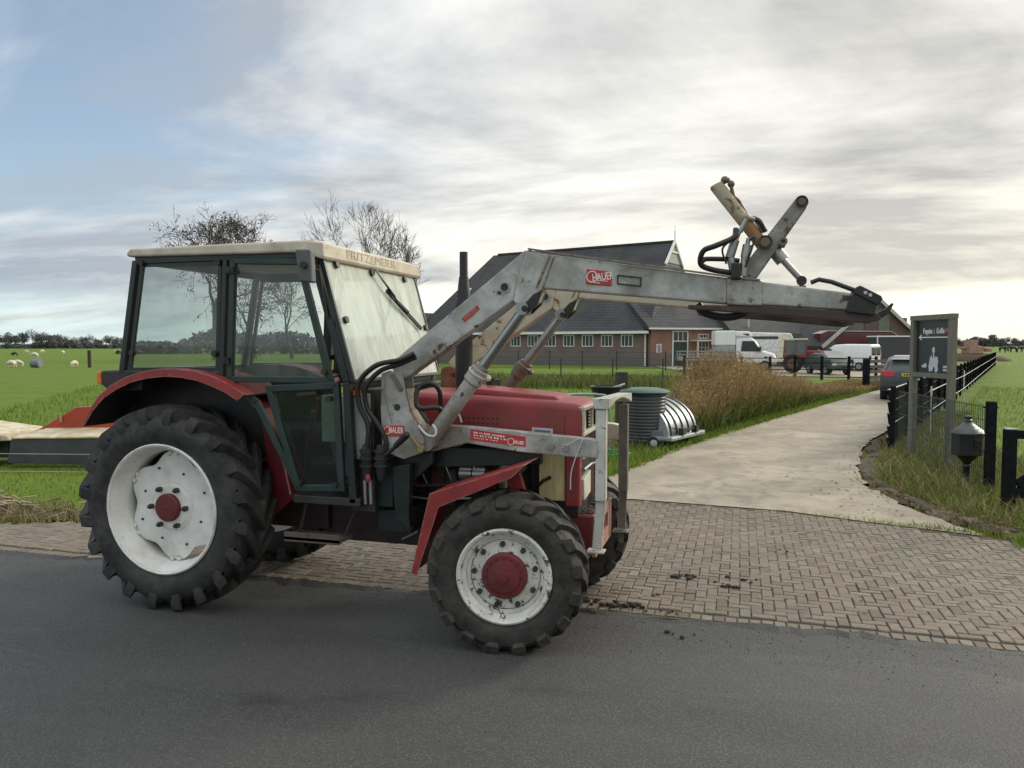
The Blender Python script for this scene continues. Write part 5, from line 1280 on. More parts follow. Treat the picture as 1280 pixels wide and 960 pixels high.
# barn
bZ = 60.0
bc = CW((1093-640)/960*bZ, bZ); BA = thing('barn', 'grey timber barn with gable end and big dark corrugated roof', 'barn', (*bc, 0), TH+.22)
hw_ = 4.3; bl = 26; ez = 1.95; rz_ = 5.35
b = MB(); b.add([(-hw_, 0, -.1), (hw_, 0, -.1), (hw_, 0, ez), (0, 0, rz_), (-hw_, 0, ez), (-hw_, .2, -.1), (hw_, .2, -.1), (hw_, .2, ez), (0, .2, rz_), (-hw_, .2, ez)], [(0,1,2,3,4),(9,8,7,6,5),(0,1,6,5),(1,2,7,6),(2,3,8,7),(3,4,9,8),(4,0,5,9)])
b.build('gable_wall', timber, BA)
b = MB(); b.box(-hw_, -hw_+.2, .2, bl, -.1, ez); b.box(hw_-.2, hw_, .2, bl, -.1, ez); b.build('side_wall', timber, BA)
b = MB()
for s in (-1, 1):
    b.hexa([(s*0, -.25, rz_+.0), (s*(hw_+.5), -.25, ez-.38), (s*(hw_+.5), bl, ez-.38), (0, bl, rz_)], [(0, -.25, rz_+.16), (s*(hw_+.5), -.25, ez-.22), (s*(hw_+.5), bl, ez-.22), (0, bl, rz_+.16)])
brf = b.build('roof', corr_m, BA)
b = MB()
for s in (-1, 1): b.bar((0, -.3, rz_+.05), (s*(hw_+.5), -.3, ez-.33), .1, .24)
b.build('verge_board', paint('verge_board_grey', (.42, .41, .36), .6, var=.15), brf)
b = MB(); b.box(-1.0, .2, -.05, -.002, 2.5, 4.1); b.build('shutter', dull_red_timber, BA); b = MB(); b.box(1.3, 2.8, -.05, -.002, 2.5, 3.9); b.build('shutter', dull_red_timber, BA)
b = MB(); b.box(-.3+.55, 1.25, -.045, -.002, 2.45, 4.15); b.build('loft_panel', paint('greenish_board', (.13, .15, .11), .8), BA)
# lower barn roof filling the gap between extension and barn
lb0 = CW(19.5, 62.5); LBN = thing('long_shed', 'long low shed roof of grey corrugated sheets left of the barn gable', 'shed', (*lb0, 0), TH+.12)
b = MB(); b.box(.2, 7.0, .2, .45, -.1, 2.7); b.build('wall', paint('dark_shed_wall', (.1, .085, .07), .8), LBN)
b = MB(); b.add([(-1.5, 0, 2.6), (7.2, 0, 2.3), (7.6, 8, 5.9), (-1.5, 8, 6.6), (-1.5, 0, 2.45), (7.2, 0, 2.15), (7.6, 14, 2.6), (-1.5, 14, 2.6)], [(0,1,2,3),(4,5,1,0),(3,2,6,7),(1,5,6,2),(4,0,3,7),(4,5,6,7)]); b.build('roof', corr_m, LBN)
b = MB(); b.cyl((.4, 1.6, 3.2), (.4, 1.6, 4.6), .07, 10); b.build('vent_pipe', label_silver, LBN)

# ------------------------------------------------------------------ VEHICLES IN THE YARD  (x forward, y left, z up, each built to size)
white_car = paint('white_vehicle_paint', (.74, .74, .72), .3, var=.04, bmp=0, dirt=.15, dirtcol=(.5, .48, .42))
veh_tyre = flat('vehicle_tyre', (.02, .02, .02), .8)
alloy = paint('grey_wheel_rim', (.25, .25, .25), .4, .5, bmp=0)
def veh_wheels(root, xs, half, r, w=.2):
    for x in xs:
        for s in (-1, 1):
            y1 = s*half; b = MB(); b.cyl((x, y1, r), (x, y1-s*w, r), r*.62, 20); rim = b.build('wheel', alloy, root)
            b = MB(); b.lathe([(r*.6, .0), (r*.95, .0), (r, w*.2), (r, w*.8), (r*.95, w), (r*.6, w)], (x, y1+(0 if s < 0 else -w)-s*.006, r), 'y', 28, True); b.build('tyre', veh_tyre, rim, smooth=50)
def loft(sections):
    """sections: list of (x, [(y,z)...]) open half outlines from belt bottom to roof centre; mirrored"""
    b = MB(); rows = []
    for x, hp in sections:
        rows.append([(x, y, z) for y, z in hp]+[(x, -y, z) for y, z in hp[::-1]])
    n = len(rows[0]); b.add([p for r in rows for p in r], [(i*n+k, i*n+k+1, (i+1)*n+k+1, (i+1)*n+k) for i in range(len(rows)-1) for k in range(n-1)]+[tuple(range(n)), tuple(range((len(rows)-1)*n, len(rows)*n))])
    b.f += [(i*n+n-1, i*n, (i+1)*n, (i+1)*n+n-1) for i in range(len(rows)-1)]
    return b
# white box van cab on a flatbed
p = DP(931, 53); PT_ = thing('flatbed_truck', 'white flatbed truck with camper box behind the cab, beyond the weeds', 'truck', (*p, 0), TH-.12)
def cabsec(x, zb, zt, hw): return (x, [(hw, zb), (hw, zb+(zt-zb)*.5), (hw*.93, zt-.12), (hw*.8, zt)])
b = loft([cabsec(-.75, .5, 2.28, .95), cabsec(.25, .5, 2.3, .95), cabsec(.5, .5, 2.15, .93), cabsec(1.05, .5, 1.42, .94), cabsec(1.75, .5, 1.22, .9), cabsec(1.95, .5, .95, .82)])
cabin = b.build('cab', white_car, PT_, smooth=30, bevel=.03)
b = MB(); b.add([(.53, -.72, 2.12), (.53, .72, 2.12), (1.07, .8, 1.46), (1.07, -.8, 1.46), (.51, -.72, 2.10), (.51, .72, 2.10), (1.05, .8, 1.42), (1.05, -.8, 1.42)], [(0,1,2,3),(4,5,6,7),(0,1,5,4),(1,2,6,5),(2,3,7,6),(3,0,4,7)]); b.build('windscreen', paint('truck_windscreen', (.2, .23, .22), .15), cabin)
b = MB(); b.prism([(-.45, 1.35), (.85, 1.35), (.4, 2.05), (-.35, 2.05)], -.965, -.93); b.build('side_window', car_glass, cabin); b = MB(); b.prism([(-.45, 1.35), (.85, 1.35), (.4, 2.05), (-.35, 2.05)], .93, .965); b.build('side_window', car_glass, cabin)
b = MB(); b.box(1.1, 1.3, -.96, -.9, .9, 1.0); b.box(1.93, 1.985, -.6, .6, .95, 1.07); b.box(.7, .85, -1.15, -.98, 1.35, 1.65); b.box(-.55, -.45, -.97, -.95, 1.05, 1.12); b.build('black_trim', black_metal, cabin)
b = MB(); b.box(1.9, 1.965, -.5, .5, .78, .9); b.build('red_badge', decal_red, cabin)
b = MB(); b.box(-4.6, -.8, -1.0, 1.0, .72, .95); b.build('bed', steel_m, PT_)
b = MB()
for s in (-1, 1):
    b.bar((-4.6, s*.98, 1.35), (-.9, s*.98, 1.35), .06); b.bar((-4.6, s*.98, 1.12), (-.9, s*.98, 1.12), .05)
    for k in range(5): b.bar((-4.5+k*.9, s*.98, .95), (-4.5+k*.9, s*.98, 1.36), .06)
b.build('bed_rails', steel_m, PT_)
b = MB(); b.box(-2.15, -.78, -.95, .95, 1.75, 2.75); b.hexa([(-.8, -.95, 2.35), (.35, -.9, 2.35), (.35, .9, 2.35), (-.8, .95, 2.35)], [(-.8, -.95, 2.72), (.15, -.85, 2.7), (.15, .85, 2.7), (-.8, .95, 2.72)]); b.build('camper_box', white_car, PT_, bevel=.07)
b = MB(); b.box(-2.1, -.8, -.93, .93, .96, 1.745); b.build('box_skirt', paint('grey_skirt', (.32, .33, .34), .5), PT_)
b = MB(); b.box(-.35, .1, -.91, -.87, 2.42, 2.55); b.build('box_vent', car_glass, PT_)
veh_wheels(PT_, (1.15, -3.0), .97, .37)
# caravan behind it
p = DP(966, 56); CV = thing('caravan', 'cream caravan with blue stripe standing behind the flatbed truck', 'caravan', (*p, 0), TH-.1)
b = MB(); b.prism([(-2.6, .55), (1.45, .55), (1.55, 1.4), (1.0, 2.62), (-2.5, 2.72), (-2.7, 1.5)], -1.05, 1.05); body = b.build('body', paint('caravan_white', (.66, .66, .62), .4, dirt=.3, bmp=0), CV, bevel=.08)
b = MB(); b.prism([(.2, .6), (1.45, .6), (1.5, 1.4), (.95, 2.55), (.2, 2.6)], -1.075, -1.055); b.build('front_panel', paint('caravan_cream', (.62, .58, .44), .5, bmp=0), body)
b = MB(); b.prism([(-1.5, .9), (-1.2, .9), (-1.6, 2.4), (-1.8, 2.4)], -1.07, -1.055); b.build('stripe', flat('blue_stripe', (.06, .08, .28), .4), body)
b = MB(); b.box(-1.6, .1, -1.08, -1.056, 2.2, 2.4); b.build('window', car_glass, body)
veh_wheels(CV, (-.6,), 1.02, .32)
# old red tractor in the yard
p = DP(1001, 49.5); OT = thing('tractor', 'distant old red tractor with cab parked beside the white van', 'tractor', (*p, 0), TH-.35)
b = MB(); b.box(-1.1, .35, -.62, .62, .95, 1.2); b.box(.3, 1.9, -.32, .32, .8, 1.42); b.box(-.9, 1.6, -.2, .2, .5, .9); b.build('body', paint('faded_red_tractor', (.24, .035, .026), .5, dirt=.4, dirtcol=(.2, .1, .07)), OT, bevel=.05)
b = MB()
for x in (-1.05, -.35, .3):
    for s in (-.6, .6): b.bar((x, s, 1.2), (x*.95, s*.95, 2.1), .07)
b.build('cab_frame', paint('brown_cab_frame', (.2, .06, .045), .6), OT)
b = MB(); b.box(-1.15, .4, -.66, .66, 2.1, 2.2); b.build('roof', cream_panel, OT, bevel=.03)
hz = paint('hazy_cab_glass', (.12, .13, .13), .2)
for s in (-.585, .57):
    b = MB(); b.box(-1.0, .25, s, s+.015, 1.22, 2.08); b.build('window', hz, OT)
for x, r, hh in ((-.5, .60, .8), (1.45, .40, .7)):
    for s in (-1, 1):
        b = MB(); b.cyl((x, s*hh, r), (x, s*(hh-.3), r), r*.55, 20); rim = b.build('wheel', paint('old_rim_%d%d' % (int(r*100), s), (.13, .06, .045), .6), OT)
        b = MB(); b.lathe([(r*.55, 0), (r*.96, .02), (r, .06), (r, .26), (r*.96, .3), (r*.55, .3)], (x, s*hh+(0 if s < 0 else -.3)-s*.005, r), 'y', 28, True); b.build('tyre', veh_tyre, rim, smooth=50)
b = MB(); b.bar((1.6, -.4, .6), (2.5, -.5, .3), .08); b.bar((1.6, .4, .6), (2.5, .5, .3), .08); b.bar((1.0, -.45, 1.5), (1.9, -.5, .9), .1); b.bar((1.0, .45, 1.5), (1.9, .5, .9), .1); b.build('front_loader', rust_pink, OT)
# white van, rear three-quarter view
def van(name, label, loc, rz, L_, W, Hh, m, cat='van', hatch=False):
    t = thing(name, label, cat, loc, rz)
    hw = W/2
    def sec(x, zt, zb=.32, sh=0.0): return (x, [(hw*.95, zb), (hw, zb+.25), (hw, .95), (hw*(.93-sh*.05), zt-.28 if zt > 1.25 else zt-.1), (hw*(.86-sh*.1), zt-.06), (hw*(.70-sh*.1), zt)])
    if not hatch:
        b = loft([sec(-L_/2, Hh-.12), sec(-L_/2+.08, Hh-.02), sec(-.2, Hh), sec(L_*.16, Hh-.06), sec(L_*.24, Hh-.25), sec(L_*.33, 1.12), sec(L_*.44, .98), sec(L_/2, .72)])
    else:
        b = loft([sec(-L_/2, .86), sec(-L_/2+.04, .98), sec(-L_/2+.34, Hh-.1, sh=1), sec(-L_/2+.75, Hh, sh=1), sec(.2, Hh, sh=1), sec(.85, Hh-.32, sh=1), sec(1.15, 1.0), sec(L_/2-.3, .85), sec(L_/2, .6)])
    body = b.build('body', m, t, smooth=40, bevel=.02); return t, body
p = DP(1059, 54); VT, vb = van('van', 'white delivery van parked with its rear doors towards the gate', (*p, 0), TH+PI-.85, 3.95, 1.68, 1.85, white_car)
b = MB(); b.box(-2.0, -1.955, -.68, -.05, 1.08, 1.62); b.box(-2.0, -1.955, .05, .68, 1.08, 1.62); b.build('rear_window', car_glass, vb)
b = MB(); b.box(-1.995, -1.96, -.3, .3, .62, .76); b.build('number_plate', flat('plate_yellow', (.6, .42, .05), .5), vb)
b = MB(); b.box(-2.0, -1.9, -.86, -.74, .7, 1.05); b.box(-2.0, -1.9, .74, .86, .7, 1.05); b.build('tail_lamp', paint('red_tail_lamp', (.12, .02, .02), .3), vb)
b = MB()
for s in (-1, 1): b = MB(); b.prism([(.75, 1.05), (1.3, 1.05), (.95, 1.5), (.75, 1.52)], s*.845-.012, s*.845+.012); b.build('side_window', car_glass, vb)
veh_wheels(VT, (-1.2, 1.2), .856, .31)
# dark green small car, nose towards us
p = DP(1035, 47); GC, gb = van('car', 'small dark green car between the red tractor and white van', (*p, 0), TH-PI/2+.12, 3.2, 1.45, 1.3, paint('dark_green_car', (.045, .06, .05), .3, bmp=0), 'car', True)
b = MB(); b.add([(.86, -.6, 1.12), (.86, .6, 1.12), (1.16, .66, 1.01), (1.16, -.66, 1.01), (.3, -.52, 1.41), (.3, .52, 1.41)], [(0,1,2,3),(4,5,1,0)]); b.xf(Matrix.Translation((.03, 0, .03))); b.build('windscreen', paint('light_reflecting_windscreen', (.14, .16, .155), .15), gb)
b = MB(); b.box(1.5, 1.61, -.62, -.36, .58, .72); b.box(1.5, 1.61, .36, .62, .58, .72); b.build('headlight', label_silver, gb); veh_wheels(GC, (-1.0, 1.0), .74, .29)
# maroon horse box and dark trailer
p = DP(1072, 60); HB = thing('horse_trailer', 'maroon horse trailer with rounded roof behind the white van', 'trailer', (*p, 0), TH-.1)
b = MB(); b.prism([(-3.2, .4), (2.5, .4), (2.5, 2.45), (2.1, 2.72), (-2.6, 2.78), (-3.1, 2.55)], -1.0, 1.0); hb = b.build('body', paint('maroon_paint', (.085, .018, .024), .4, var=.15, bmp=0), HB, bevel=.1)
b = MB(); b.prism([(-3.1, 2.60), (-2.6, 2.82), (2.1, 2.76), (2.55, 2.48), (2.55, 2.55), (2.1, 2.84), (-2.6, 2.90), (-3.2, 2.66)], -1.02, 1.02); b.build('roof', paint('pale_pink_roof', (.4, .3, .28), .5, bmp=0), hb)
b = MB(); b.box(1.5, 2.2, -1.03, -.998, 2.0, 2.45); b.build('window', cream_panel, hb); veh_wheels(HB, (-.6, .3), 1.02, .3)
p = DP(1118, 56); GT = thing('box_trailer', 'dark grey box trailer with white frame next to the maroon horse trailer', 'trailer', (*p, 0), TH-.05)
b = MB(); b.box(-1.6, 1.45, -.9, .9, .35, 2.35); gtb = b.build('body', flat('charcoal_tarpaulin', (.045, .046, .05), .6), GT, bevel=.03)
b = MB(); b.box(-1.66, 1.5, -.96, .96, 2.352, 2.45); b.box(1.4, 1.5, -.96, -.9, .35, 2.35); b.box(-1.66, -1.6, -.96, -.9, .35, 2.35); b.box(-1.6, 1.4, -.95, -.905, .3, .42); b.build('frame', white_trim, gtb); veh_wheels(GT, (0,), .97, .3)
# estate car on the drive, seen from behind
p = DP(1138, 26.5); AC, ab = van('car', 'dark grey hatchback with yellow number plate and red tail lamps on the drive', (*p, 0), TH+PI/2-.47, 3.95, 1.76, 1.44, paint('dark_grey_green_car', (.055, .065, .062), .28, var=.08, bmp=0), 'car', True)
hl = -3.95/2
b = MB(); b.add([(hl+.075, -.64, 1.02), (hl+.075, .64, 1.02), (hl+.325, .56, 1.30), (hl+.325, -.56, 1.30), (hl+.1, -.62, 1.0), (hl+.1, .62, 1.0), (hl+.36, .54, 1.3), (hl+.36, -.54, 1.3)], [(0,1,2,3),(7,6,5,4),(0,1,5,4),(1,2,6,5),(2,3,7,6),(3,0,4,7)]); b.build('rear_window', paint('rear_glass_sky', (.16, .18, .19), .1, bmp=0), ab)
b = MB(); b.box(hl+.2, hl+.42, -.56, .56, 1.34, 1.385); b.build('roof_spoiler', white_car, ab, bevel=.01)
b = MB(); b.prism([(hl+.4, 1.40), (.4, 1.445), (.4, 1.46), (hl+.4, 1.415)], -.5, .5); b.build('roof_sheen', paint('roof_painted_sky_sheen', (.45, .45, .43), .25, bmp=0), ab)  # sky sheen on the dark roof, laid on as a pale sheet
red_lens = paint('red_lens', (.5, .02, .035), .2, bmp=0)
for s in (-1, 1):
    b = MB(); b.hexa([(hl-.015, s*.45, .80), (hl-.0, s*.86, .80), (hl+.25, s*.89, .82), (hl+.05, s*.45, .82)], [(hl+.02, s*.5, .98), (hl+.03, s*.84, .98), (hl+.25, s*.88, .98), (hl+.08, s*.5, .98)])
    b.build('tail_lamp', red_lens, ab, bevel=.01)
b = MB(); b.box(hl-.018, hl+.02, -.26, .26, .80, .91); np_ = b.build('number_plate', flat('number_plate_yellow', (.65, .45, .06), .5), ab)
b = MB()
for k in range(6): b.box(hl-.021, hl-.017, -.21+k*.073, -.165+k*.073, .825, .885)
b.build('plate_characters', decal_dark, np_)
b = MB(); b.box(hl-.02, hl+.12, -.84, .84, .36, .5); b.build('bumper', black_metal, ab, bevel=.02); b = MB(); b.box(hl-.012, hl+.03, -.10, .10, .945, .965); b.build('badge', label_silver, ab)
veh_wheels(AC, (-1.25, 1.25), .895, .31, .22)
# ------------------------------------------------------------------ SIGN, FENCES, POST BOX, GATE
wood_grey = paint('weathered_grey_wood', (.155, .148, .118), .8, var=.25, vs=5, dirt=.4, dirtcol=(.13, .14, .09), stretch=(6, 6, .6), bs=30, bmp=.3)
wood_black = paint('black_stained_wood', (.014, .015, .016), .85, var=.4, vs=6, dirt=.3, dirtcol=(.035, .035, .032), bmp=.15, matt=True)
edge_light = paint('painted_board_edge_light', (.42, .41, .37), .7, var=.25, vs=9, wear=.3, wearcol=(.1, .1, .09))  # daylight caught by the board tops, painted as pale strips
a, c = CW(6.46, 12.35), CW(6.50, 11.35); W_ = math.hypot(c[0]-a[0], c[1]-a[1]); rz = math.atan2(c[1]-a[1], c[0]-a[0])
SG = thing('sign_board', 'dark sign with white dog and arrow framed by two grey wooden posts', 'sign', (*a, 0), rz)
ZT, ZBt = 2.30, 1.40
b = MB(); b.box(-.05, .05, -.045, .045, -.2, ZT-.08); b.build('post', wood_grey, SG, bevel=.004)
b = MB(); b.box(W_-.05, W_+.05, -.045, .045, -.2, ZT-.08); b.build('post', wood_grey, SG, bevel=.004)
b = MB(); b.box(-.055, W_+.055, -.05, .05, ZT-.078, ZT); b.build('top_rail', wood_grey, SG, bevel=.004)
b = MB(); b.box(.052, W_-.052, -.04, .04, ZBt-.07, ZBt); b.build('bottom_rail', wood_grey, SG, bevel=.004)
b = MB(); b.box(.052, W_-.052, .012, .03, ZBt+.002, ZT-.08); pn = b.build('panel', paint('dark_slate_panel', (.018, .026, .028), .35, var=.1, bmp=0), SG)
iw = W_-.10; ih = ZT-.08-ZBt
def sp(u, v): return (.05+iw*u, .011, ZBt+ih*v)
X_, Z_ = (1,0,0), (0,0,1)
b = MB()
b.add(*text_mesh('Puppies', .115, sp(.33, .79), X_, Z_, .001, iw*.27, bold=.003)); b.add(*text_mesh('|', .09, sp(.52, .79), X_, Z_, .001)); b.add(*text_mesh('Koffie', .115, sp(.70, .79), X_, Z_, .001, iw*.22, bold=.003))
b.build('lettering', decal_white, pn, fixn=False)
b = MB(); p, q = sp(.13, .675), sp(.95, .675); b.box(p[0], q[0], .009, .0115, p[2]-.008, p[2]+.008); t_ = sp(.06, .675); b.prism([(t_[0], t_[2]), (t_[0]+.075, t_[2]+.05), (t_[0]+.075, t_[2]-.05)], .009, .0115); b.build('arrow', decal_white, pn)
b = MB(); h = sp(.87, .80); pts = []
for k in range(28):
    t = 2*PI*k/28; pts.append((h[0]+.042*(16*math.sin(t)**3)/16, h[2]+.042*(13*math.cos(t)-5*math.cos(2*t)-2*math.cos(3*t)-math.cos(4*t))/16))
b.prism(pts, .009, .0115); b.build('heart_emblem', flat('emblem_red', (.5, .06, .09), .5), pn)
b = MB(); 
dog = [(.40,.03),(.38,.12),(.41,.25),(.42,.32),(.45,.30),(.47,.36),(.48,.47),(.52,.50),(.55,.47),(.56,.36),(.58,.29),(.63,.32),(.66,.22),(.64,.15),(.66,.08),(.63,.02),(.57,.02),(.56,.10),(.53,.13),(.50,.05),(.45,.03)]
b.prism([(sp(u, v)[0], sp(u, v)[2]) for u, v in dog], .009, .0115)
b.prism([(sp(u, v)[0], sp(u, v)[2]) for u, v in ((.16,.13),(.30,.19),(.33,.13),(.30,.10),(.2,.10))], .009, .0115)
for v in (.05, .11): b.prism([(sp(.80, v)[0], sp(.80, v)[2]), (sp(.97, v)[0], sp(.97, v)[2]), (sp(.97, v+.04)[0], sp(.97, v+.04)[2]), (sp(.80, v+.04)[0], sp(.80, v+.04)[2])], .009, .0115)
b.build('dog_picture', flat('picture_pale_grey', (.5, .5, .54), .5), pn)
b = MB(); b.prism([(sp(u, v)[0], sp(u, v)[2]) for u, v in ((.475,.36),(.48,.41),(.50,.40),(.51,.34),(.50,.28),(.48,.30))], .0075, .0095); b.prism([(sp(u, v)[0], sp(u, v)[2]) for u, v in ((.54,.38),(.56,.40),(.565,.33),(.55,.30),(.535,.33))], .0075, .0095); b.build('dog_dark_patch', flat('picture_dark_grey', (.08, .08, .09), .5), pn)

def cam_fence_dir(p0, p1):
    a, c = CW(*p0), CW(*p1); return a, math.hypot(c[0]-a[0], c[1]-a[1]), math.atan2(c[1]-a[1], c[0]-a[0])
a, LF, rz = cam_fence_dir((6.45, 13.1), (44, 70))
BF = thing('board_fence', 'long black board fence with pale highlights painted on its board tops running from the drive to the horizon', 'fence', (*a, 0), rz)
b = MB(); be = MB()
rnd = random.Random(2)
n_p = int(LF/2.2)
for i in range(n_p):
    x0, x1 = i*LF/n_p, (i+1)*LF/n_p
    for k in range(5):
        z0 = .06+k*.205; j0, j1 = rnd.uniform(-.008, .008), rnd.uniform(-.008, .008)
        b.hexa([(x0+.01, -.02, z0+j0), (x1-.01, -.02, z0+j1), (x1-.01, .004, z0+j1), (x0+.01, .004, z0+j0)], [(x0+.01, .006, z0+.178+j0), (x1-.01, .006, z0+.178+j1), (x1-.01, .03, z0+.178+j1), (x0+.01, .03, z0+.178+j0)])
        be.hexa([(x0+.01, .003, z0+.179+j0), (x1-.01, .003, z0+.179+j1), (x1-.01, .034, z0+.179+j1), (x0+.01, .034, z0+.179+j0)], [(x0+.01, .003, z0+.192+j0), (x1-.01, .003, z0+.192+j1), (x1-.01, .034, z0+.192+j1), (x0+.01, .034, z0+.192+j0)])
b.build('boards', wood_black, BF); be.build('board_edge_highlights', edge_light, BF)
pm = None
for i in range(n_p+1):
    x = i*LF/n_p
    if pm is None:
        b = MB(); b.box(-.055, .055, -.055, .02, -.2, 1.13); pm = b.build('post', wood_black, BF, bevel=.006)
        pm.location = (0, -.021-.02, 0)
    else:
        o = pm.copy(); COL.objects.link(o); o.parent = BF; o.location = (x, -.041, 0)
b = MB()
for zz in (.5, .9): b.tube([(3, -.35, zz), (14, -.4, zz-.05), (LF*.9, -.35, zz)], .008, 5)
for x in (3, 8, 14): b.tube([(x, -.38, -.1), (x+.03, -.38, 1.0)], .018, 6)
b.build('electric_wire', label_silver, BF)
# mesh panel
a, LM, rz = cam_fence_dir((6.52, 12.9), (6.0, 9.62))
MF = thing('mesh_panel', 'dark green wire mesh panel standing in the grass behind the post box', 'fence', (*a, 0), rz)
mesh_m = paint('green_black_mesh_wire', (.03, .04, .034), .5, wear=.25, bmp=0)
b = MB()
for k in range(int(LM/.055)): b.tube([(k*.055, 0, .02), (k*.055, 0, 1.07)], .0042, 4)
for zz in (.06, .27, .48, .68, .88, 1.05):
    for s in (-.007, .007): b.tube([(0, s, zz), (LM, s, zz)], .0045, 4)
b.build('wire_mesh', mesh_m, MF)
b = MB(); b.box(LM, LM+.10, -.05, .05, -.2, 1.13); b.tube([(LM+.05, -.1, 1.06), (LM+.05, .08, 1.06)], .012, 6); b.build('post', wood_black, MF, bevel=.006)
# letter box
p = CW(5.93, 9.95); LBX = thing('letter_box', 'ornate black cast iron letter box with domed lid on a slim pedestal', 'letter box', (*p, 0), TH+.3)
iron = paint('black_cast_iron', (.010, .012, .012), .4, var=.3, dirt=.2, dirtcol=(.03, .034, .03), bs=40, bmp=.15)
b = MB(); b.lathe([(0, 0), (.075, 0), (.08, .03), (.05, .05), (.045, .1), (.055, .12), (.04, .15), (.038, .28), (.055, .31), (.045, .34), (.06, .37), (.11, .42), (.135, .46), (0, .46)], (0,0,-.05), 'z', 20); b.build('pedestal', iron, LBX, smooth=40)
b = MB(); oct_ = [(.215*math.cos(PI/8+k*PI/4), .17*math.sin(PI/8+k*PI/4)) for k in range(8)]
b.zprism(oct_, .41, .68); bx = b.build('body', iron, LBX, bevel=.008)
b = MB(); b.box(-.06, .06, -.168, -.155, .5, .62); b.box(-.08, .08, -.172, -.16, .64, .66); b.tube([(-.04, -.172, .56), (0, -.175, .60), (.04, -.172, .56), (0, -.175, .52), (-.04, -.172, .56)], .006, 6); b.build('relief_door', iron, bx, bevel=.003)
b = MB()
rings = [(1.10, .68), (1.12, .70), (.95, .735), (.55, .79), (.30, .83), (.22, .84)]
vs = [(x*s, y*s, z) for s, z in rings for x, y in oct_]
b.add(vs, [(i*8+k, i*8+(k+1)%8, (i+1)*8+(k+1)%8, (i+1)*8+k) for i in range(len(rings)-1) for k in range(8)]+[tuple(range(8))[::-1], tuple(range(40, 48))])
b.lathe([(.045, .84), (.05, .86), (.035, .875), (.05, .9), (.05, .915), (.0, .925)], (0,0,0), 'z', 14)
b.build('lid', paint('iron_lid_grey', (.06, .066, .063), .4, var=.4), LBX, smooth=30)
# black gate at the right edge
p = CW(5.54, 8.5); BG = thing('wooden_gate', 'black wooden gate with diagonal brace at the right edge of the picture', 'gate', (*p, 0), TH-.14)
b = MB(); b.box(-.055, .055, -.055, .055, -.2, .90); b.build('post', wood_black, BG, bevel=.006)
b = MB(); b.box(.058, 3.2, -.04, .04, .80, .89); b.box(.058, 3.2, -.04, .04, .14, .25); b.bar((.09, -.0, .28), (.8, 0, .78), .06, .1); b.build('gate_frame', wood_black, BG, bevel=.005)
b = MB(); b.box(-.058, .058, -.058, .058, .901, .915); b.build('post_cap', paint('pale_cap', (.3, .3, .28), .5), BG, bevel=.004)
# yard gate and posts by the drive
a, LG, rz = cam_fence_dir((14.4, 31.2), (16.8, 33.5)); YG = thing('field_gate', 'dark timber field gate standing open beside the parked hatchback', 'gate', (*a, 0), rz)
b = MB(); b.box(-.11, .11, -.11, .11, -.2, 1.25); b.build('post', wood_black, YG, bevel=.01)
b = MB()
for k in range(5): b.box(.115, LG, -.03, .03, .2+k*.22, .32+k*.22)
b.build('rails', paint('brown_gate_rails', (.05, .035, .028), .7), YG)
def post_fence(name, label, p0, p1, posts, hgt, rails, m, pr=.03, rr=.008, sq=False):
    a, Lx, rz = cam_fence_dir(p0, p1); t = thing(name, label, 'fence', (*a, 0), rz); first = None
    for u in posts:
        if first is None:
            b = MB(); (b.box(-pr, pr, -pr, pr, -.2, hgt) if sq else b.tube([(0,0,-.2), (0,0,hgt)], pr, 6)); first = b.build('post', m, t); first.location = (u*Lx, 0, 0)
        else:
            o = first.copy(); COL.objects.link(o); o.parent = t; o.location = (u*Lx, 0, 0)
    b = MB()
    for z in rails: b.tube([(0, pr+.004, z), (Lx, pr+.004, z)], rr, 5)
    b.build('wire', m, t); return t
dark_iron = flat('dark_fence_iron', (.025, .026, .026), .6)
post_fence('wire_fence', 'thin dark wire fence in the pasture just behind the ditch weeds', CW and (-6, 39), (7.5, 36), [0, .17, .33, .48, .62, .80, .97], 1.15, (.35, .7, 1.05), dark_iron, .035)
post_fence('wire_fence', 'thin dark fence close under the stable windows of the farmhouse', (-9, 66), (10.8, 54), [0, .12, .24, .36, .48, .6, .72, .84, 1], 1.35, (.4, .8, 1.25), dark_iron, .05, .012)
post_fence('rail_fence', 'black post and rail fence between the weeds and the parked vehicles', (9.2, 41), (19.2, 40.5), [0, .16, .3, .45, .58, .72, .86, 1], 1.2, (.5, .85, 1.1), wood_black, .06, .022, True)
# left field fence wires and single post
post_fence('wire_fence', 'two thin pale electric wires across the grass in front of the mower', (-11, 10.6), (-4.2, 10.2), [0, 1], .75, (.12, .36), paint('pale_wire', (.4, .42, .4), .5, bmp=0), .02, .004)
def single_post(label, px, Z, hgt, w, m, extra=None):
    p = DP(px, Z); t = thing('wooden_post', label, 'post', (*p, 0), TH+.2)
    b = MB(); b.box(-w/2, w/2, -w/2, w/2, -.2, hgt); b.build('post_shaft', m, t, bevel=.01)
    if extra: extra(t)
    return t
brown_post = paint('dark_brown_post', (.045, .038, .03), .85, var=.4, stretch=(5, 5, .6))
rusty_post = paint('rusty_red_post', (.2, .075, .04), .8, var=.4, wear=.5, wearcol=(.06, .03, .02))
def ep1(t):
    b = MB(); b.box(-.12, .02, -.16, -.125, .45, 1.08); b.build('white_plate', paint('post_white_plate', (.6, .6, .58), .5), t)
single_post('short mossy post with a white plate on it, behind the bonnet', 616, 14.2, 1.2, .24, brown_post, ep1)
single_post('dark wooden post behind the ribbed barrel and tubular rail', 777, 14.6, 1.32, .19, brown_post)
single_post('thin grey stake leaning among the dead brown weeds', 846, 15.8, .92, .055, wood_grey)
single_post('dark fence post far out in the sheep pasture', 112, 62, 1.35, .22, brown_post)
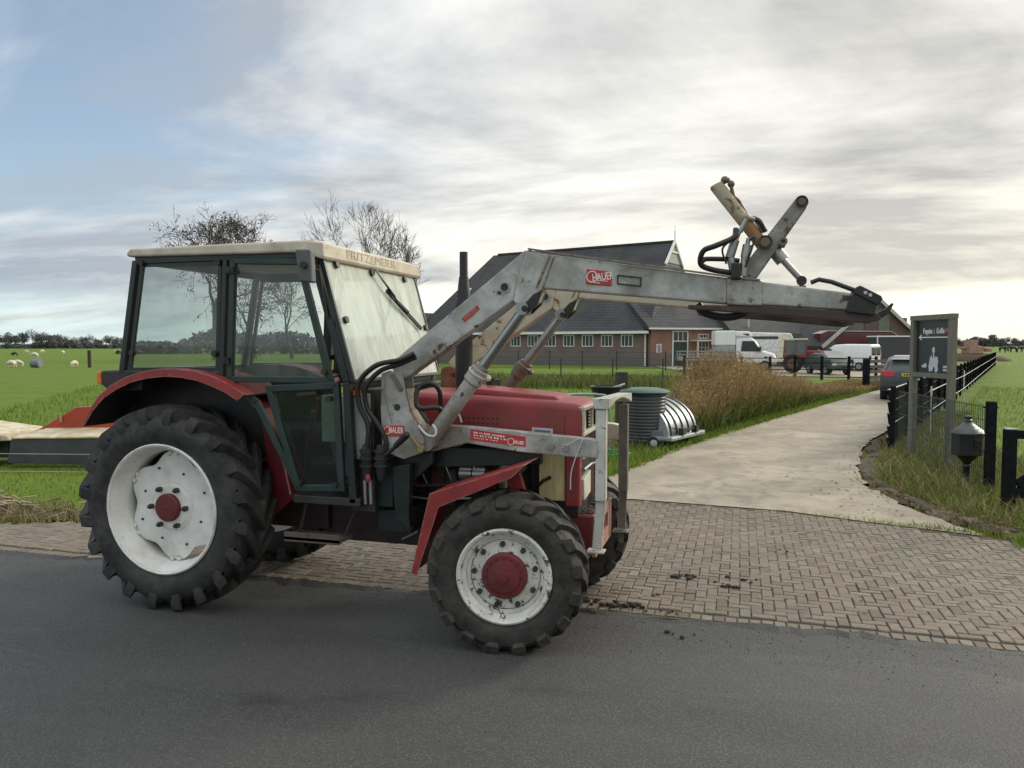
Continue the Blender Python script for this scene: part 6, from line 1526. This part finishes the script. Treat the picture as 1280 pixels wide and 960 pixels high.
# ribbed barrel on wheels with green lid
p = DP(806, 13.9); BR = thing('wheeled_barrel', 'ribbed dark grey wheeled barrel with green lid beside the drive', 'barrel', (*p, 0), TH)
prof = [(.0, .0), (.30, .0), (.31, .03)]
for k in range(14): z = .1+k*.058; r = .33+.05*k/13; prof += [(r, z), (r+.010, z+.015), (r+.010, z+.035), (r, z+.05)]
prof += [(.40, .93), (.42, .95), (.40, .97), (0, .97)]
b = MB(); b.lathe(prof, (0,0,0), 'z', 40); b.build('body', paint('barrel_dark_grey', (.045, .05, .055), .4, var=.2), BR, smooth=40)
b = MB(); b.lathe([(.0, .972), (.44, .972), (.45, .99), (.42, 1.02), (.25, 1.06), (0, 1.075)], (0,0,0), 'z', 40); b.build('lid', paint('lid_green', (.03, .085, .06), .35, var=.15), BR, smooth=40)
b = MB(); b.cyl((.1, -.40, .1), (.1, -.34, .1), .11, 24); wl = b.build('wheel', veh_tyre, BR, smooth=40); b = MB(); b.cyl((.1, -.408, .1), (.1, -.40, .1), .06, 20); b.build('rim', label_silver, wl)
b = MB(); b.box(.05, .3, -.34, .3, .0, .32); b.build('wheel_bracket', paint('bracket_grey', (.12, .125, .13), .5), BR, bevel=.02)
p = DP(757, 13.2); b2 = thing('black_tub', 'black rubber tub on the rail left of the ribbed barrel', 'tub', (*p, .95), TH)
b = MB(); b.lathe([(0, 0), (.2, 0), (.26, .16), (.28, .17), (.26, .18), (.22, .06), (0, .05)], (0,0,0), 'z', 28); b.build('bowl', hose_m, b2, smooth=50)
p = DP(766, 12.6); nt_ = thing('green_hose', 'coil of bright green hose on the ground behind the guard', 'hose', (*p, 0), 0)
b = MB(); pts = [(.28*math.cos(t*.5)*(1+.1*math.sin(t*1.7)), .28*math.sin(t*.5), .02+.012*(i//12)) for i, t in enumerate([k*1.0 for k in range(60)])]; b.tube(pts, .018, 6); b.build('coil', flat('green_hose_plastic', (.02, .22, .09), .4), nt_, smooth=60)
# galvanised hood
p = DP(826, 14.3); GH = thing('feed_trough_hood', 'galvanised quarter round hood with dark ribs lying on a tray by the drive', 'trough', (*p, 0), TH+.95)
galv = paint('galvanised_sheet', (.30, .33, .33), .45, .6, var=.25, vs=4, bmp=.05)
b = MB(); LX = 1.3; n = 16; R1, R2 = .74, .62
pts = [(-R1+R1*math.sin(PI/2*k/n)*1.0, .22+R2*math.cos(PI/2*k/n)) for k in range(n+1)]    # y,z
vs = [(x, -yy-.45, z) for x in (-LX/2, LX/2) for yy, z in pts]
b.add(vs, [(k, k+1, n+2+k, n+1+k) for k in range(n)])
b.add([(x, -yy-.45, z-.01) for x in (-LX/2, LX/2) for yy, z in pts], [(k, k+1, n+2+k, n+1+k) for k in range(n)])
for x in (-LX/2, LX/2): b.add([(x, -yy-.45, z) for yy, z in pts]+[(x, R1-.45, .22)], [tuple(range(n+2))])
hood = b.build('hood', galv, GH, smooth=40)
b = MB()
for k in range(5):
    x = -LX/2+.12+k*(LX-.24)/4; b.tube([(x, -yy-.45-.0, z+.0) for yy, z in pts], .024, 8)
b.build('ribs', hose_m, hood, smooth=60)
b = MB(); b.box(-LX/2-.12, LX/2+.12, -.58, .4, .14, .215); b.build('tray', galv, GH, bevel=.02)
b = MB(); b.bar((-.2, -.56, .3), (.3, -.56, .3), .03); b.box(-.32, -.2, -.60, -.5, .22, .34); b.box(.28, .4, -.60, -.5, .22, .34); b.build('handle', black_metal, GH)
b = MB(); b.cyl((-.5, -.4, .07), (-.5, .35, .07), .07, 14); b.cyl((.5, -.4, .07), (.5, .35, .07), .07, 14); b.build('rollers', veh_tyre, GH)
# tubular galvanised rail
p = DP(645, 12.9); TRL = thing('tubular_rail', 'bent galvanised tube rail behind the red bonnet', 'rail', (*p, 0), TH)
b = MB(); b.tube(curve([(-.6, 0, .93), (.3, 0, .945), (.9, 0, 1.0), (1.35, 0, 1.0), (1.55, 0, .93), (1.6, 0, .5)]), .022, 8); b.tube([(.3, 0, .78), (1.58, 0, .78)], .018, 8); b.tube([(1.3, .1, 1.0), (1.9, .5, 1.15)], .02, 8)
for x, z in ((.55, .96), (1.0, .99), (-.5, .93), (1.58, .9)): b.tube([(x, 0, -.05), (x, 0, z)], .02, 8)
b.build('tubes', galv, TRL, smooth=60)
# mower lying in the field on the left
p = CW(-7.0, 11.7); MW = thing('disc_mower', 'disc mower with red frame, dirty cream cover and black skirt lying in the grass', 'mower', (*p, 0), TH)
cover = paint('dirty_cream_cover', (.6, .53, .38), .6, var=.2, wear=.3, wearcol=(.3, .2, .08), dirt=.6, dirtcol=(.35, .25, .1))
b = MB(); b.hexa([(-.72, -.02, .03), (1.9, -.02, -.02), (1.9, .02, -.02), (-.72, .02, .03)], [(-.68, -.0, .39), (1.9, .0, .42), (1.9, .03, .42), (-.68, .03, .39)]); b.hexa([(-.78, .05, .06), (-.72, 0, .04), (-.72, .9, .06), (-.78, .9, .06)], [(-.66, .03, .38), (-.64, 0, .39), (-.64, .9, .42), (-.66, .9, .4)]); b.build('skirt', paint('grey_rubber_skirt', (.04, .043, .045), .5, var=.3, vs=3, bmp=.25, bs=8), MW, bevel=.01)
b = MB(); b.hexa([(-.66, -.02, .395), (1.9, -.02, .425), (1.9, .8, .46), (-.5, .8, .46)], [(-.66, -.02, .425), (1.9, -.02, .455), (1.9, .8, .54), (-.45, .8, .52)]); cv = b.build('cover', cover, MW, bevel=.012)
b = MB(); b.hexa([(-2.0, .05, .30), (-.72, .05, .36), (-.72, .9, .46), (-2.0, .9, .50)], [(-2.0, .05, .62), (-.78, .05, .45), (-.72, .9, .50), (-2.0, .9, .68)]); b.build('side_cover', cover, MW, bevel=.02)
b = MB(); b.box(-2.0, -.85, .2, .9, .08, .34); b.bar((-1.5, .1, .1), (-.9, .05, .35), .07); b.build('underframe', black_metal, MW)
b = MB(); b.prism([(-.62, .48), (-.02, .83), (1.1, .9), (1.1, .5)], .62, .8); b.build('red_frame', paint('mower_red_frame', (.34, .045, .018), .45, var=.15, dirt=.2), MW, bevel=.01)
b = MB(); b.tube([(-.25, .6, .6), (-.25, .6, .72)], .02, 8); b.box(.9, 1.02, .5, .8, .5, .78); b.build('frame_fittings', rust_pink, MW)
# heap of cut stalks by the verge
straw = leafmat('cut_stalk_straw', [(0, (.11, .075, .045)), (.4, (.28, .21, .13)), (.75, (.42, .34, .23)), (1, (.52, .45, .34))], .8, .1)
hp = CW(-6.35, 8.3); b = MB(); rnd = random.Random(8)
b.sphere((0, 0, -.12), .5, 16, (2.4, .9, .62))
HP = thing('cut_stalk_heap', 'heap of dark cut stalks and earth beside the brick verge', 'heap', (*hp, 0), TH)
b.build('earth', soil_m, HP, smooth=180)
b = MB()
for i in range(420):
    x = rnd.gauss(0, .62); y = rnd.gauss(0, .24); z = max(0, .17*(1-(x/1.25)**2)-.4*y*y)+rnd.uniform(-.02, .06)
    a_ = rnd.gauss(0, .6)+(PI if rnd.random() < .5 else 0); l = rnd.uniform(.1, .42); t_ = rnd.gauss(.05, .3)
    d = Vector((math.cos(a_)*math.cos(t_), math.sin(a_)*math.cos(t_), math.sin(t_)))*l/2
    c0 = Vector((x, y, z)); b.tube([c0-d, c0+Vector((0, 0, rnd.uniform(-.01, .03))), c0+d], rnd.uniform(.003, .009), 4)
b.build('stalks', straw, HP, fixn=False)['kind'] = 'stuff'
# clods on the bricks
b = MB(); rnd = random.Random(4)
for (px, py, n, s) in ((857, 723, 12, .022), (908, 735, 12, .02), (928, 727, 9, .018), (776, 758, 16, .018), (800, 762, 8, .014), (835, 766, 5, .012), (740, 752, 8, .016), (846, 793, 4, .016), (818, 744, 3, .01), (985, 690, 3, .012)):
    x, y = G(px, py)
    for i in range(n):
        ss = s*rnd.uniform(.4, 1.3); b.sphere((x+rnd.gauss(0, .045), y+rnd.gauss(0, .03), .008+ss*.3), ss, 6, (rnd.uniform(.8, 1.6), 1, .7))
tag(b.build('mud_clods', paint('mud_clod_brown', (.04, .032, .024), .95, bmp=.5, bs=90), fixn=True), 'small dark mud clods dropped on the bricks', kind='stuff')
b = MB(); lm = leafmat('fallen_leaves', [(0, (.16, .09, .035)), (.5, (.27, .19, .09)), (1, (.4, .34, .2))], .8, .1)
for i in range(380):
    if i < 120: x, y = rnd.uniform(-1.5, 3.2), rnd.uniform(5.5, 8.9)
    else:
        t = rnd.random()*(len(sl)-1); x, y = sl[int(t)]; x += rnd.gauss(0, .22); y += rnd.gauss(0, .22)
    if i < 120 and not inside(x, y, apron): continue
    a_ = rnd.random()*6.3; s = rnd.uniform(.008, .024); z = .014 if i < 120 else .05; dz = rnd.uniform(-.006, .012)
    c_, s_ = math.cos(a_)*s, math.sin(a_)*s
    b.add([(x-c_, y-s_, z), (x+s_*.6, y-c_*.6, z+dz), (x+c_, y+s_, z), (x-s_*.6, y+c_*.6, z+dz*.5)], [(0,1,2,3)])
tag(b.build('fallen_leaves', lm, fixn=False), 'scattered brown leaves on bricks and soil', kind='stuff')

# ------------------------------------------------------------------ ANIMALS
def skinned(name, V, E, R_, m, parent):
    me = bpy.data.meshes.new(name); me.from_pydata(V, E, []); o = bpy.data.objects.new(name, me); COL.objects.link(o)
    sk = o.modifiers.new('skin', 'SKIN'); sk.use_smooth_shade = True; ss = o.modifiers.new('sub', 'SUBSURF'); ss.levels = 1; ss.render_levels = 1
    if not me.skin_vertices: me.skin_vertices.new() if hasattr(me.skin_vertices, 'new') else None
    for i, d in enumerate(me.skin_vertices[0].data):
        r = R_[i]; d.radius = (r, r); d.use_root = (i == 0)
    me.materials.append(m); o.parent = parent; return o
wool = paint('cream_wool', (.62, .56, .44), .9, var=.15, bmp=.5, bs=25); black_wool = paint('dark_fleece', (.03, .028, .027), .9)
def sheep(label, px, Z, rz, m=wool, s=1.0, group=None):
    p = DP(px, Z); t = thing('sheep', label, 'sheep', (*p, -.03), TH+rz, group); s *= .72; t.scale = (s, s, s)
    V = [(-.42,0,.62), (0,0,.64), (.38,0,.62), (.58,0,.56), (.74,0,.36), (.86,0,.24), (-.45,.14,.42), (-.45,.14,.0), (-.45,-.14,.42), (-.45,-.14,.0), (.36,.13,.42), (.36,.13,0), (.36,-.13,.42), (.36,-.13,0)]
    E_ = [(0,1), (1,2), (2,3), (3,4), (4,5), (0,6), (6,7), (0,8), (8,9), (2,10), (10,11), (2,12), (12,13)]
    skinned('body', V, E_, [.27,.30,.25,.14,.10,.06,.09,.04,.09,.04,.08,.04,.08,.04], m, t); return t
sheep('pale sheep grazing leftmost in the pasture, touching a second one', 15, 62, PI-.2); sheep('pale sheep right behind the leftmost grazing sheep', 23, 63.5, PI+.35)
sheep('round pale sheep seen from behind, alone left of the dark post', 93, 62, PI/2, s=.95); sheep('pale sheep grazing further out beyond the feed tub', 44, 105, PI, s=1.3)
for k, (px, Z) in enumerate(((33, 150), (53, 160), (79, 140), (148, 170))):
    sheep('tiny pale sheep far off in the left pasture', px, Z, k*1.3, s=1.15, group='far sheep in the left pasture')
sheep('dark sheep far off at the left edge of the pasture', 19, 120, PI, black_wool, 1.1)
p = DP(46, 62); t = thing('feed_tub', 'grey feed tub lying in the pasture between the sheep', 'tub', (*p, 0), TH); b = MB(); b.cyl((-.4, 0, .3), (.3, 0, .32), .33, 20, .38); b.build('shell', paint('tub_grey', (.16, .18, .2), .5), t, smooth=50)
horse_m = flat('black_horse_coat', (.018, .015, .014), .5)
def horse(label, px, Z, rz):
    p = DP(px, Z); t = thing('horse', label, 'horse', (*p, 0), TH+rz)
    V = [(-.6,0,1.2), (0,0,1.15), (.5,0,1.2), (.85,0,1.25), (1.15,0,.85), (1.35,0,.45), (1.5,0,.2), (-.65,.17,.8), (-.72,.17,.45), (-.68,.17,0), (-.65,-.17,.8), (-.72,-.17,.45), (-.68,-.17,0), (.5,.16,.75), (.5,.16,.4), (.5,.16,0), (.5,-.16,.75), (.52,-.16,.4), (.52,-.16,0), (-.85,0,1.1), (-.95,0,.6)]
    E_ = [(0,1),(1,2),(2,3),(3,4),(4,5),(5,6),(0,7),(7,8),(8,9),(0,10),(10,11),(11,12),(2,13),(13,14),(14,15),(2,16),(16,17),(17,18),(0,19),(19,20)]
    skinned('body', V, E_, [.32,.31,.3,.2,.15,.12,.08,.16,.08,.06,.16,.08,.06,.13,.07,.06,.13,.07,.06,.06,.05], horse_m, t); return t
horse('black horse grazing nearest the end of the board fence', 1253, 165, .1); horse('black horse grazing between the two others by the far fence', 1266, 168, PI); horse('rightmost black horse grazing near the picture edge', 1274, 170, .2)
# far heap with rusty machine
p = DP(1213, 85); HM = thing('scrap_heap', 'rust coloured machine on a dark earth heap near the right horizon', 'heap', (*p, 0), TH)
b = MB(); b.sphere((0, 0, -.3), 1.6, 16, (3.0, 1.2, .75)); b.build('mound', soil_m, HM, smooth=180)
b = MB(); b.box(-.6, .9, -.8, .8, .8, 1.6); b.box(-.4, .4, -.7, .7, 1.6, 2.3); b.bar((.8, 0, 1.6), (2.0, 0, 1.2), .2); b.box(1.6, 2.1, -.4, .4, 1.0, 1.4); b.bar((-.6, 0, 1.3), (-2.0, 0, 1.7), .25); b.build('machine', rust_pink, HM, bevel=.05)

# ------------------------------------------------------------------ TREES
bark = paint('tree_bark', (.06, .052, .045), .9, var=.3, bmp=0)
def grow_tree(seed, hgt, trunk_r, levels, kids, spread, droop=0, minr=.02, lean=0):
    rnd = random.Random(seed); b = MB(); tips = []
    def branch(p, d, ln, r, lv):
        n = 4 if lv < 2 else 3; pts = [p]; q = p
        for i in range(n):
            gs = .06 if lv == 0 else .16; d = (d+Vector((rnd.gauss(0, gs), rnd.gauss(0, gs), rnd.gauss(.05, .1)-droop*lv*.05))).normalized(); q = q+d*ln/n; pts.append(q)
        r2 = r*(.62 if lv else .7)
        b.tube(pts, [max(minr*.7, r+(r2-r)*i/n) for i in range(n+1)], 7 if lv == 0 else (5 if lv < 3 else 3), caps=False)
        if lv >= levels: tips.append((pts[-1], d)); tips.append((pts[len(pts)//2], d)); return
        k = kids+(1 if rnd.random() < .5 else 0)+(1 if lv == 0 else 0)
        for j in range(k):
            t = 1 if j == 0 else rnd.uniform(.45 if lv else .55, 1.0); i = min(n-1, int(t*n)); pp = pts[i]+(pts[i+1]-pts[i])*(t*n-i)
            az = rnd.uniform(0, 2*PI); u = d.orthogonal().normalized(); v = d.cross(u); sp_ = spread*rnd.uniform(.5, 1.15)*(.35 if j == 0 else 1)
            dd = (d*math.cos(sp_)+(u*math.cos(az)+v*math.sin(az))*math.sin(sp_)); dd.z += .12; dd.normalize()
            branch(pp, dd, ln*rnd.uniform(.62, .85), max(minr, r2*rnd.uniform(.6, .85)), lv+1)
    branch(Vector((0, 0, -.1)), Vector((lean, 0, 1)).normalized(), hgt*.27, trunk_r, 0); return b, tips
def big_tree(name, label, px, Z, seed, hgt, levels, kids, spread, droop, leaves=0, leafm=None, minr=.02, rz=0):
    p = DP(px, Z); t = thing(name, label, 'tree', (*p, 0), rz)
    b, tips = grow_tree(seed, hgt, hgt*.017, levels, kids, spread, droop, minr)
    zmax = max(v[2] for v in b.v); k = hgt/zmax; b.v = [(x*k, y*k, z*k) for x, y, z in b.v]
    b.build('trunk_and_branches', bark, t, fixn=False)
    if leaves:
        rnd = random.Random(seed); l = MB()
        for q, d in tips:
            for j in range(leaves):
                if rnd.random() < .35: continue
                c = q*k+Vector((rnd.gauss(0, .22), rnd.gauss(0, .22), rnd.gauss(-.1, .2))); a = Vector((rnd.gauss(0, 1), rnd.gauss(0, 1), rnd.gauss(0, 1))).normalized(); e = a.orthogonal().normalized(); s = rnd.uniform(.10, .24)
                l.add([c-a*s, c+e*s*.5, c+a*s, c-e*s*.5], [(0,1,2,3)])
        l.build('leaves', leafm, t, fixn=False)['kind'] = 'stuff'
    return t
leaf_dark = leafmat('withered_dark_leaves', [(0, (.03, .022, .018)), (.6, (.055, .042, .03)), (1, (.09, .06, .035))], .8, .2)
big_tree('leafy_tree', 'big spreading tree with dark withered leaves seen over the cab roof', 270, 92, 21, 18.6, 6, 3, 1.0, .30, 1, leaf_dark, .022, 1.0)
big_tree('bare_tree', 'small bare tree behind the door window of the cab', 365, 100, 5, 12.0, 5, 2, .62, .1, 0, None, .022)
big_tree('bare_tree', 'tall bare tree rising behind the windscreen and visor', 482, 95, 12, 20.5, 7, 2, .72, .0, 0, None, .02)
big_tree('bare_tree', 'slim bare tree just left of the small one in the cab door window', 318, 104, 33, 13.5, 5, 2, .7, .2, 0, None, .022)
# rows of far trees
far_leaf = leafmat('far_crowns_haze_tinted', [(0, (.09, .092, .097)), (.5, (.115, .115, .117)), (1, (.15, .145, .14))], .9, .1)  # distance haze mixed into the grey of the crowns
def crown(seed, h, w, n=420):
    rng = np.random.default_rng(seed); b = MB(); lob = [(rng.normal(0, w*.2), rng.normal(0, w*.2), h*(.45+.3*rng.random()), w*(.2+.18*rng.random())) for k in range(6)]
    for i in range(n):
        lx, ly, lz, lr = lob[rng.integers(0, 6)]; d = rng.normal(0, 1, 3); d /= np.linalg.norm(d); c = Vector((lx, ly, lz))+Vector(d)*lr*rng.random()**.4
        a = Vector(rng.normal(0, 1, 3)).normalized(); a.z += .5; e = a.orthogonal().normalized(); s = .3+.5*rng.random()
        b.add([c-a*s, c+e*s*.3, c+a*s, c-e*s*.3], [(0,1,2,3)])
    return b
protos = []
def far_tree(label, px, Z, h, kind, group):
    w = h*.75
    key = kind
    for k_, pr in protos:
        if k_ == key:
            c = copy_tree(pr); c.location = (*DP(px, Z), 0); c.rotation_euler = (0, 0, px*1.7); c.scale = (h/9,)*3; c['label'] = label; c['group'] = group; return c
    t = thing('far_tree', label, 'tree', (*DP(px, Z), 0), 0, group); t.scale = (h/9,)*3
    crown(kind+50, 9, 6.8, 500).build('crown', far_leaf, t, fixn=False); b, _ = grow_tree(kind, 9, .2, 4, 2, .6, 0, .06); b.build('trunk', bark, t, fixn=False)
    protos.append((key, t)); return t
rnd = random.Random(6)
for px, h in ((4, 7.5), (13, 9), (22, 7), (31, 9.5), (45, 11), (53, 8.5), (63, 7.5), (72, 8.5), (82, 7), (91, 6.2), (101, 6.5), (110, 8), (119, 7), (128, 6), (137, 7), (146, 6.5), (154, 5.8)):
    far_tree('winter tree in the row along the far left horizon', px, 320+rnd.uniform(-15, 25), h*.82, rnd.randint(1, 4), 'trees along the far left horizon')
for k in range(13): far_tree('hazy winter tree on the horizon right of the sign', 1196+k*7+rnd.uniform(-2, 2), 520+rnd.uniform(-30, 40), rnd.uniform(4.5, 7.5), rnd.randint(1, 4), 'trees along the far right horizon')
far_tree('bare crown standing taller than its neighbours on the right horizon', 1241, 330, 6.5, 2, None)
def hedge(name, label, x0, x1, Z, h, n, seed, sx=.7, dep=5):
    rng = np.random.default_rng(seed); b = MB()
    for i in range(n):
        X = rng.uniform(x0, x1); u = .65+.35*math.sin(X*.13+seed)+.2*math.sin(X*.41); c0 = CW(X, Z+rng.uniform(-dep, dep)); c = Vector((*c0, h*u*rng.random()**.8)); a = Vector(rng.normal(0, 1, 3)).normalized(); e = a.orthogonal().normalized(); s = sx*(.4+rng.random())
        b.add([c-a*s, c+e*s*.5, c+a*s, c-e*s*.5], [(0,1,2,3)])
    tag(b.build(name, far_leaf, fixn=False), label, kind='stuff')
hedge('hedgerow', 'dark hedgerow mass along the left horizon under the far trees', -240, -120, 325, 2.4, 3600, 1, 1.2)
hedge('hedgerow', 'bushes on the horizon seen through the cab windows', -75, -12, 150, 4.2, 3600, 2, .7)
hedge('hedgerow', 'low hazy wood along the right horizon', 280, 420, 540, 5.5, 4200, 3, 1.6)
hedge('hedgerow', 'bushes beyond the farmhouse end', -22, -10, 95, 3.0, 700, 4, .45)

# ------------------------------------------------------------------ SKY, SUN, CAMERA
SUN_AZ, SUN_EL = math.radians(58), math.radians(24)   # to the right of the view, low
sx_, sy_ = CW(math.sin(SUN_AZ), math.cos(SUN_AZ))
w = bpy.data.worlds.new('World'); sc.world = w; w.use_nodes = True; nt = w.node_tree; nt.nodes.clear()
out = nt.nodes.new('ShaderNodeOutputWorld')
sky = nt.nodes.new('ShaderNodeTexSky'); sky.sky_type = 'NISHITA'; sky.sun_disc = False; sky.sun_elevation = SUN_EL; sky.sun_rotation = math.atan2(sx_, sy_); sky.air_density = 1.0; sky.dust_density = 1.5
bg1 = nt.nodes.new('ShaderNodeBackground'); bg1.inputs[1].default_value = .15; L(nt, sky.outputs[0], bg1.inputs[0])
tc = nt.nodes.new('ShaderNodeTexCoord'); D = tc.outputs['Generated']
sep = N(nt, 'ShaderNodeSeparateXYZ'); L(nt, D, sep.inputs[0]); z = math_(nt, 'MAXIMUM', sep.outputs[2], 0.0)
den = math_(nt, 'ADD', z, .16); u = math_(nt, 'DIVIDE', sep.outputs[0], den); v = math_(nt, 'DIVIDE', sep.outputs[1], den)
cb = N(nt, 'ShaderNodeCombineXYZ'); L(nt, u, cb.inputs[0]); L(nt, v, cb.inputs[1])
mp = N(nt, 'ShaderNodeMapping'); mp.inputs['Rotation'].default_value = (0, 0, .75); mp.inputs['Scale'].default_value = (.42, 1.1, 1); mp.inputs['Location'].default_value = (3.1, .4, 0); L(nt, cb.outputs[0], mp.inputs[0])
n1 = noise(nt, mp.outputs[0], 1.0, 9, .58, .7)
mp2 = N(nt, 'ShaderNodeMapping'); mp2.inputs['Rotation'].default_value = (0, 0, .5); mp2.inputs['Scale'].default_value = (.5, .75, 1); mp2.inputs['Location'].default_value = (7.3, 2.2, 0); L(nt, cb.outputs[0], mp2.inputs[0])
n2 = noise(nt, mp2.outputs[0], 1.15, 9, .6, .4)
# how far to the right (sunward) a direction lies
rdir = (CT*.9+(-ST)*.3, ST*.9+CT*.3, 0)
dp = N(nt, 'ShaderNodeVectorMath', operation='DOT_PRODUCT'); L(nt, D, dp.inputs[0]); dp.inputs[1].default_value = rdir
right = ramp(nt, math_(nt, 'MULTIPLY_ADD', dp.outputs['Value'], .5) if False else math_(nt, 'ADD', math_(nt, 'MULTIPLY', dp.outputs['Value'], .5), .5), [(.38, 0), (.80, 1)])
cov = math_(nt, 'ADD', math_(nt, 'ADD', n1, math_(nt, 'MULTIPLY', right, .30)), ramp(nt, sep.outputs[2], [(.05, .14), (.22, 0)]))
cover = ramp(nt, cov, [(.40, .18), (.61, 1)])
shade = ramp(nt, math_(nt, 'ADD', math_(nt, 'MULTIPLY', n2, .7), math_(nt, 'MULTIPLY', n1, .3)), [(.42, 0), (.58, 1)])
dark = mix(nt, right, (.30, .345, .40), (.385, .385, .375)); light = mix(nt, right, (.72, .745, .76), (.80, .78, .72))
cl = mix(nt, shade, dark, light)
# low on the sunward horizon the cloud glows warm; low on the other side a pale gap
lowr = math_(nt, 'MULTIPLY', ramp(nt, sep.outputs[2], [(.0, 1), (.22, 0)]), right)
cl = mix(nt, math_(nt, 'MULTIPLY', lowr, math_(nt, 'ADD', math_(nt, 'MULTIPLY', shade, .6), .3)), cl, (.95, .87, .67))
gapn = noise(nt, mp.outputs[0], 2.0, 6, .6)
low = math_(nt, 'MULTIPLY', ramp(nt, sep.outputs[2], [(.0, 1), (.045, .75), (.075, 0)]), ramp(nt, gapn, [(.35, .35), (.55, 1)]))
cl = mix(nt, math_(nt, 'MULTIPLY', low, .8), cl, mix(nt, right, (.52, .66, .64), (.92, .88, .70)))
# an overcast sky is brighter overhead than near the horizon
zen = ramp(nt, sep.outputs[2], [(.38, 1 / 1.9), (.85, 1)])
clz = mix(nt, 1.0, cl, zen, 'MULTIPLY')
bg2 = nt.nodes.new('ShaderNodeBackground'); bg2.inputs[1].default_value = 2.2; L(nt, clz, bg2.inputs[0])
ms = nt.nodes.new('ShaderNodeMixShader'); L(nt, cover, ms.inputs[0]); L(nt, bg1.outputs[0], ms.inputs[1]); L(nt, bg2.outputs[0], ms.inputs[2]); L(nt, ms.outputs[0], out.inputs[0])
ld = bpy.data.lights.new('sun', 'SUN'); ld.energy = 1.7; ld.angle = math.radians(12); ld.color = (1.0, .93, .80)
lo_ = bpy.data.objects.new('sun', ld); COL.objects.link(lo_)
lo_.rotation_euler = Vector((-sx_*math.cos(SUN_EL), -sy_*math.cos(SUN_EL), -math.sin(SUN_EL))).to_track_quat('-Z', 'Y').to_euler()
cd = bpy.data.cameras.new('camera'); cd.sensor_fit = 'HORIZONTAL'; cd.sensor_width = 36; cd.lens = 36*F/1280; cd.clip_start = .05; cd.clip_end = 9000
co = bpy.data.objects.new('camera', cd); COL.objects.link(co); co.location = (0, 0, H)
co.rotation_euler = Vector((-ST*math.cos(PT), CT*math.cos(PT), -math.sin(PT))).to_track_quat('-Z', 'Y').to_euler()
sc.camera = co
sc.view_settings.view_transform = 'Standard'; sc.view_settings.look = 'None'; sc.view_settings.exposure = 0.3; sc.view_settings.gamma = 1.0
sc.cycles.max_bounces = 8; sc.cycles.transparent_max_bounces = 24
